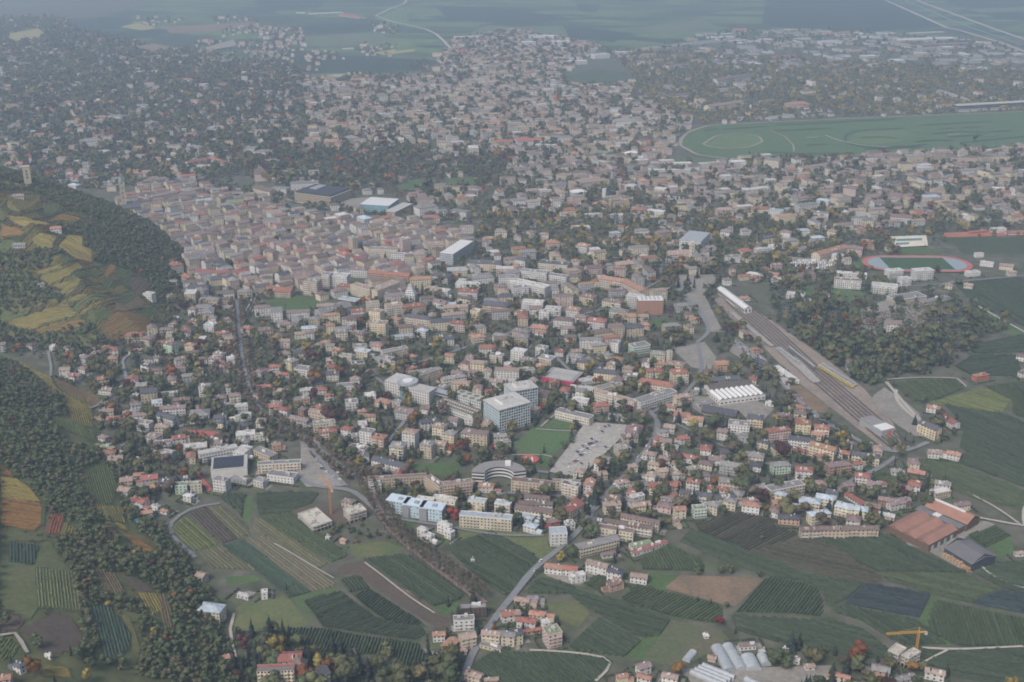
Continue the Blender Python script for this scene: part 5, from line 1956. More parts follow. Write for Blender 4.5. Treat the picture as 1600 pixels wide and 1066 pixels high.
# orange warehouses
OR = mat("warehouse_tile", (.29, .155, .115), .85, .06, (.15, .15)); WOOD = mat("dark_timber", (.13, .085, .06), .9, .1, (.4, .2))
x, y, w, d, a = frame3((366.7, 961.3), (381.5, 916.9), (417.6, 944.4)); t = thing("warehouse", "orange warehouse with three gables and pale doors", "warehouse", (x, y, 0), a, "orange warehouses")
m = MB(); m.box(-w / 2, w / 2, -d / 2, d / 2, -.5, 8); m.build("wall", WOOD, t)
for i in range(3):
    y0 = -d / 2 + d * i / 3; b = d / 3; m = MB()
    for (p, q) in ((y0, y0 + b / 2), (y0 + b, y0 + b / 2)):
        f = [(-w / 2 - .8, p, 8.05), (w / 2 + .8, p, 8.05), (w / 2 + .8, q, 11.2), (-w / 2 - .8, q, 11.2)]; m.face(f if p < q else f[::-1])
    for s in (-1, 1): m.face([(s * w / 2, y0, 8.04), (s * w / 2, y0 + b, 8.04), (s * w / 2, y0 + b / 2, 11.1)])
    m.build("gable_roof", OR, t)
for i in range(4):
    m = MB(); c = -w * .36 + w * .22 * i; m.box(c - 2, c + 2, -d / 2 - .15, -d / 2 - .02, 0, 5.5); m.build("door", mat("pale_door", (.42, .50, .52), .6, .1), t)
x, y, w, d, a = frame3((391.5, 979.2), (429.5, 953.3), (447.1, 967.8)); t = thing("warehouse", "long orange-roofed warehouse with pale skylight strip on its ridge", "warehouse", (x, y, 0), a, "orange warehouses")
m = MB(); wall_mesh(m, d, w, 9, "G", -.5); o = m.build("wall", WOOD, t); o.rotation_euler = (0, 0, R(90))
m = MB(); r_ = roof_mesh(m, d, w, 9, "G", .8); o = m.build("roof", OR, t); o.rotation_euler = (0, 0, R(90))
m = MB(); m.box(-1.2, 1.2, -d * .3, d * .44, 9 + r_ - .2, 9 + r_ + 1.0); m.build("ridge_skylight", WHITE, t)
t, w, d, H = block("warehouse", "flat dark hall wedged between the two orange warehouses", "warehouse", (383.9, 979.5), (420.8, 948.4), (431.1, 956.7), 7, WOOD, mat("grey_sheet", (.16, .165, .17), .8, 0, (.2, .15)), 0)
m = MB(); m.box(-w * .3, w * .3, d * .0, d * .14, H + .45, H + 1.2); m.build("skylight", WHITE, t)
x, y, w, d, a = frame3((389.2, 910.5), (408.6, 884.9), (435.4, 898.5)); t = thing("timber_shed", "dark sheet-roofed timber shed with stacks along its open side", "shed", (x, y, 0), a)
m = MB(); wall_mesh(m, d, w, 8, "G", -.5); o = m.build("wall", mat("navy_sheet", (.05, .06, .075), .7, 0, (.3, .2)), t); o.rotation_euler = (0, 0, R(90))
m = MB(); roof_mesh(m, d, w, 8, "G", .8, d * .0 + 3.2); o = m.build("roof", mat("sheet_roof", (.15, .14, .145), .7, 0, (.08, .15)), t); o.rotation_euler = (0, 0, R(90))
for i in range(26):
    yy = -d / 2 + d * (i + .4) / 26; h = rnd.uniform(2, 5.5); m = MB(); m.box(-w / 2 - 3.2 - rnd.random(), -w / 2 - .3, yy - .8, yy + .7, 0, h)
    tag(m.build("pallet_stack", mat("pallet_wood_%d" % (i % 3), [(.38, .22, .11), (.30, .2, .12), (.42, .3, .2)][i % 3], .9, .1), None, (x, y, 0), a), "stack of orange-brown pallets on the open side of the timber shed", "pallet stack", "pallet stacks beside the timber shed")
# greenhouses
PLAST = mat("greenhouse_film", (.34, .36, .37), .35, .08, (.2, .12), spec=.5)
def tunnel(p, q, w, h, label, name="greenhouse"):
    p = np.array(p); q = np.array(q); v = q - p; L = np.linalg.norm(v); c = (p + q) / 2; a = math.atan2(v[1], v[0])
    t = thing(name, label, "greenhouse", (c[0], c[1], 0), a, "greenhouses at the lower right"); m = MB(); N_ = 9
    pr = [(-w / 2, 0)] + [(-w / 2 * math.cos(math.pi * k / N_), 1.2 + (h - 1.2) * math.sin(math.pi * k / N_)) for k in range(N_ + 1)] + [(w / 2, 0)]
    for (a0, b0), (a1, b1) in zip(pr, pr[1:]): m.face([(-L / 2, a0, b0), (L / 2, a0, b0), (L / 2, a1, b1), (-L / 2, a1, b1)])
    for s in (-1, 1): m.face([(s * L / 2, a0, b0) for a0, b0 in pr])
    m.build("cover", PLAST, t)
    m = MB()
    for k in range(int(L / 4) + 1):
        xx = -L / 2 + L * k / int(L / 4)
        for (a0, b0), (a1, b1) in zip(pr[1:], pr[2:-1]): m.bar((xx, a0, b0 + .06), (xx, a1, b1 + .06), .07)
    m.build("hoops", METAL, t)["kind"] = "stuff"
    mark_poly(rect(c[0], c[1], L + 2, w + 2, a))
tunnel((163.6, 772.8), (169.0, 741.7), 9.5, 4.5, "left of the two long greenhouse tunnels")
tunnel((172.5, 774.5), (178.7, 743.2), 9.5, 4.5, "right of the two long greenhouse tunnels")
tunnel((185.9, 760.3), (188.1, 743.2), 12, 4.8, "short wide greenhouse right of the long tunnels")
tunnel((197.4, 761.9), (198.9, 749.7), 8, 4.2, "narrow greenhouse rightmost of the tunnels")
tunnel((144.2, 766.6), (136.7, 755.1), 6.5, 3.4, "small white tunnel alone in the market garden")
for i in range(5):
    a0, b0 = 1080 + i * 7.2, 1048 - i * 3.6
    tunnel((138.6, 740.5) if i == 0 else (142.0, 743.2) if i == 1 else (145.4, 746.0) if i == 2 else (148.8, 748.8) if i == 3 else (179.1, 732.2), (160.6, 724.5) if i == 0 else (164.1, 727.6) if i == 1 else (167.4, 729.9) if i == 2 else (170.9, 733.0) if i == 3 else (195.5, 716.9), 5.2, 4,
           ["nearest", "second", "third", "farthest", "separate right-hand"][i] + " bay of the grey glasshouse at the bottom edge", "glasshouse")
# churches and towers
GREENCU = mat("copper_green", (.16, .24, .22), .6, 0, (.4, .2)); STONE = mat("old_stone", (.40, .34, .26), .95, 0, (.4, .2)); REDSP = mat("spire_red", (.38, .10, .07), .8, 0, (.5, .15))
def tower(nm, label, x, y, w, H, cap, capm, wm, capk="spire", cat="church tower"):
    t = thing(nm, label, cat, (x, y, gz(x, y) - .3), R(20)); m = MB(); m.box(-w / 2, w / 2, -w / 2, w / 2, -.5, H); m.build("shaft", wm, t)
    m = MB()
    for z in np.arange(H * .45, H - 3, max(5, H * .16)):
        for s in (-1, 1): m.box(-w * .12, w * .12, s * (w / 2 + .04) - .02, s * (w / 2 + .04) + .02, z, z + 3.2); m.box(s * (w / 2 + .04) - .02, s * (w / 2 + .04) + .02, -w * .12, w * .12, z, z + 3.2)
    m.build("belfry_openings", GLASS, t)["kind"] = "stuff"
    m = MB()
    if capk == "dome":
        prof = [(w * .52, H), (w * .55, H + 1), (w * .46, H + w * .4), (w * .25, H + w * .75), (w * .20, H + w * 1.1), (w * .22, H + w * 1.3), (.2, H + cap)]
        for (r0, z0), (r1, z1) in zip(prof, prof[1:]):
            for k in range(8): A0, A1 = k * math.pi / 4, (k + 1) * math.pi / 4; m.face([(r0 * math.cos(A0), r0 * math.sin(A0), z0), (r0 * math.cos(A1), r0 * math.sin(A1), z0), (r1 * math.cos(A1), r1 * math.sin(A1), z1), (r1 * math.cos(A0), r1 * math.sin(A0), z1)])
    elif capk == "flat": m.box(-w * .53, w * .53, -w * .53, w * .53, H + .002, H + 1.2)
    else:
        e = w / 2 + .3
        for A0, A1 in (((-e, -e), (e, -e)), ((e, -e), (e, e)), ((e, e), (-e, e)), ((-e, e), (-e, -e))): m.face([(*A0, H), (*A1, H), (0, 0, H + cap)])
        m.face([(-e, -e, H - .01), (-e, e, H - .01), (e, e, H - .01), (e, -e, H - .01)])
    m.build("spire" if capk != "flat" else "parapet", capm, t); return t
x, y = (-743.7, 2155.2); tower("church_tower", "tall stone church steeple with green onion cap beside the wooded hill", x, y, 9.5, 58, 17, GREENCU, STONE, "dome")
building(*(-730.7, 2140.8), 42, 24, 4, 28, "dG", "t", "church", None, "church nave with huge dark roof")
x, y = (-799.1, 1870.1); tower("stone_tower", "square ruined stone tower above the upper vineyards", x, y, 11, 34, 2, STONE, STONE, "flat", "tower")
x, y = (-1072.7, 2539.0); tower("church_tower", "slim church tower with pointed red spire far left", x, y, 5, 22, 16, REDSP, wmat("w"))
x, y = (125.3, 3311.5); tower("church_tower", "red pointed church spire far behind the town centre", x, y, 8, 24, 26, REDSP, wmat("p"))
building(*(151.6, 3396.2), 36, 16, 4, 8, "oG", "y", "church", None, "church nave with orange roof")
x, y = (296.2, 1824.9); tower("church_tower", "slim pale flat-topped bell tower among trees", x, y, 6.5, 33, 1, wmat("c"), wmat("c"), "flat")
building(*(277.1, 1835.0), 38, 22, 4, 12, "tG", "c", "church", None, "pale church nave with tan roof")
x, y = (-721.0, 2437.9); tower("church_tower", "small white church turret with grey spire behind old town", x, y, 6, 20, 14, METAL, wmat("w"))
# white pyramid hotel
x, y = (-150.7, 1623.8); t = thing("pyramid_hotel", "white hotel tower tapering like a pyramid at its top", "hotel", (x, y, 0), R(-12)); m = MB(); W0 = 17; mg = MB()
for j in range(8):
    k = 1 if j < 4 else 1 - (j - 3) * .17; z = j * 3.1; m.box(-W0 / 2 * k, W0 / 2 * k, -W0 / 2 * .9 * k, W0 / 2 * .9 * k, z + .003, z + 3.1)
    for i in range(4):
        c = (-W0 / 2 + W0 * (i + .5) / 4) * k
        mg.box(c - 1.2 * k, c + 1.2 * k, -W0 / 2 * .9 * k - .06, -W0 / 2 * .9 * k - .01, z + .9, z + 2.5); mg.box(W0 / 2 * k + .01, W0 / 2 * k + .06, c * .9 - 1.0 * k, c * .9 + 1.0 * k, z + .9, z + 2.5); mg.box(-W0 / 2 * k - .06, -W0 / 2 * k - .01, c * .9 - 1.0 * k, c * .9 + 1.0 * k, z + .9, z + 2.5)
m.build("wall", WHITE, t); mg.build("glazing", GLASS, t)["kind"] = "stuff"
m = MB(); m.box(-3, 3, -2.5, 2.5, 24.8, 27); m.build("roof_hut", CONC, t); mark_poly(rect(x, y, 20, 20, 0))
# spa hall, spa hotel, offices, clinic
t, w, d, H = block("bath_hall", "glass bath hall under a flat white roof on a paved square", "bath hall", (-288.1, 2164.6), (-234.3, 2139.8), (-220.7, 2194.9), 14, HGLASS, WHITE, 0)
m = MB(); [m.box(-w / 2 - .1, w / 2 + .1, -d / 2 - .1, d / 2 + .1, z, z + .5) for z in (4.2, 8.8)]; m.build("floor_bands", METAL, t)
block("bath_annex", "long sandstone annex right of the glass bath hall", "bath house", (-232.8, 2127.2), (-219.6, 2103.4), (-191.3, 2168.9), 11, wmat("s"), CONC, 3, pitch=4, ww=2.6)
t, w, d, H = block("spa_hotel", "wide sandstone hotel with black set-back top floor", "hotel", (-426.7, 2240.3), (-353.1, 2193.1), (-321.5, 2256.5), 17, wmat("s"), CONC, 5, pitch=2.6, ww=1.7, wh=2)
m = MB(); m.box(-w * .47, w * .47, -d * .47, d * .47, H + .43, H + 4.2); m.build("top_floor", mat("black_cladding", (.05, .05, .06), .6), t)
m = MB(); m.box(-w * .1, w * .38, d * .1, d * .3, H + 4.21, H + 6); m.build("roof_hut", METAL, t)
block("office_cube", "large white six-storey office cube with grey roof", "office building", (288.9, 1897.1), (318.4, 1873.5), (343.1, 1929.3), 20, WHITE, METAL, 6, pitch=2.6, ww=1.5)
block("long_office", "long grey-white modern office slab with white roof", "office building", (-113.2, 1823.9), (-96.2, 1803.8), (-65.5, 1880.9), 19, mat("grey_glass_wall", (.42, .44, .46), .5, 0, (.2, .15)), WHITE, 6, pitch=2.4, ww=1.4)
x, y = (199.5, 1565.8); t = thing("brick_clinic", "orange brick clinic seven storeys high with white roof rim", "clinic", (x, y + 10, 0), R(2)); w, d, H = 36, 20, 21
m = MB(); m.box(-w / 2, w / 2, -d / 2, d / 2, -.5, H); m.build("wall", mat("clinic_brick", (.40, .22, .15), .9, 0, (.6, .12)), t); m = MB(); windows(m, w, d, H, 7, 0, 3, 1.5, 1.5, None, "fblr", .0); m.build("glazing", GLASS, t)["kind"] = "stuff"
m = MB(); roof_mesh(m, w, d, H, "f"); m.build("roof", WHITE, t); m = MB(); [m.box(c - 1, c + 1, -6, 6, H + .42, H + 1.4) for c in (-12, -6, 0, 6, 12)]; m.build("skylights", METAL, t)["kind"] = "stuff"; mark_poly(rect(x, y + 10, 40, 26, 0))
# station shed
p, q = np.array((317.0, 1663.3)), np.array((340.8, 1569.4)); v = q - p; L = np.linalg.norm(v); c = (p + q) / 2; a = math.atan2(v[1], v[0]); t = thing("station_shed", "very long white-roofed shed at the head of the railway yard", "railway shed", (c[0], c[1], 0), a)
m = MB(); m.box(-L / 2, L / 2, -6, 6, -.5, 8); m.build("wall", wmat("w"), t); m = MB(); roof_mesh(m, L, 12, 8, "G", .6); m.build("roof", WHITE, t); m = MB(); windows(m, L, 12, 8, 1, 0, 4, 2.6, 3.5); m.build("glazing", GLASS, t)["kind"] = "stuff"; mark_poly(rect(*c, L + 4, 16, a))
# train depot
p, q = np.array((403.7, 1195.6)), np.array((419.4, 1163.3)); v = q - p; L = np.linalg.norm(v); c = (p + q) / 2; a = math.atan2(v[1], v[0]); t = thing("train_depot", "grey flat train depot with an orange end door", "depot", (c[0], c[1], 0), a)
m = MB(); m.box(-L / 2, L / 2, -9, 9, -.5, 8); m.build("wall", METAL, t); m = MB(); m.box(-L / 2 - .2, L * .1, -9.2, 9.2, 8, 8.5); m.build("roof", mat("roof_slate", (.2, .2, .2)), t); m = MB(); m.box(L * .1 + .01, L / 2 + .2, -9.2, 9.2, 8, 8.6); m.build("white_roof", WHITE, t)
m = MB(); m.box(L / 2 + .02, L / 2 + .2, -1, 5, 0, 6); m.build("door", mat("door_orange", (.5, .14, .06)), t); mark_poly(rect(*c, L + 4, 22, a))
# grandstand and dome
p, q = np.array((1250.3, 3258.6)), np.array((1573.9, 3355.1)); v = q - p; L = np.linalg.norm(v); c = (p + q) / 2; a = math.atan2(v[1], v[0]); t = thing("grandstand", "long tiered racecourse grandstand behind the green track", "grandstand", (c[0], c[1] + 12, 0), a)
m = MB(); m.box(-L / 2, L / 2, -2, 12, -.5, 15); m.build("wall", mat("stand_dark", (.16, .17, .19)), t)
for k, (yy, zz) in enumerate(((-12, 4), (-9, 9.5), (-14, 16))):
    m = MB(); m.box(-L / 2 - 1, L / 2 + 1, yy, 12.2, zz, zz + 1.6, 0, True); m.build("deck" if k < 2 else "roof", CONC, t)
for k in range(5):
    m = MB(); m.box(-L / 2, L / 2, -17 + k * 2, -15 + k * 2, 0, .6 + k * .6); m.build("step", CONC, t)
mark_poly(rect(c[0], c[1] + 8, L, 44, a))
cx, cy = (279.1, 2662.3); t = thing("sports_dome", "white inflated sports dome among trees left of the racecourse", "dome", (cx, cy, 0)); m = MB()
for i in range(6):
    A0, A1 = i * math.pi / 12, (i + 1) * math.pi / 12
    for k in range(24):
        B0, B1 = k * math.pi / 12, (k + 1) * math.pi / 12
        P4 = [(23 * math.cos(A) * math.cos(B), 19 * math.cos(A) * math.sin(B), 12 * math.sin(A)) for A, B in ((A0, B0), (A0, B1), (A1, B1), (A1, B0))]
        m.face(P4 if i < 5 else P4[:3])
o = m.build("membrane", WHITE, t); o.data.polygons.foreach_set("use_smooth", [True] * len(o.data.polygons)); mark_poly([(cx + 26 * math.cos(k), cy + 22 * math.sin(k)) for k in np.arange(0, 6.2, .5)])
# supermarket
t, w, d, H = block("supermarket", "low supermarket with magenta edge round a grey roof", "supermarket", (38.2, 1322.3), (75.5, 1303.0), (89.9, 1334.8), 5.5, wmat("M"), mat("grey_sheet2", (.25, .25, .25), .8, 0, (.2, .15)), 0)
for k in range(6): m = MB(); m.box(-w * .42 + k * w * .15, -w * .42 + k * w * .15 + 2.5, -d * .4, d * .4, H + .43, H + .9); m.build("roof_light", CONC, t)
# pale blue apartment row
SKYR = mat("sheet_pale_blue", (.50, .58, .64), .5, .03, (.2, .1), spec=.5)
for k, (L_, N_, R_) in enumerate((((-120.3, 998.3), (-102.9, 985.5), (-98.4, 998.3)), ((-104.0, 990.6), (-86.3, 978.0), (-82.3, 991.9)), ((-87.3, 984.3), (-67.4, 971.8), (-63.9, 985.5)))):
    x, y, w, d, a = frame3(L_, N_, R_); t = thing("blue_apartment_block", "%s of three pale blue apartment blocks with pale blue roofs" % ("leftmost", "middle", "rightmost")[k], "apartment building", (x, y, 0), a, "pale blue apartment row")
    m = MB(); m.box(-w / 2, w / 2, -d / 2, d / 2, -.5, 13); m.build("wall", wmat("l"), t)
    m = MB(); m.box(-w / 2 - .6, w / 2 + .6, -d / 2 - .6, d / 2 + .6, 13, 13.5, 0, True); m.build("roof", SKYR, t)
    m = MB(); [m.box(rnd.uniform(-w * .4, w * .3), 0, 0, 0, 13.5, 13.5) for _ in ()]; m.box(-w * .2, w * .1, -d * .2, d * .0, 13.5, 14.6); m.build("roof_hut", METAL, t)
    m = MB(); windows(m, w, d, 13, 4, 0, 2.8, 1.1, 1.5, None, "fblr", .1); m.build("glazing", GLASS, t)["kind"] = "stuff"
    m = MB(); [m.box(-w / 2 - 1.6, -w / 2 - .01, -d / 2 + d * .68, d / 2, z, z + 1.0) for z in (.5, 3.7, 6.9, 10.1)]; m.box(-w / 2 - 1.7, -w / 2 - 1.62, -d / 2 + d * .66, d / 2, 0, 13); m.build("stair_tower", mat("grey_screen", (.24, .24, .25)), t)
# tower cranes
YEL = mat("crane_yellow", (.55, .30, .05), .6); ORG = mat("crane_orange", (.52, .22, .07), .6)
def crane(x, y, H, jib, az, back, label, m_, slope=0.0):
    t = thing("tower_crane", label, "crane", (x, y, 0)); m = MB(); h = .75
    for (i, j) in ((-h, -h), (h, -h), (h, h), (-h, h)): m.bar((i, j, 0), (i, j, H), .09)
    for z in np.arange(0, H - 2.4, 2.4): m.bar((-h, -h, z), (h, -h, z + 2.4), .1); m.bar((h, h, z), (-h, h, z + 2.4), .1); m.bar((-h, h, z), (-h, -h, z + 2.4), .1); m.bar((h, -h, z), (h, h, z + 2.4), .1)
    m.build("mast", m_, t); c, s = math.cos(R(az)), math.sin(R(az)); m = MB()
    e = lambda r, o, z: (c * r - s * o, s * r + c * o, H + z + r * slope)
    for (o, z) in ((-.6, 0), (.6, 0), (0, 1.4)): m.bar(e(-1, o, z), e(jib, o, z), .14)
    for r in np.arange(0, jib - 2, 2.0): m.bar(e(r, -.6, 0), e(r + 1, 0, 1.4), .08); m.bar(e(r + 1, 0, 1.4), e(r + 2, .6, 0), .08)
    m.build("jib", m_, t); m = MB(); m.bar(e(0, 0, 0), e(-back, 0, 0), .5); m.build("counter_jib", m_, t)
    m = MB(); p = e(-back, 0, -1.2); m.box(p[0] - 1, p[0] + 1, p[1] - 1, p[1] + 1, p[2] - 1.2, p[2] + 1.2, 0, True); m.build("counterweight", CONC, t)
    m = MB(); m.bar((0, 0, H), (0, 0, H + 4.5), .25); m.bar((0, 0, H + 4.5), e(jib * .7, 0, 1.4), .06); m.bar((0, 0, H + 4.5), e(-back, 0, .4), .06); m.build("tie_mast", m_, t)
    m = MB(); p = e(jib * .6, 0, 0); m.bar(p, (p[0], p[1], H * .5), .05); m.build("hoist_rope", METAL, t)
crane(*(322.7, 770.2), 17, 27, 186, 6, "yellow tower crane over the concrete building site, lower right", YEL)
crane(*(-176.5, 987.3), 31, 24, 118, 8, "orange tower crane above the left building site", ORG)
crane(*(-510.1, 2669.5), 36, 30, 205, 8, "left of two orange tower cranes behind the big hotel", ORG, .35)
crane(*(-470.9, 2676.7), 34, 38, 2, 14, "right of two orange tower cranes behind the big hotel", ORG)
# unfinished buildings
RAW = mat("raw_concrete", (.42, .39, .34), .95, .05, (.3, .2)); PALE = mat("screed", (.46, .43, .37), .95, 0, (.4, .15))
def shell(L_, N_, R_, floors, label):
    x, y, w, d, a = frame3(L_, N_, R_); t = thing("concrete_shell", label, "building site", (x, y, 0), a, "unfinished concrete shells")
    for j in range(floors + 1):
        m = MB(); m.box(-w / 2, w / 2, -d / 2, d / 2, j * 3 - .3, j * 3, 0, True); m.build("slab", PALE if j == floors else RAW, t)
    for j in range(floors):
        m = MB(); k = int(w / 5) + 1; q = int(d / 5) + 1
        for i in range(k + 1):
            for s in (-1, 1): xx = -w / 2 + .4 + (w - .8) * i / k; m.box(xx - .25, xx + .25, s * (d / 2 - .4) - .25, s * (d / 2 - .4) + .25, j * 3 + .001, j * 3 + 2.7)
        for i in range(1, q):
            for s in (-1, 1): yy = -d / 2 + .4 + (d - .8) * i / q; m.box(s * (w / 2 - .4) - .25, s * (w / 2 - .4) + .25, yy - .25, yy + .25, j * 3 + .001, j * 3 + 2.7)
        m.box(-w * .25, w * .1, -d * .2, d * .25, j * 3 + .001, j * 3 + 2.69); m.build("columns", RAW, t)["kind"] = "stuff"
    m = MB(); z = floors * 3
    for q_ in ((-w / 2, w / 2, -d / 2, -d / 2 + .4), (-w / 2, w / 2, d / 2 - .4, d / 2), (-w / 2, -w / 2 + .4, -d / 2 + .4, d / 2 - .4), (w / 2 - .4, w / 2, -d / 2 + .4, d / 2 - .4)): m.box(*q_, z + .001, z + 1.2)
    m.box(-w * .3, -w * .1, -d * .2, d * .1, z, z + 1.8); m.build("edge_wall", PALE, t); m = MB()
    for _ in range(14): bx, by = rnd.uniform(-w * .45, w * .4), rnd.uniform(-d * .45, d * .4); m.box(bx, bx + rnd.uniform(.4, 3), by, by + rnd.uniform(.3, 2), z + .002, z + rnd.uniform(.3, 2.2))
    m.build("formwork", RAW, t)["kind"] = "stuff"
shell((-204.0, 979.2), (-187.8, 951.3), (-171.4, 963.3), 2, "larger pale concrete shell under the orange crane")
shell((-162.8, 981.9), (-155.6, 969.5), (-140.3, 979.4), 3, "smaller grey concrete shell right of the orange crane")
shell((294.9, 757.0), (301.3, 750.4), (310.7, 759.5), 3, "left concrete shell of the building site with yellow crane")
shell((303.6, 751.3), (307.8, 745.6), (320.2, 754.5), 3, "right concrete shell of the building site with yellow crane")
# hotel at the bottom edge
t, w, d, H = block("yellow_hotel", "yellow seven-storey hotel with a red-edged flat roof at the bottom edge", "hotel", (-195.4, 728.2), (-192.6, 722.0), (-164.9, 723.6), 16, wmat("y"), mat("grey_sheet3", (.17, .15, .15)), 5, pitch=2.4, ww=1.5)
m = MB(); [m.box(-w / 2 + w * (i + .25) / 7, -w / 2 + w * (i + .8) / 7, -d / 2 - 1.3, -d / 2 - .02, z, z + 1.0) for i in range(7) for z in (3.2, 6.4, 9.6, 12.8)]; m.build("balconies", wmat("c"), t)["kind"] = "stuff"
m = MB(); m.box(-w / 2 - .4, w / 2 + .4, d / 2 - 2, d / 2 + .4, H + .43, H + 1.3); m.build("red_edge", rmat("r"), t)
building(*(-170.7, 740.7), 17, 12, 5, 5, "rG", "w", "hotel_wing", "hotel wings", "red-gabled hotel wing")
building(*(-164.0, 735.0), 12, 12, 4, 0, "mP", "c", "hotel_wing", "hotel wings", "hotel turret with pointed roof")
building(*(-146.9, 725.2), 14, 12, 4, 40, "dG", "y", "hotel_wing", "hotel wings", "yellow gabled hotel wing")

# running track and pools
cx, cy = (663.9, 1808.9)
def stadium(r, half, n=18): return [(half + r * math.cos(R(-90 + 180 * k / n)), r * math.sin(R(-90 + 180 * k / n))) for k in range(n + 1)] + [(-half + r * math.cos(R(90 + 180 * k / n)), r * math.sin(R(90 + 180 * k / n))) for k in range(n + 1)]
m = MB(); m.face([(x, y, 1.9) for x, y in stadium(45.5, 43)]); tag(m.build("running_track", mat("tartan_red", (.38, .13, .11), .9, 0, (.3, .08)), None, (cx, cy, 0), R(-1)), "red running track with pale lanes around a green pitch", None, None, "structure")
m = MB(); m.face([(x, y, 1.93) for x, y in stadium(36.5, 43)]); tag(m.build("track_infield", mat("infield_blue", (.24, .29, .32), .9, 0, (.2, .1)), None, (cx, cy, 0), R(-1)), None, None, None, "structure")
m = MB(); m.face([(-52, -33, 1.96), (52, -33, 1.96), (52, 33, 1.96), (-52, 33, 1.96)]); tag(m.build("football_pitch", mat("field_turf2", (.045, .085, .035), .95, 0, (.2, .15)), None, (cx, cy, 0), R(-1)), None, None, None, "structure")
mark_poly([(cx + x, cy + y) for x, y in stadium(50, 43)])
def sheet(nm, ty, pts, z, label=None):
    m = MB(); m.face([(x, y, z + gz(x, y) * 1.0) for x, y in pts]); mark_poly(pts)
    return tag(m.build(nm, mat("field_" + ty, FT[ty][0], .9 if ty not in ("pool", "teal") else .15, 0, (.25, .12), col2=FT[ty][1])), label, None, None, "structure")
sheet("pool_terrace", "cream", [(666.8, 1971.5), (736.5, 1979.8), (718.1, 1915.1), (659.2, 1903.4)], 1.6)
sheet("swimming_pool_water", "teal", [(675.3, 1955.1), (722.4, 1961.2), (718.7, 1947.0), (672.0, 1940.9)], 1.66)
sheet("swimming_pool_water", "teal", [(666.7, 1930.9), (691.3, 1934.9), (688.6, 1923.0), (663.5, 1917.1)], 1.66)
sheet("swimming_pool_water", "pool", [(-357.2, 954.8), (-357.6, 964.8), (-350.8, 960.3), (-351.1, 950.2)], .6, "bright blue swimming pool below the red-roofed villa")
sheet("sports_surface", "redp", [(-333.1, 1077.3), (-330.1, 1078.8), (-303.2, 1036.8), (-307.4, 1032.7)], .7)
sheet("sports_surface", "redp", [(-372.2, 1178.5), (-346.1, 1175.2), (-327.3, 1171.8), (-334.8, 1158.7), (-346.4, 1161.9)], .7)
cx, cy = (18.4, 1102.3); m = MB(); disc(m, 10, .6, 2.0, 28); tag(m.build("helipad", mat("helipad_red", (.42, .09, .07)), None, (cx, cy, 0)), "round red helicopter pad below the hospital lawn", "helipad")
o = bpy.context.scene.objects.get("helipad"); m = MB(); m.box(-4, -2.2, -5, 5, 2.01, 2.05); m.box(2.2, 4, -5, 5, 2.01, 2.05); m.box(-2.2, 2.2, -.9, .9, 2.01, 2.05); m.build("painted_letter", WHITE, o); mark_poly([(cx + 12 * math.cos(k), cy + 12 * math.sin(k)) for k in np.arange(0, 6.2, .6)])

for b in BL:
    building(*b)

# ------------------------------------------------------------------ districts: further houses
ZON = []
for ln in DISTRICTS.strip().split("\n"):
    a, b = ln.split(" ; "); t = a.split(); P = np.array([list(map(float, q.split(","))) for q in b.split()])
    ZON.append((t[0], *map(float, t[1:]), P))
FAR = {"V": [], "F": [], "M": []}; far_n = 0
town_small = 0
HM = [wmat(c) for c in "wctpyg"] + [rmat(c) for c in "mrbtgodwlv"] + [GLASS]
far_mb = MB(); old_cand = []
PAL = {"oldtown": "mmmmmbbbbbrtggd", "villas": "mmrrtbggow", "farcentre": "mmmmrtttggbbwo", "righttown": "mmmmrtttggbbwd", "centre": "mmmrttgggbbdwo", "leftlow": "mmrrrttgdow", "lower": "mmrrttgdob", "industry": "ggtgwdb", "barracks": "mbgr", "farfarm": "mmrto"}
WP = {"industry": "tggw", "oldtown": "wwccctpyt", "farcentre": "wcctttpyg", "righttown": "wwcctttpyg", "centre": "wwccttpyg"}
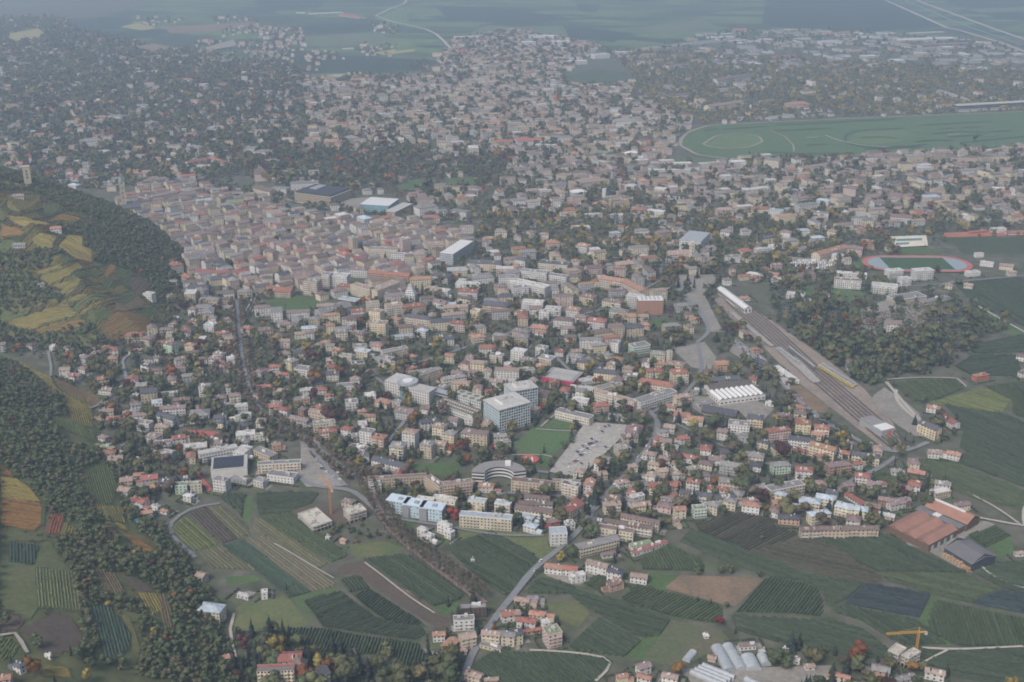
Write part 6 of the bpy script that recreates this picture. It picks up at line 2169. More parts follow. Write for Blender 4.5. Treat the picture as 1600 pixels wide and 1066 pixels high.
for (zn, hp, cell, tp, cf, au, zang, P) in ZON:
    if hp <= 0: continue
    a0 = R(zang); u = np.array([math.cos(a0), math.sin(a0)]); v = np.array([-u[1], u[0]]); pu, pv = P @ u, P @ v
    for qv in np.arange(pv.min(), pv.max(), cell * (1.15 if zn != "oldtown" else .95)):
        for qu in np.arange(pu.min(), pu.max(), cell):
            if rnd.random() > hp: continue
            jit = cell * (.22 if zn != "oldtown" else .08)
            xy = u * (qu + rnd.uniform(-jit, jit)) + v * (qv + rnd.uniform(-jit, jit)); x, y = xy
            if not inview(x, y) or not free(x, y) or seg_dist(np.array([x]), np.array([y]), P)[0] < 0 or gz(x, y) > 1: continue
            if zn == "oldtown": w, d, n = cell * rnd.uniform(.9, 1.6), cell * rnd.uniform(.8, 1.05), rnd.choice((3, 3, 4, 4, 5))
            elif zn == "industry": w, d, n = rnd.uniform(30, 85), rnd.uniform(20, 45), rnd.choice((1, 2, 2, 3))
            else:
                big = rnd.random() < (.6 if zn in ("farcentre", "righttown", "centre") else .35 if zn == "villas" else .12)
                w, d, n = (rnd.uniform(17, 34), rnd.uniform(11, 16), rnd.choice((3, 4, 4, 5))) if big else (rnd.uniform(10, 16), rnd.uniform(9, 12), rnd.choice((2, 2, 3)))
            ok = all(free(px_, py_) for px_, py_ in rect(x, y, w * .9, d * .9, a0)) and free(x, y)
            if not ok: continue
            col = rnd.choice(PAL.get(zn, "mmrtgb")); wl = rnd.choice(WP.get(zn, "wwwwwccctpyg")); kd = rnd.choice("hhGG") if not (col in "wl" or n >= 5 or zn == "industry") else "f"
            ang = zang + rnd.gauss(0, 7 if zn != "oldtown" else 9) + (90 if rnd.random() < .3 and zn != "oldtown" else 0)
            mark_poly(rect(x, y, w + 1, d + 1, R(ang)))
            old_cand.append((math.hypot(x, y), zn, x, y, w, d, n, ang, col + kd, wl))
old_cand.sort()
n_ind = {"oldtown": 0, "other": 0}
for (dist, zn, x, y, w, d, n, ang, rf, wl) in old_cand:
    key = "oldtown" if zn == "oldtown" else "other"
    if (key == "oldtown" and n_ind[key] < 170) or (key == "other" and n_ind[key] < 110 and n <= 3):
        n_ind[key] += 1
        if key == "oldtown":
            H = n * 3.05 + .4; m = MB(); wall_mesh(m, w, d, H, rf[1], -.6); q = MB(); windows(q, w, d, H, n, 0, 3.0, 1.1, 1.5)
            for f in q.f: m.face([q.v[i] for i in f], 1)
            if rf[1] == "G" and d > w: w, d = d, w
            what = "%s old-town house with %s %s" % (WALLNAME[wl], ROOFNAME[rf[0]], "flat roof" if rf[1] == "f" else "gable roof" if rf[1] == "G" else "hip roof")
            o = tag(m.build("old_town_house", [wmat(wl), GLASS], None, (x, y, 0), R(ang)), what, "old-town house", "houses packed in the old town")
            m = MB(); r_ = roof_mesh(m, w, d, H, rf[1], .4, min(w, d) / 2 * (.42 if rf[1] == "G" else .6))
            m.build("roof", rmat(rf[0]), o); place(o, what, x, y)
        else: building(x, y, w, d, n, ang, rf, wl)
        continue
    H = n * 3.05 + .4; wi = "wctpyg".index(wl); ri = 6 + "mrbtgodwlv".index(rf[0]); q = MB()
    wall_mesh(q, w, d, H, rf[1], -.6, wi); roof_mesh(q, w, d, H, rf[1], .5, None, ri)
    windows(q, w, d, H, n, 16, 3.4 if dist < 2600 else 4.6, 1.4, 1.6, None, "flr", .1)
    c, s = math.cos(R(ang)), math.sin(R(ang)); b0 = len(far_mb.v)
    far_mb.v.extend([(x + c * a_ - s * b_, y + s * a_ + c * b_, z_) for a_, b_, z_ in q.v]); far_mb.f.extend([tuple(i + b0 for i in f) for f in q.f]); far_mb.m.extend(q.m); far_n += 1
tag(far_mb.build("town_houses", HM), "mass of small houses filling the far town between the larger ones", "houses", None, "stuff")

# ------------------------------------------------------------------ plots round the nearer houses: drives, lawns, hedges
hm_, dm_, lm_ = MB(), MB(), MB()
for (x, y, w, d, a) in GARDENS:
    c, s = math.cos(a), math.sin(a); W2, D2 = w / 2 + rnd.uniform(4, 8), d / 2 + rnd.uniform(4, 8)
    T = lambda u_, v_: (x + c * u_ - s * v_, y + s * u_ + c * v_)
    zz = rnd.uniform(.02, .055)
    for q in range(2):
        u0, v0 = rnd.choice((-1, 1)) * (w / 2 + rnd.uniform(1, 3)), rnd.uniform(-D2, D2 * .3); sw, sl = rnd.uniform(2.5, 5), rnd.uniform(5, 12)
        if free(*T(u0, v0 + sl)) and free(*T(u0 + sw, v0)): dm_.face([(*T(u0, v0), zz + q * .006), (*T(u0 + sw, v0), zz + q * .006), (*T(u0 + sw, v0 + sl), zz + q * .006), (*T(u0, v0 + sl), zz + q * .006)])
    if rnd.random() < .5 and free(*T(0, -D2)): lm_.face([(*T(-W2 * .8, -D2), zz + .02), (*T(W2 * .5, -D2), zz + .02), (*T(W2 * .5, -d / 2 - 1), zz + .02), (*T(-W2 * .8, -d / 2 - 1), zz + .02)])
    for (u0, v0, u1, v1) in ((-W2, -D2, W2, -D2), (W2, -D2, W2, D2), (W2, D2, -W2, D2), (-W2, D2, -W2, -D2)):
        if rnd.random() < .4: continue
        n = int(math.hypot(u1 - u0, v1 - v0) / 2.2)
        for k in range(n):
            t_ = (k + .5) / n; p_ = T(u0 + (u1 - u0) * t_, v0 + (v1 - v0) * t_)
            if not free(*p_) or rnd.random() < .12: continue
            h_ = rnd.uniform(.9, 2.3); r_ = rnd.uniform(.5, 1.0); hm_.box(p_[0] - r_, p_[0] + r_, p_[1] - r_, p_[1] + r_, 0, h_)
tag(hm_.build("garden_hedges", mat("hedge_green", (.05, .065, .036), .95, .1, (.3, .35))), "clipped hedges round the gardens of the town", "hedges", None, "stuff")
tag(dm_.build("driveways", mat("drive_paving", (.24, .225, .205), .95, 0, (.12, .3))), None, None, None, "structure")
tag(lm_.build("garden_lawns", mat("garden_lawn", (.078, .112, .046), .95, 0, (.1, .3), col2=(.10, .11, .055), big=.06)), None, None, None, "structure")

# ------------------------------------------------------------------ trees
def ico(sub=1):
    import bmesh
    bm = bmesh.new(); bmesh.ops.create_icosphere(bm, subdivisions=sub, radius=1); V = np.array([v.co[:] for v in bm.verts]); F = np.array([[v.index for v in f.verts] for f in bm.faces]); bm.free(); return V, F
I1 = ico(1)
def tris(pos, nor, size, r):
    n = len(pos); nor = nor + r.normal(0, .55, (n, 3)); nor /= np.linalg.norm(nor, axis=1)[:, None]
    a = np.cross(nor, r.normal(0, 1, (n, 3))); a /= np.linalg.norm(a, axis=1)[:, None]; b = np.cross(nor, a); s = size * r.uniform(.6, 1.3, (n, 1))
    V = np.stack([pos + a * s, pos - a * s * .5 + b * s * .8, pos - a * s * .5 - b * s * .8], 1).reshape(-1, 3); return V, np.arange(3 * n).reshape(n, 3)
def crown_broad(seed, nl, wide=.36, low=.16, size=.075, core=True, k=7):
    r = np.random.default_rng(seed); ang = r.uniform(0, 6.28, k); rad = r.uniform(.25, .62, k) * wide; zz = r.uniform(low + .18, .86, k); lob = np.stack([rad * np.cos(ang), rad * np.sin(ang), zz], 1); lr = r.uniform(.45, .68, k) * wide
    Vs, Fs, nb = [], [], 0
    if core:
        for i in range(k):
            V = I1[0] * lr[i] * r.uniform(.78, .95, (len(I1[0]), 1)) * (1, 1, .9) + lob[i]; Vs.append(V); Fs.append(I1[1] + nb); nb += len(V)
    i = r.integers(0, k, nl); d = r.normal(0, 1, (nl, 3)); d /= np.linalg.norm(d, axis=1)[:, None]; d[:, 2] = np.abs(d[:, 2]) * .9 - .15
    pos = lob[i] + d * lr[i][:, None] * r.uniform(.85, 1.12, (nl, 1)) * (1, 1, .9); V, F = tris(pos, d, size, r); Vs.append(V); Fs.append(F + nb); V = np.concatenate(Vs); F = np.concatenate(Fs)
    V[:, 2] *= 1 / V[:, 2].max(); return V, F
def crown_con(seed, rings, per, wid=.2, low=.06):
    r = np.random.default_rng(seed); Vs, Fs, nb = [], [], 0
    for j in range(rings):
        t = j / (rings - 1); z = low + (1 - low) * t * .93; rad = wid * (1 - t) ** .8 + .012; dz = .20 * (1 - t * .5)
        for k in range(max(4, int(per * (1 - t * .5)))):
            A = r.uniform(0, 6.28); q = rad * r.uniform(.65, 1.2); h = .05 + .3 * rad; c, s = math.cos(A), math.sin(A); w = .38 * q + .01
            tip = (c * q, s * q, z - dz * .25 * r.uniform(.2, 1.3)); Vs.append(np.array([(c * q * .1 - s * w, s * q * .1 + c * w, z + h * .55), (c * q * .1 + s * w, s * q * .1 - c * w, z + h * .55), tip, (0, 0, z + h)]))
            Fs.append(np.array([(0, 2, 3), (1, 3, 2), (0, 1, 2)]) + nb); nb += 4
    return np.concatenate(Vs), np.concatenate(Fs)
def trunk_mesh(limbs=3):
    m = MB(); n = 5; pr = [(.022, -.05), (.016, .2), (.010, .5), (.004, .75)]
    for (r0, z0), (r1, z1) in zip(pr, pr[1:]):
        for k in range(n): A0, A1 = 2 * math.pi * k / n, 2 * math.pi * (k + 1) / n; m.face([(r0 * math.cos(A0), r0 * math.sin(A0), z0), (r0 * math.cos(A1), r0 * math.sin(A1), z0), (r1 * math.cos(A1), r1 * math.sin(A1), z1), (r1 * math.cos(A0), r1 * math.sin(A0), z1)])
    for k in range(limbs): A = k * 2.2; m.bar((0, 0, .28 + .08 * k), (.16 * math.cos(A), .16 * math.sin(A), .5 + .08 * k), .006)
    return m
BARK = mat("bark", (.075, .06, .048), .95, .1)
SPC = {"broad": (.082, .094, .050), "conifer": (.044, .060, .050), "orange": (.19, .085, .036), "yellow": (.24, .185, .058), "red": (.22, .04, .03), "darkred": (.085, .035, .035), "brown": (.120, .095, .070), "cypress": (.020, .034, .024), "olive": (.120, .114, .056), "avenue": (.112, .096, .064)}
VARY = {"broad": (.28, .04), "conifer": (.26, .03), "olive": (.26, .04), "brown": (.3, .03)}
def leafmat(sp, mass): v, h = VARY.get(sp, (.25, .025)); return mat("leaves_%s%s" % (sp, "_mass" if mass else ""), SPC[sp], .9, v, hue=h, attr=mass, spec=.15)
WOODC = {"broad": (.078, .096, .050), "olive": (.098, .102, .053), "brown": (.102, .092, .060)}
def wood_leaf(sp): return mat("woodland_leaves_" + sp, WOODC.get(sp, SPC[sp]), .9, .14, hue=.018, attr=True, spec=.15)
def shapes(sp, lod):
    nl = (200, 60, 24)[lod]; rg = ((11, 12), (7, 8), (4, 5))[lod]
    if sp == "conifer": return [crown_con(s, rg[0], rg[1], .19 + .04 * (s % 3)) for s in range(4)]
    if sp == "wood": return [crown_broad(s + 70, (40, 26, 16)[lod], .42, .0, (.12, .14, .17)[lod], True, (3, 3, 2)[lod]) for s in range(5)]
    if sp == "cypress": return [crown_con(s + 9, rg[0], rg[1], .075) for s in range(2)]
    if sp == "avenue": return [crown_broad(s + 40, nl, .17, .25, .045, False) for s in range(3)]
    if lod == 2: return [crown_broad(s, nl, .38, .1, .20, False) for s in range(4)]
    return [crown_broad(s, nl, (.36, .42, .32)[s % 3], .14, (.075, .12)[lod], True, (7, 4)[lod]) for s in range(5)]
SH = {}
def sh(sp, lod):
    base = sp if sp in ("conifer", "cypress", "avenue", "wood") else "broad"
    if (base, lod) not in SH: SH[(base, lod)] = shapes(base, lod)
    return SH[(base, lod)]
TM = trunk_mesh().mesh("trunk", [BARK]); CM = {}
def crown_mesh(sp, lod, i):
    if (sp, lod, i) not in CM: V, F = sh(sp, lod)[i % len(sh(sp, lod))]; CM[(sp, lod, i)] = fast_mesh("crown", V, F, [leafmat(sp, False)])
    return CM[(sp, lod, i)]
TREENAME = {"broad": ("broadleaf_tree", "green broadleaf tree", "broadleaf tree"), "olive": ("broadleaf_tree", "olive-green broadleaf tree", "broadleaf tree"), "conifer": ("conifer_tree", "dark conifer", "conifer"), "orange": ("autumn_tree", "orange autumn tree", "autumn tree"), "yellow": ("autumn_tree", "yellow autumn tree", "autumn tree"), "red": ("autumn_tree", "bright red autumn tree", "autumn tree"), "darkred": ("autumn_tree", "dark red tree", "autumn tree"), "brown": ("autumn_tree", "brown half-bare tree", "autumn tree"), "cypress": ("cypress_tree", "slim dark cypress", "cypress"), "avenue": ("avenue_tree", "half-bare brown avenue tree", "avenue tree")}
def tree(sp, x, y, h, parts=True, word=""):
    nm, what, cat = TREENAME[sp]; z = gz(x, y) - .1; i = rnd.randint(0, 4); what = word + what; rot = rnd.uniform(0, 6.28); k = rnd.uniform(.85, 1.15)
    if parts:
        t = thing(nm, what, cat, (x, y, z), rot, {"conifer": "conifers among the houses", "broadleaf tree": "broadleaf trees among the houses", "autumn tree": "autumn-coloured trees among the houses", "cypress": "cypresses", "avenue tree": "half-bare trees along the avenues"}[cat]); t.scale = (h * k, h * k, h)
        obj("trunk", TM, t); obj("crown", crown_mesh(sp, 0, i), t)
    else:
        t = tag(obj(nm, crown_mesh(sp, 0 if math.hypot(x, y) < 1500 else 1, i), None, (x, y, z), rot), what, cat, {"conifer": "conifers among the houses", "broadleaf tree": "broadleaf trees among the houses", "autumn tree": "autumn-coloured trees among the houses", "cypress": "cypresses", "avenue tree": "half-bare trees along the avenues"}[cat]); t.scale = (h * k, h * k, h)
    place(t, ("tall " if h > 18 else "small " if h < 9 else "") + what, x, y)
ntree = {}
for ln in TREES.strip().split("\n"):
    t = ln.split(); x, y, h = float(t[1]) / 10, float(t[2]) / 10, float(t[3]) / 10
    tree(t[0], x, y, h); ntree[TREENAME[t[0]][2]] = ntree.get(TREENAME[t[0]][2], 0) + 1
    i, j = int((x - OX) / OC), int((y - OY) / OC)
    if 0 <= i < 1800 and 0 <= j < 1800: occ[j - 1:j + 2, i - 1:i + 2] = True
# avenue rows
for (kind, w), lst in ROADPTS.items():
    for Q in lst:
        if kind == "redpath" or (kind == "asphalt" and w == "7" and Q[0][0] < -400 and Q[0][1] > 1400):
            s = 0.0; T = np.gradient(Q, axis=0); T /= np.linalg.norm(T, axis=1)[:, None]; acc = 0; near = kind == "redpath"
            for k in range(1, len(Q)):
                seg = np.linalg.norm(Q[k] - Q[k - 1]); acc += seg
                while acc > (7.0 if near else 11):
                    acc -= 7.0 if near else 11; p = Q[k] - T[k] * acc
                    for sd in (-1, 1):
                        off = (5.5 if near else 7) * sd; x, y = p[0] - T[k][1] * off + rnd.gauss(0, .5), p[1] + T[k][0] * off + rnd.gauss(0, .5)
                        tree("avenue" if near else "brown", x, y, rnd.uniform(13, 17) if near else rnd.uniform(9, 13), near)
                        i, j = int((x - OX) / OC), int((y - OY) / OC)
                        if 0 <= i < 1800 and 0 <= j < 1800: occ[j - 1:j + 2, i - 1:i + 2] = True
# scattered trees by district
graves = np.array([(508.5, 1583.8), (601.8, 1626.8), (653.1, 1583.8), (606.2, 1529.5), (522.0, 1490.9), (475.2, 1466.1)])
r_ = cells(graves[:, 0].min(), graves[:, 0].max(), graves[:, 1].min(), graves[:, 1].max())
if r_: occ[r_[0]] |= (seg_dist(r_[1], r_[2], graves) > 0) & (rng.random(r_[1].shape) < .55)
cand = []
def pick(cf, au):
    q = rnd.random()
    if q < cf * .9: return "conifer" if rnd.random() < .93 else "cypress"
    if q < cf * .9 + au * .7: return rnd.choice(("orange", "yellow", "brown", "brown", "brown", "olive", "olive", "olive", "darkred"))
    return "broad" if rnd.random() < .7 else "olive"
for (zn, hp, cell, tp, cf, au, zang, P) in ZON:
    x0, y0 = P.min(0); x1, y1 = P.max(0); mid = math.hypot(*P.mean(0)); st = 7.0 + mid / 520
    XX, YY = np.meshgrid(np.arange(x0, x1, st), np.arange(y0, y1, st)); XX = (XX + rng.uniform(-.45, .45, XX.shape) * st).ravel(); YY = (YY + rng.uniform(-.45, .45, YY.shape) * st).ravel()
    ii, jj = ((XX - OX) / OC).astype(int), ((YY - OY) / OC).astype(int); ok = (ii >= 0) & (ii < 1800) & (jj >= 0) & (jj < 1800) & (rng.random(XX.shape) < tp)
    XX, YY, ii, jj = XX[ok], YY[ok], ii[ok], jj[ok]; ok = ~occ[jj, ii]; XX, YY = XX[ok], YY[ok]
    ok = (seg_dist(XX, YY, P) > 0) & (gzs(XX, YY) < .5); XX, YY = XX[ok], YY[ok]
    for xx, yy in zip(XX.tolist(), YY.tolist()):
            if not inview(xx, yy, 0, 40): continue
            sp = pick(cf, au)
            if zn in ("barracks", "lanes") and sp in ("orange", "brown", "darkred"): sp = rnd.choice(("yellow", "yellow", "olive"))
            h = (rnd.uniform(11, 19) if rnd.random() < .3 else rnd.uniform(5.5, 12)) * (1.25 if sp == "conifer" and rnd.random() < .4 else 1) * (1.55 if zn == "villas" else 1.4 if zn in ("wood", "parkstrip", "stationpark", "cemetery", "farwood") else 1.1) * (.75 if zn == "oldtown" else 1)
            if zn in ("farcentre", "righttown"): h *= 1.25
            if zn == "scrub": h *= .45
            if zn == "bottomwood": h *= 1.2
            cand.append((math.hypot(xx, yy), sp, xx, yy, h))
XX, YY = np.meshgrid(np.arange(-1250, -150, 5.3), np.arange(700, 2300, 5.3)); XX = (XX + rng.uniform(-2.6, 2.6, XX.shape)).ravel(); YY = (YY + rng.uniform(-2.6, 2.6, YY.shape)).ravel()
ok = gzs(XX, YY) > .6; XX, YY = XX[ok], YY[ok]; openness = np.zeros(len(XX), bool)
for P in CLEARINGS: openness |= seg_dist(XX, YY, P) > 0
for xx, yy, op in zip(XX.tolist(), YY.tolist(), openness.tolist()):   # hill woodland
    if op and rnd.random() > .10: continue
    z = gz(xx, yy)
    if not free(xx, yy) or not inview(xx, yy, z + 6, 50): continue
    q = rnd.random(); sp = "broad" if q < .66 else "olive" if q < .84 else "brown" if q < .93 else "conifer" if q < .98 else rnd.choice(("orange", "yellow", "darkred"))
    cand.append((math.hypot(xx, yy) + 5000, sp, xx, yy, rnd.uniform(2.5, 4.5) if op else (rnd.uniform(4.8, 7.5) if rnd.random() < .8 else rnd.uniform(7.5, 10))))
cand.sort(key=lambda q: q[0])
mass = {}; cap = {"conifer": 150, "broadleaf tree": 150, "autumn tree": 110, "cypress": 40, "avenue tree": 0}; got = {}
for (dist, sp, x, y, h) in cand:
    cat = TREENAME[sp][2]
    if dist < 5000 and got.get(cat, 0) < cap[cat]: got[cat] = got.get(cat, 0) + 1; tree(sp, x, y, h, False); continue
    forest = dist >= 5000; dd = dist - 5000 if forest else dist
    lod = 0 if dd < 900 else (1 if dd < 1500 else 2)
    mass.setdefault((forest, sp, lod), []).append((x, y, h))
MASSNAME = {False: ("town_trees", "trees standing among the houses of the town"), True: ("hill_forest", "autumn woodland covering the slopes of the vine hill")}
parts = {}
for (forest, sp, lod), lst in mass.items():
    A = np.array(lst); n = len(A); Z = gzs(A[:, 0], A[:, 1]) - .1; shp = sh(("wood", sp)[sp in ("conifer", "cypress")] if forest else sp, lod); pk = rng.integers(0, len(shp), n)
    for i, (V, F) in enumerate(shp):
        q = np.where(pk == i)[0]
        if not len(q): continue
        th = rng.uniform(0, 6.28, len(q)); k = A[q, 2] * rng.uniform(.85, 1.2, len(q)) * (1.25 if forest else 1.0); c, s = np.cos(th)[:, None], np.sin(th)[:, None]
        VX = V[None, :, 0] * k[:, None]; VY = V[None, :, 1] * k[:, None]; VZ = V[None, :, 2] * A[q, 2][:, None]
        W = np.stack([VX * c - VY * s + A[q, 0][:, None], VX * s + VY * c + A[q, 1][:, None], VZ + Z[q][:, None]], -1).reshape(-1, 3)
        FF = (F[None] + (np.arange(len(q)) * len(V))[:, None, None]).reshape(-1, 3)
        tn = np.repeat(np.clip(rng.normal(.5, .22, len(q)), 0, 1), len(V)); tn = np.clip(tn + rng.normal(0, .05, len(tn)), 0, 1)
        parts.setdefault((forest, sp), []).append((W, FF, tn))
for (forest, sp), L_ in parts.items():
    nb = 0; Vs, Fs, Ts = [], [], []
    for W, FF, tn in L_: Vs.append(W); Fs.append(FF + nb); Ts.append(tn); nb += len(W)
    nm, lb = MASSNAME[forest]
    me = fast_mesh(nm, np.concatenate(Vs), np.concatenate(Fs), [leafmat(sp, True) if not forest else wood_leaf(sp)], tint=np.concatenate(Ts))
    tag(obj(nm, me), TREENAME[sp][1] + "s, " + lb, "trees", None, "stuff")

# ------------------------------------------------------------------ cars, vans, trains, gravestones
def car_mesh(col, kind=0):
    m = MB(); l, w = (4.3, 1.8) if kind == 0 else (5.6, 2.1); h1, h2 = (.85, 1.45) if kind == 0 else (1.5, 2.5)
    m.box(-l / 2, l / 2, -w / 2, w / 2, .35, h1, 0, True); a, b = (-l * .38, l * .2) if kind == 0 else (-l * .48, l * .32)
    V0 = [(a, -w * .46), (b, -w * .46), (b, w * .46), (a, w * .46)]; V1 = [(a + .4, -w * .38), (b - .6, -w * .38), (b - .6, w * .38), (a + .4, w * .38)]
    for k in range(4): m.face([(*V0[k], h1), (*V0[(k + 1) % 4], h1), (*V1[(k + 1) % 4], h2), (*V1[k], h2)], 1 if kind == 0 or k == 1 else 0)
    m.face([(*q, h2) for q in V1], 0)
    for sx in (-1, 1):
        for sy in (-1, 1):
            cx_, cy_ = sx * l * .31, sy * (w / 2 + .01)
            m.face([(cx_ + .33 * math.cos(k * math.pi / 4), cy_, .33 + .33 * math.sin(k * math.pi / 4)) for k in range(8)], 2)
    return m.mesh("car", [mat("car_paint_%s" % col[0], col[1], .35, 0, spec=.5), GLASS, mat("tyre", (.02, .02, .02))])
CARC = [("white", (.72, .72, .72)), ("white", (.72, .72, .72)), ("white", (.72, .72, .72)), ("silver", (.46, .47, .48)), ("silver", (.46, .47, .48)), ("grey", (.18, .185, .19)), ("black", (.03, .03, .035)), ("red", (.28, .05, .045)), ("blue", (.07, .10, .17))]
CARM = [(c[0], car_mesh(c)) for c in CARC]; VANM = car_mesh(CARC[0], 1); ncar = 0
def car(x, y, a, where, van=False):
    global ncar
    if ncar >= 300 and not van: return
    nm, me = ("white", VANM) if van else rnd.choice(CARM)
    o = obj("van" if van else "car", me, None, (x, y, gz(x, y) + (1.25 if not van else 1.2)), a + (math.pi if rnd.random() < .5 else 0)); ncar += not van
    tag(o, "%s %s %s" % (nm, "van" if van else "car", where), "van" if van else "car", "%ss %s" % ("white van" if van else nm + " car", where))
p0, p1, p2 = np.array((65.2, 1137.8)), np.array((126.6, 1180.2)), np.array((44.9, 1077.3)); u = (p1 - p0); Lu = np.linalg.norm(u); u /= Lu; v = np.array([u[1], -u[0]])
lot = np.array([(41.6, 1077.3), (68.5, 1147.3), (85.6, 1195.5), (130.9, 1187.0), (114.9, 1152.2), (83.3, 1090.4), (65.2, 1068.7)])
cu, cv = lot @ u, lot @ v; row = 0
for r_ in np.arange(cv.min() + 4, cv.max(), 8.2):
    row += 1
    for q in np.arange(cu.min(), cu.max(), 2.7):
        x, y = u * q + v * r_
        if seg_dist(np.array([x]), np.array([y]), lot)[0] < 2: continue
        px_, py_ = seen(x, y); dens = .85 if 690 < py_ < 725 else .5 if py_ < 676 else .16
        if rnd.random() < dens * (.5 + .5 * math.sin(q * .13 + r_)): car(x, y, math.atan2(v[1], v[0]) + rnd.gauss(0, .03), "parked in the big hospital car park")
pm = MB()
for r_ in np.arange(cv.min() + 4, cv.max(), 8.2):
    for q in np.arange(cu.min(), cu.max(), 2.7):
        c0 = u * (q + 1.35) + v * r_
        if seg_dist(c0[:1], c0[1:], lot)[0] < 3: continue
        a_, b_ = u * .09, v * 2.5; z = 1.35; P4 = [c0 - a_ - b_, c0 + a_ - b_, c0 + a_ + b_, c0 - a_ + b_]; pm.face([(p_[0], p_[1], z) for p_ in P4][::-1])
tag(pm.build("parking_bay_lines", mat("bay_paint", (.62, .61, .58), .9)), "white painted bay lines of the big hospital car park", "painted lines", None, "stuff")
def along(pts, step, offs, dens, where):
    P = [np.array(p) for p in pts]
    for a, b in zip(P, P[1:]):
        L = np.linalg.norm(b - a); t = (b - a) / L; n = np.array([-t[1], t[0]])
        for s in np.arange(0, L, step):
            for o in offs:
                if rnd.random() < dens: q = a + t * s + n * o; car(q[0], q[1], math.atan2(t[1], t[0]) + rnd.gauss(0, .04), where)
along([(303.0, 1454.0), (319.4, 1384.8), (331.9, 1327.2), (342.6, 1252.8), (359.3, 1199.0), (377.6, 1158.7), (397.1, 1128.3)], 6.0, (-5.2, 5.2, 1.7), .34, "along the road beside the railway yard")
along([(-215.5, 1125.2), (-200.4, 1094.9), (-186.6, 1070.1), (-173.1, 1058.8)], 3.2, (4.5, -4.5), .5, "parked by the small road loop left of the tall blocks")
along([(297.4, 1423.3), (310.6, 1369.4)], 3.0, (9, 14, 19), .5, "parked on the station forecourt")
along([(272.1, 1005.1), (402.0, 1133.0), (432.5, 1129.9)], 6, (2, -2), .3, "on the crossroads right of the railway yard")
along([(78.7, 998.7), (120.0, 1070.1), (157.4, 1152.2)], 14, (2.2, -2.2), .35, "driving on the road beside the car park")
along([(165.4, 1234.4), (120.3, 1234.4), (83.3, 1314.9)], 9, (2.2, -2.2), .4, "on the street below the supermarket")
along([(-396.3, 1671.8), (-390.4, 1612.2), (-388.8, 1569.9)], 3.0, (3, 8, 13), .6, "parked beside the glass school, left")
for (kind, w), lst in ROADPTS.items():
    if kind != "asphalt": continue
    for Q in lst:
        for k in range(1, len(Q) - 1):
            if rnd.random() < .16 and math.hypot(*Q[k]) < 1500 and ncar < 298:
                t_ = Q[k + 1] - Q[k - 1]; t_ /= np.linalg.norm(t_); sd = rnd.choice((-1.6, 1.6)); car(Q[k][0] - t_[1] * sd, Q[k][1] + t_[0] * sd, math.atan2(t_[1], t_[0]), "driving on a street of the town")
for k in range(15):
    a_, b_ = np.array((328.2, 1542.8)), np.array((413.8, 1148.9)); p_ = a_ + (b_ - a_) * k / 14; m = MB(); m.bar((0, 0, 0), (0, 0, 9), .10); m.bar((0, 0, 8), (5, .8, 8.2), .05); m.bar((0, 0, 6.8), (4, .7, 8.1), .04)
    o = tag(m.build("overhead_line_mast", mat("mast_steel", (.16, .16, .16), .6), None, (p_[0], p_[1], 0)), "thin grey mast carrying the overhead line along the railway yard", "mast", "overhead line masts of the railway yard")
k = 0
for yy in (409.0, 412.5, 416.5, 420.5):
    for xx in np.arange(1236 if yy > 412 else 1248, 1301, 3.5):
        if rnd.random() < .12: continue
        p = [(461.3, 1824.9), (530.1, 1824.9), (451.7, 1782.7), (519.1, 1782.7)]
        s_, t_ = (xx - 1236) / 65, (yy - 409) / 12
        q = np.array(p[0]) * (1 - s_) * (1 - t_) + np.array(p[1]) * s_ * (1 - t_) + np.array(p[2]) * (1 - s_) * t_ + np.array(p[3]) * s_ * t_
        car(q[0], q[1], R(80), "parked in the packed lot of white vans", True)
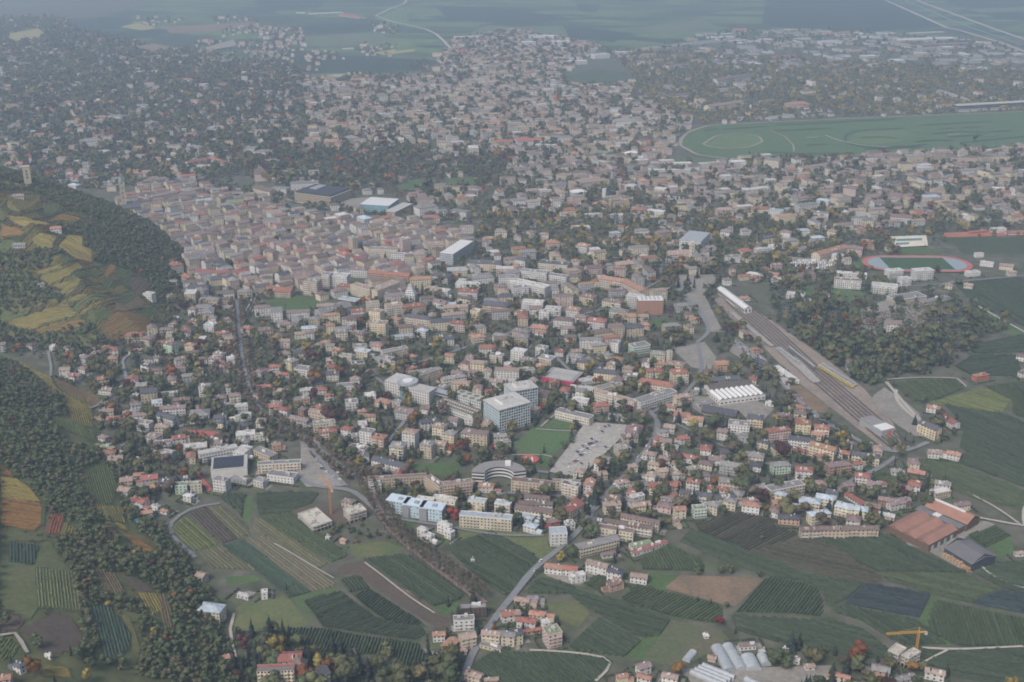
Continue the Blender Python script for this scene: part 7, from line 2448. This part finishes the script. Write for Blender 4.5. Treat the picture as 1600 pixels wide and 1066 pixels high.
# tracks, platforms and trains
for k in range(6):
    o = k * 5.6
    for nm, w_ in (("rails", 1.5),):
        ribbon(nm, w_, [np.array(p) + np.array((o * .95, o * .2)) for p in ((313.6, 1662.7), (320.7, 1603.6), (344.0, 1485.9), (365.8, 1352.2), (387.3, 1249.1), (399.4, 1185.3), (414.1, 1126.8))], 1.9 + k * .01)
ribbon("platform", 7, [(317.5, 1569.9), (332.8, 1496.0), (348.3, 1435.0)], 2.05); ribbon("platform", 9, [(354.1, 1430.3), (365.7, 1369.4), (375.9, 1310.9)], 2.06); ribbon("platform", 5, [(367.6, 1395.9), (380.9, 1314.9)], 2.07)
def train(p, q, n, col, label):
    p = np.array(p); q = np.array(q); v = q - p; L = np.linalg.norm(v); t = thing("train", label, "train", (p[0], p[1], 1.9), math.atan2(v[1], v[0]), "trains standing in the yard"); l = L / n
    for k in range(n):
        m = MB(); x0, x1 = k * l + .4, (k + 1) * l - .4; m.box(x0, x1, -1.45, 1.45, .7, 3.4, 0, True); c = m.build("coach", col, t)
        m = MB(); m.box(x0 + .05, x1 - .05, -1.2, 1.2, 3.4, 4.0); m.build("roof", METAL, c); m = MB()
        for w_ in np.arange(x0 + 1.2, x1 - 1.5, 2.1):
            for s in (-1, 1): m.face([(w_, s * 1.47, 1.9), (w_ + 1.5, s * 1.47, 1.9), (w_ + 1.5, s * 1.47, 2.9), (w_, s * 1.47, 2.9)])
        m.build("glazing", GLASS, c); m = MB(); m.box(x0 + 1, x1 - 1, -1.1, 1.1, .05, .7); m.build("bogies", METAL, c)
train((391.3, 1361.9), (417.1, 1294.0), 5, mat("train_yellow", (.60, .45, .08), .5), "yellow and white train on the right side of the railway yard")
train((396.9, 1366.2), (421.9, 1299.9), 5, mat("train_cream", (.45, .43, .38), .5), "white train standing beside the yellow one")
train((354.1, 1422.1), (368.1, 1369.4), 4, mat("train_silver", (.36, .37, .38), .5), "pale train standing at the middle platform")
train((367.6, 1425.6), (384.2, 1354.4), 4, mat("train_grey", (.2, .19, .18), .6), "dark goods train behind the middle platform")
gm = MB(); gp_ = graves; x0, y0 = gp_.min(0); x1, y1 = gp_.max(0)
for y in np.arange(y0, y1, 5.0):
    for x in np.arange(x0, x1, 2.4):
        if seg_dist(np.array([x]), np.array([y]), gp_)[0] > 0 and rnd.random() < .6: gm.box(x, x + 1.7, y, y + rnd.uniform(.5, 2.4), 0, rnd.uniform(.5, 1.8))
tag(gm.build("gravestones", mat("grave_stone", (.30, .26, .235), .9, 0, (.3, .3))), "rows of pale gravestones in the cemetery", "gravestones", None, "stuff")
write_labels()

# ------------------------------------------------------------------ haze
m = MB(); m.box(-9500, 9500, -1000, 16500, -1.7, 605, 0, True); hz = m.build("haze", mat("haze_air", (1, 1, 1))); tag(hz, "pale autumn haze over the valley", None, None, "stuff")
hm = hz.data.materials[0]; hn = hm.node_tree; hn.nodes.clear(); ho = hn.nodes.new("ShaderNodeOutputMaterial"); hv = hn.nodes.new("ShaderNodeVolumePrincipled")
hv.inputs["Density"].default_value = 1.2e-4; hv.inputs["Color"].default_value = (.68, .83, 1.0, 1); hv.inputs["Anisotropy"].default_value = 0.2
hn.links.new(hv.outputs[0], ho.inputs["Volume"])
print("objects", len(S.objects), "far houses", far_n, "cars", ncar, "tree candidates", len(cand), got)
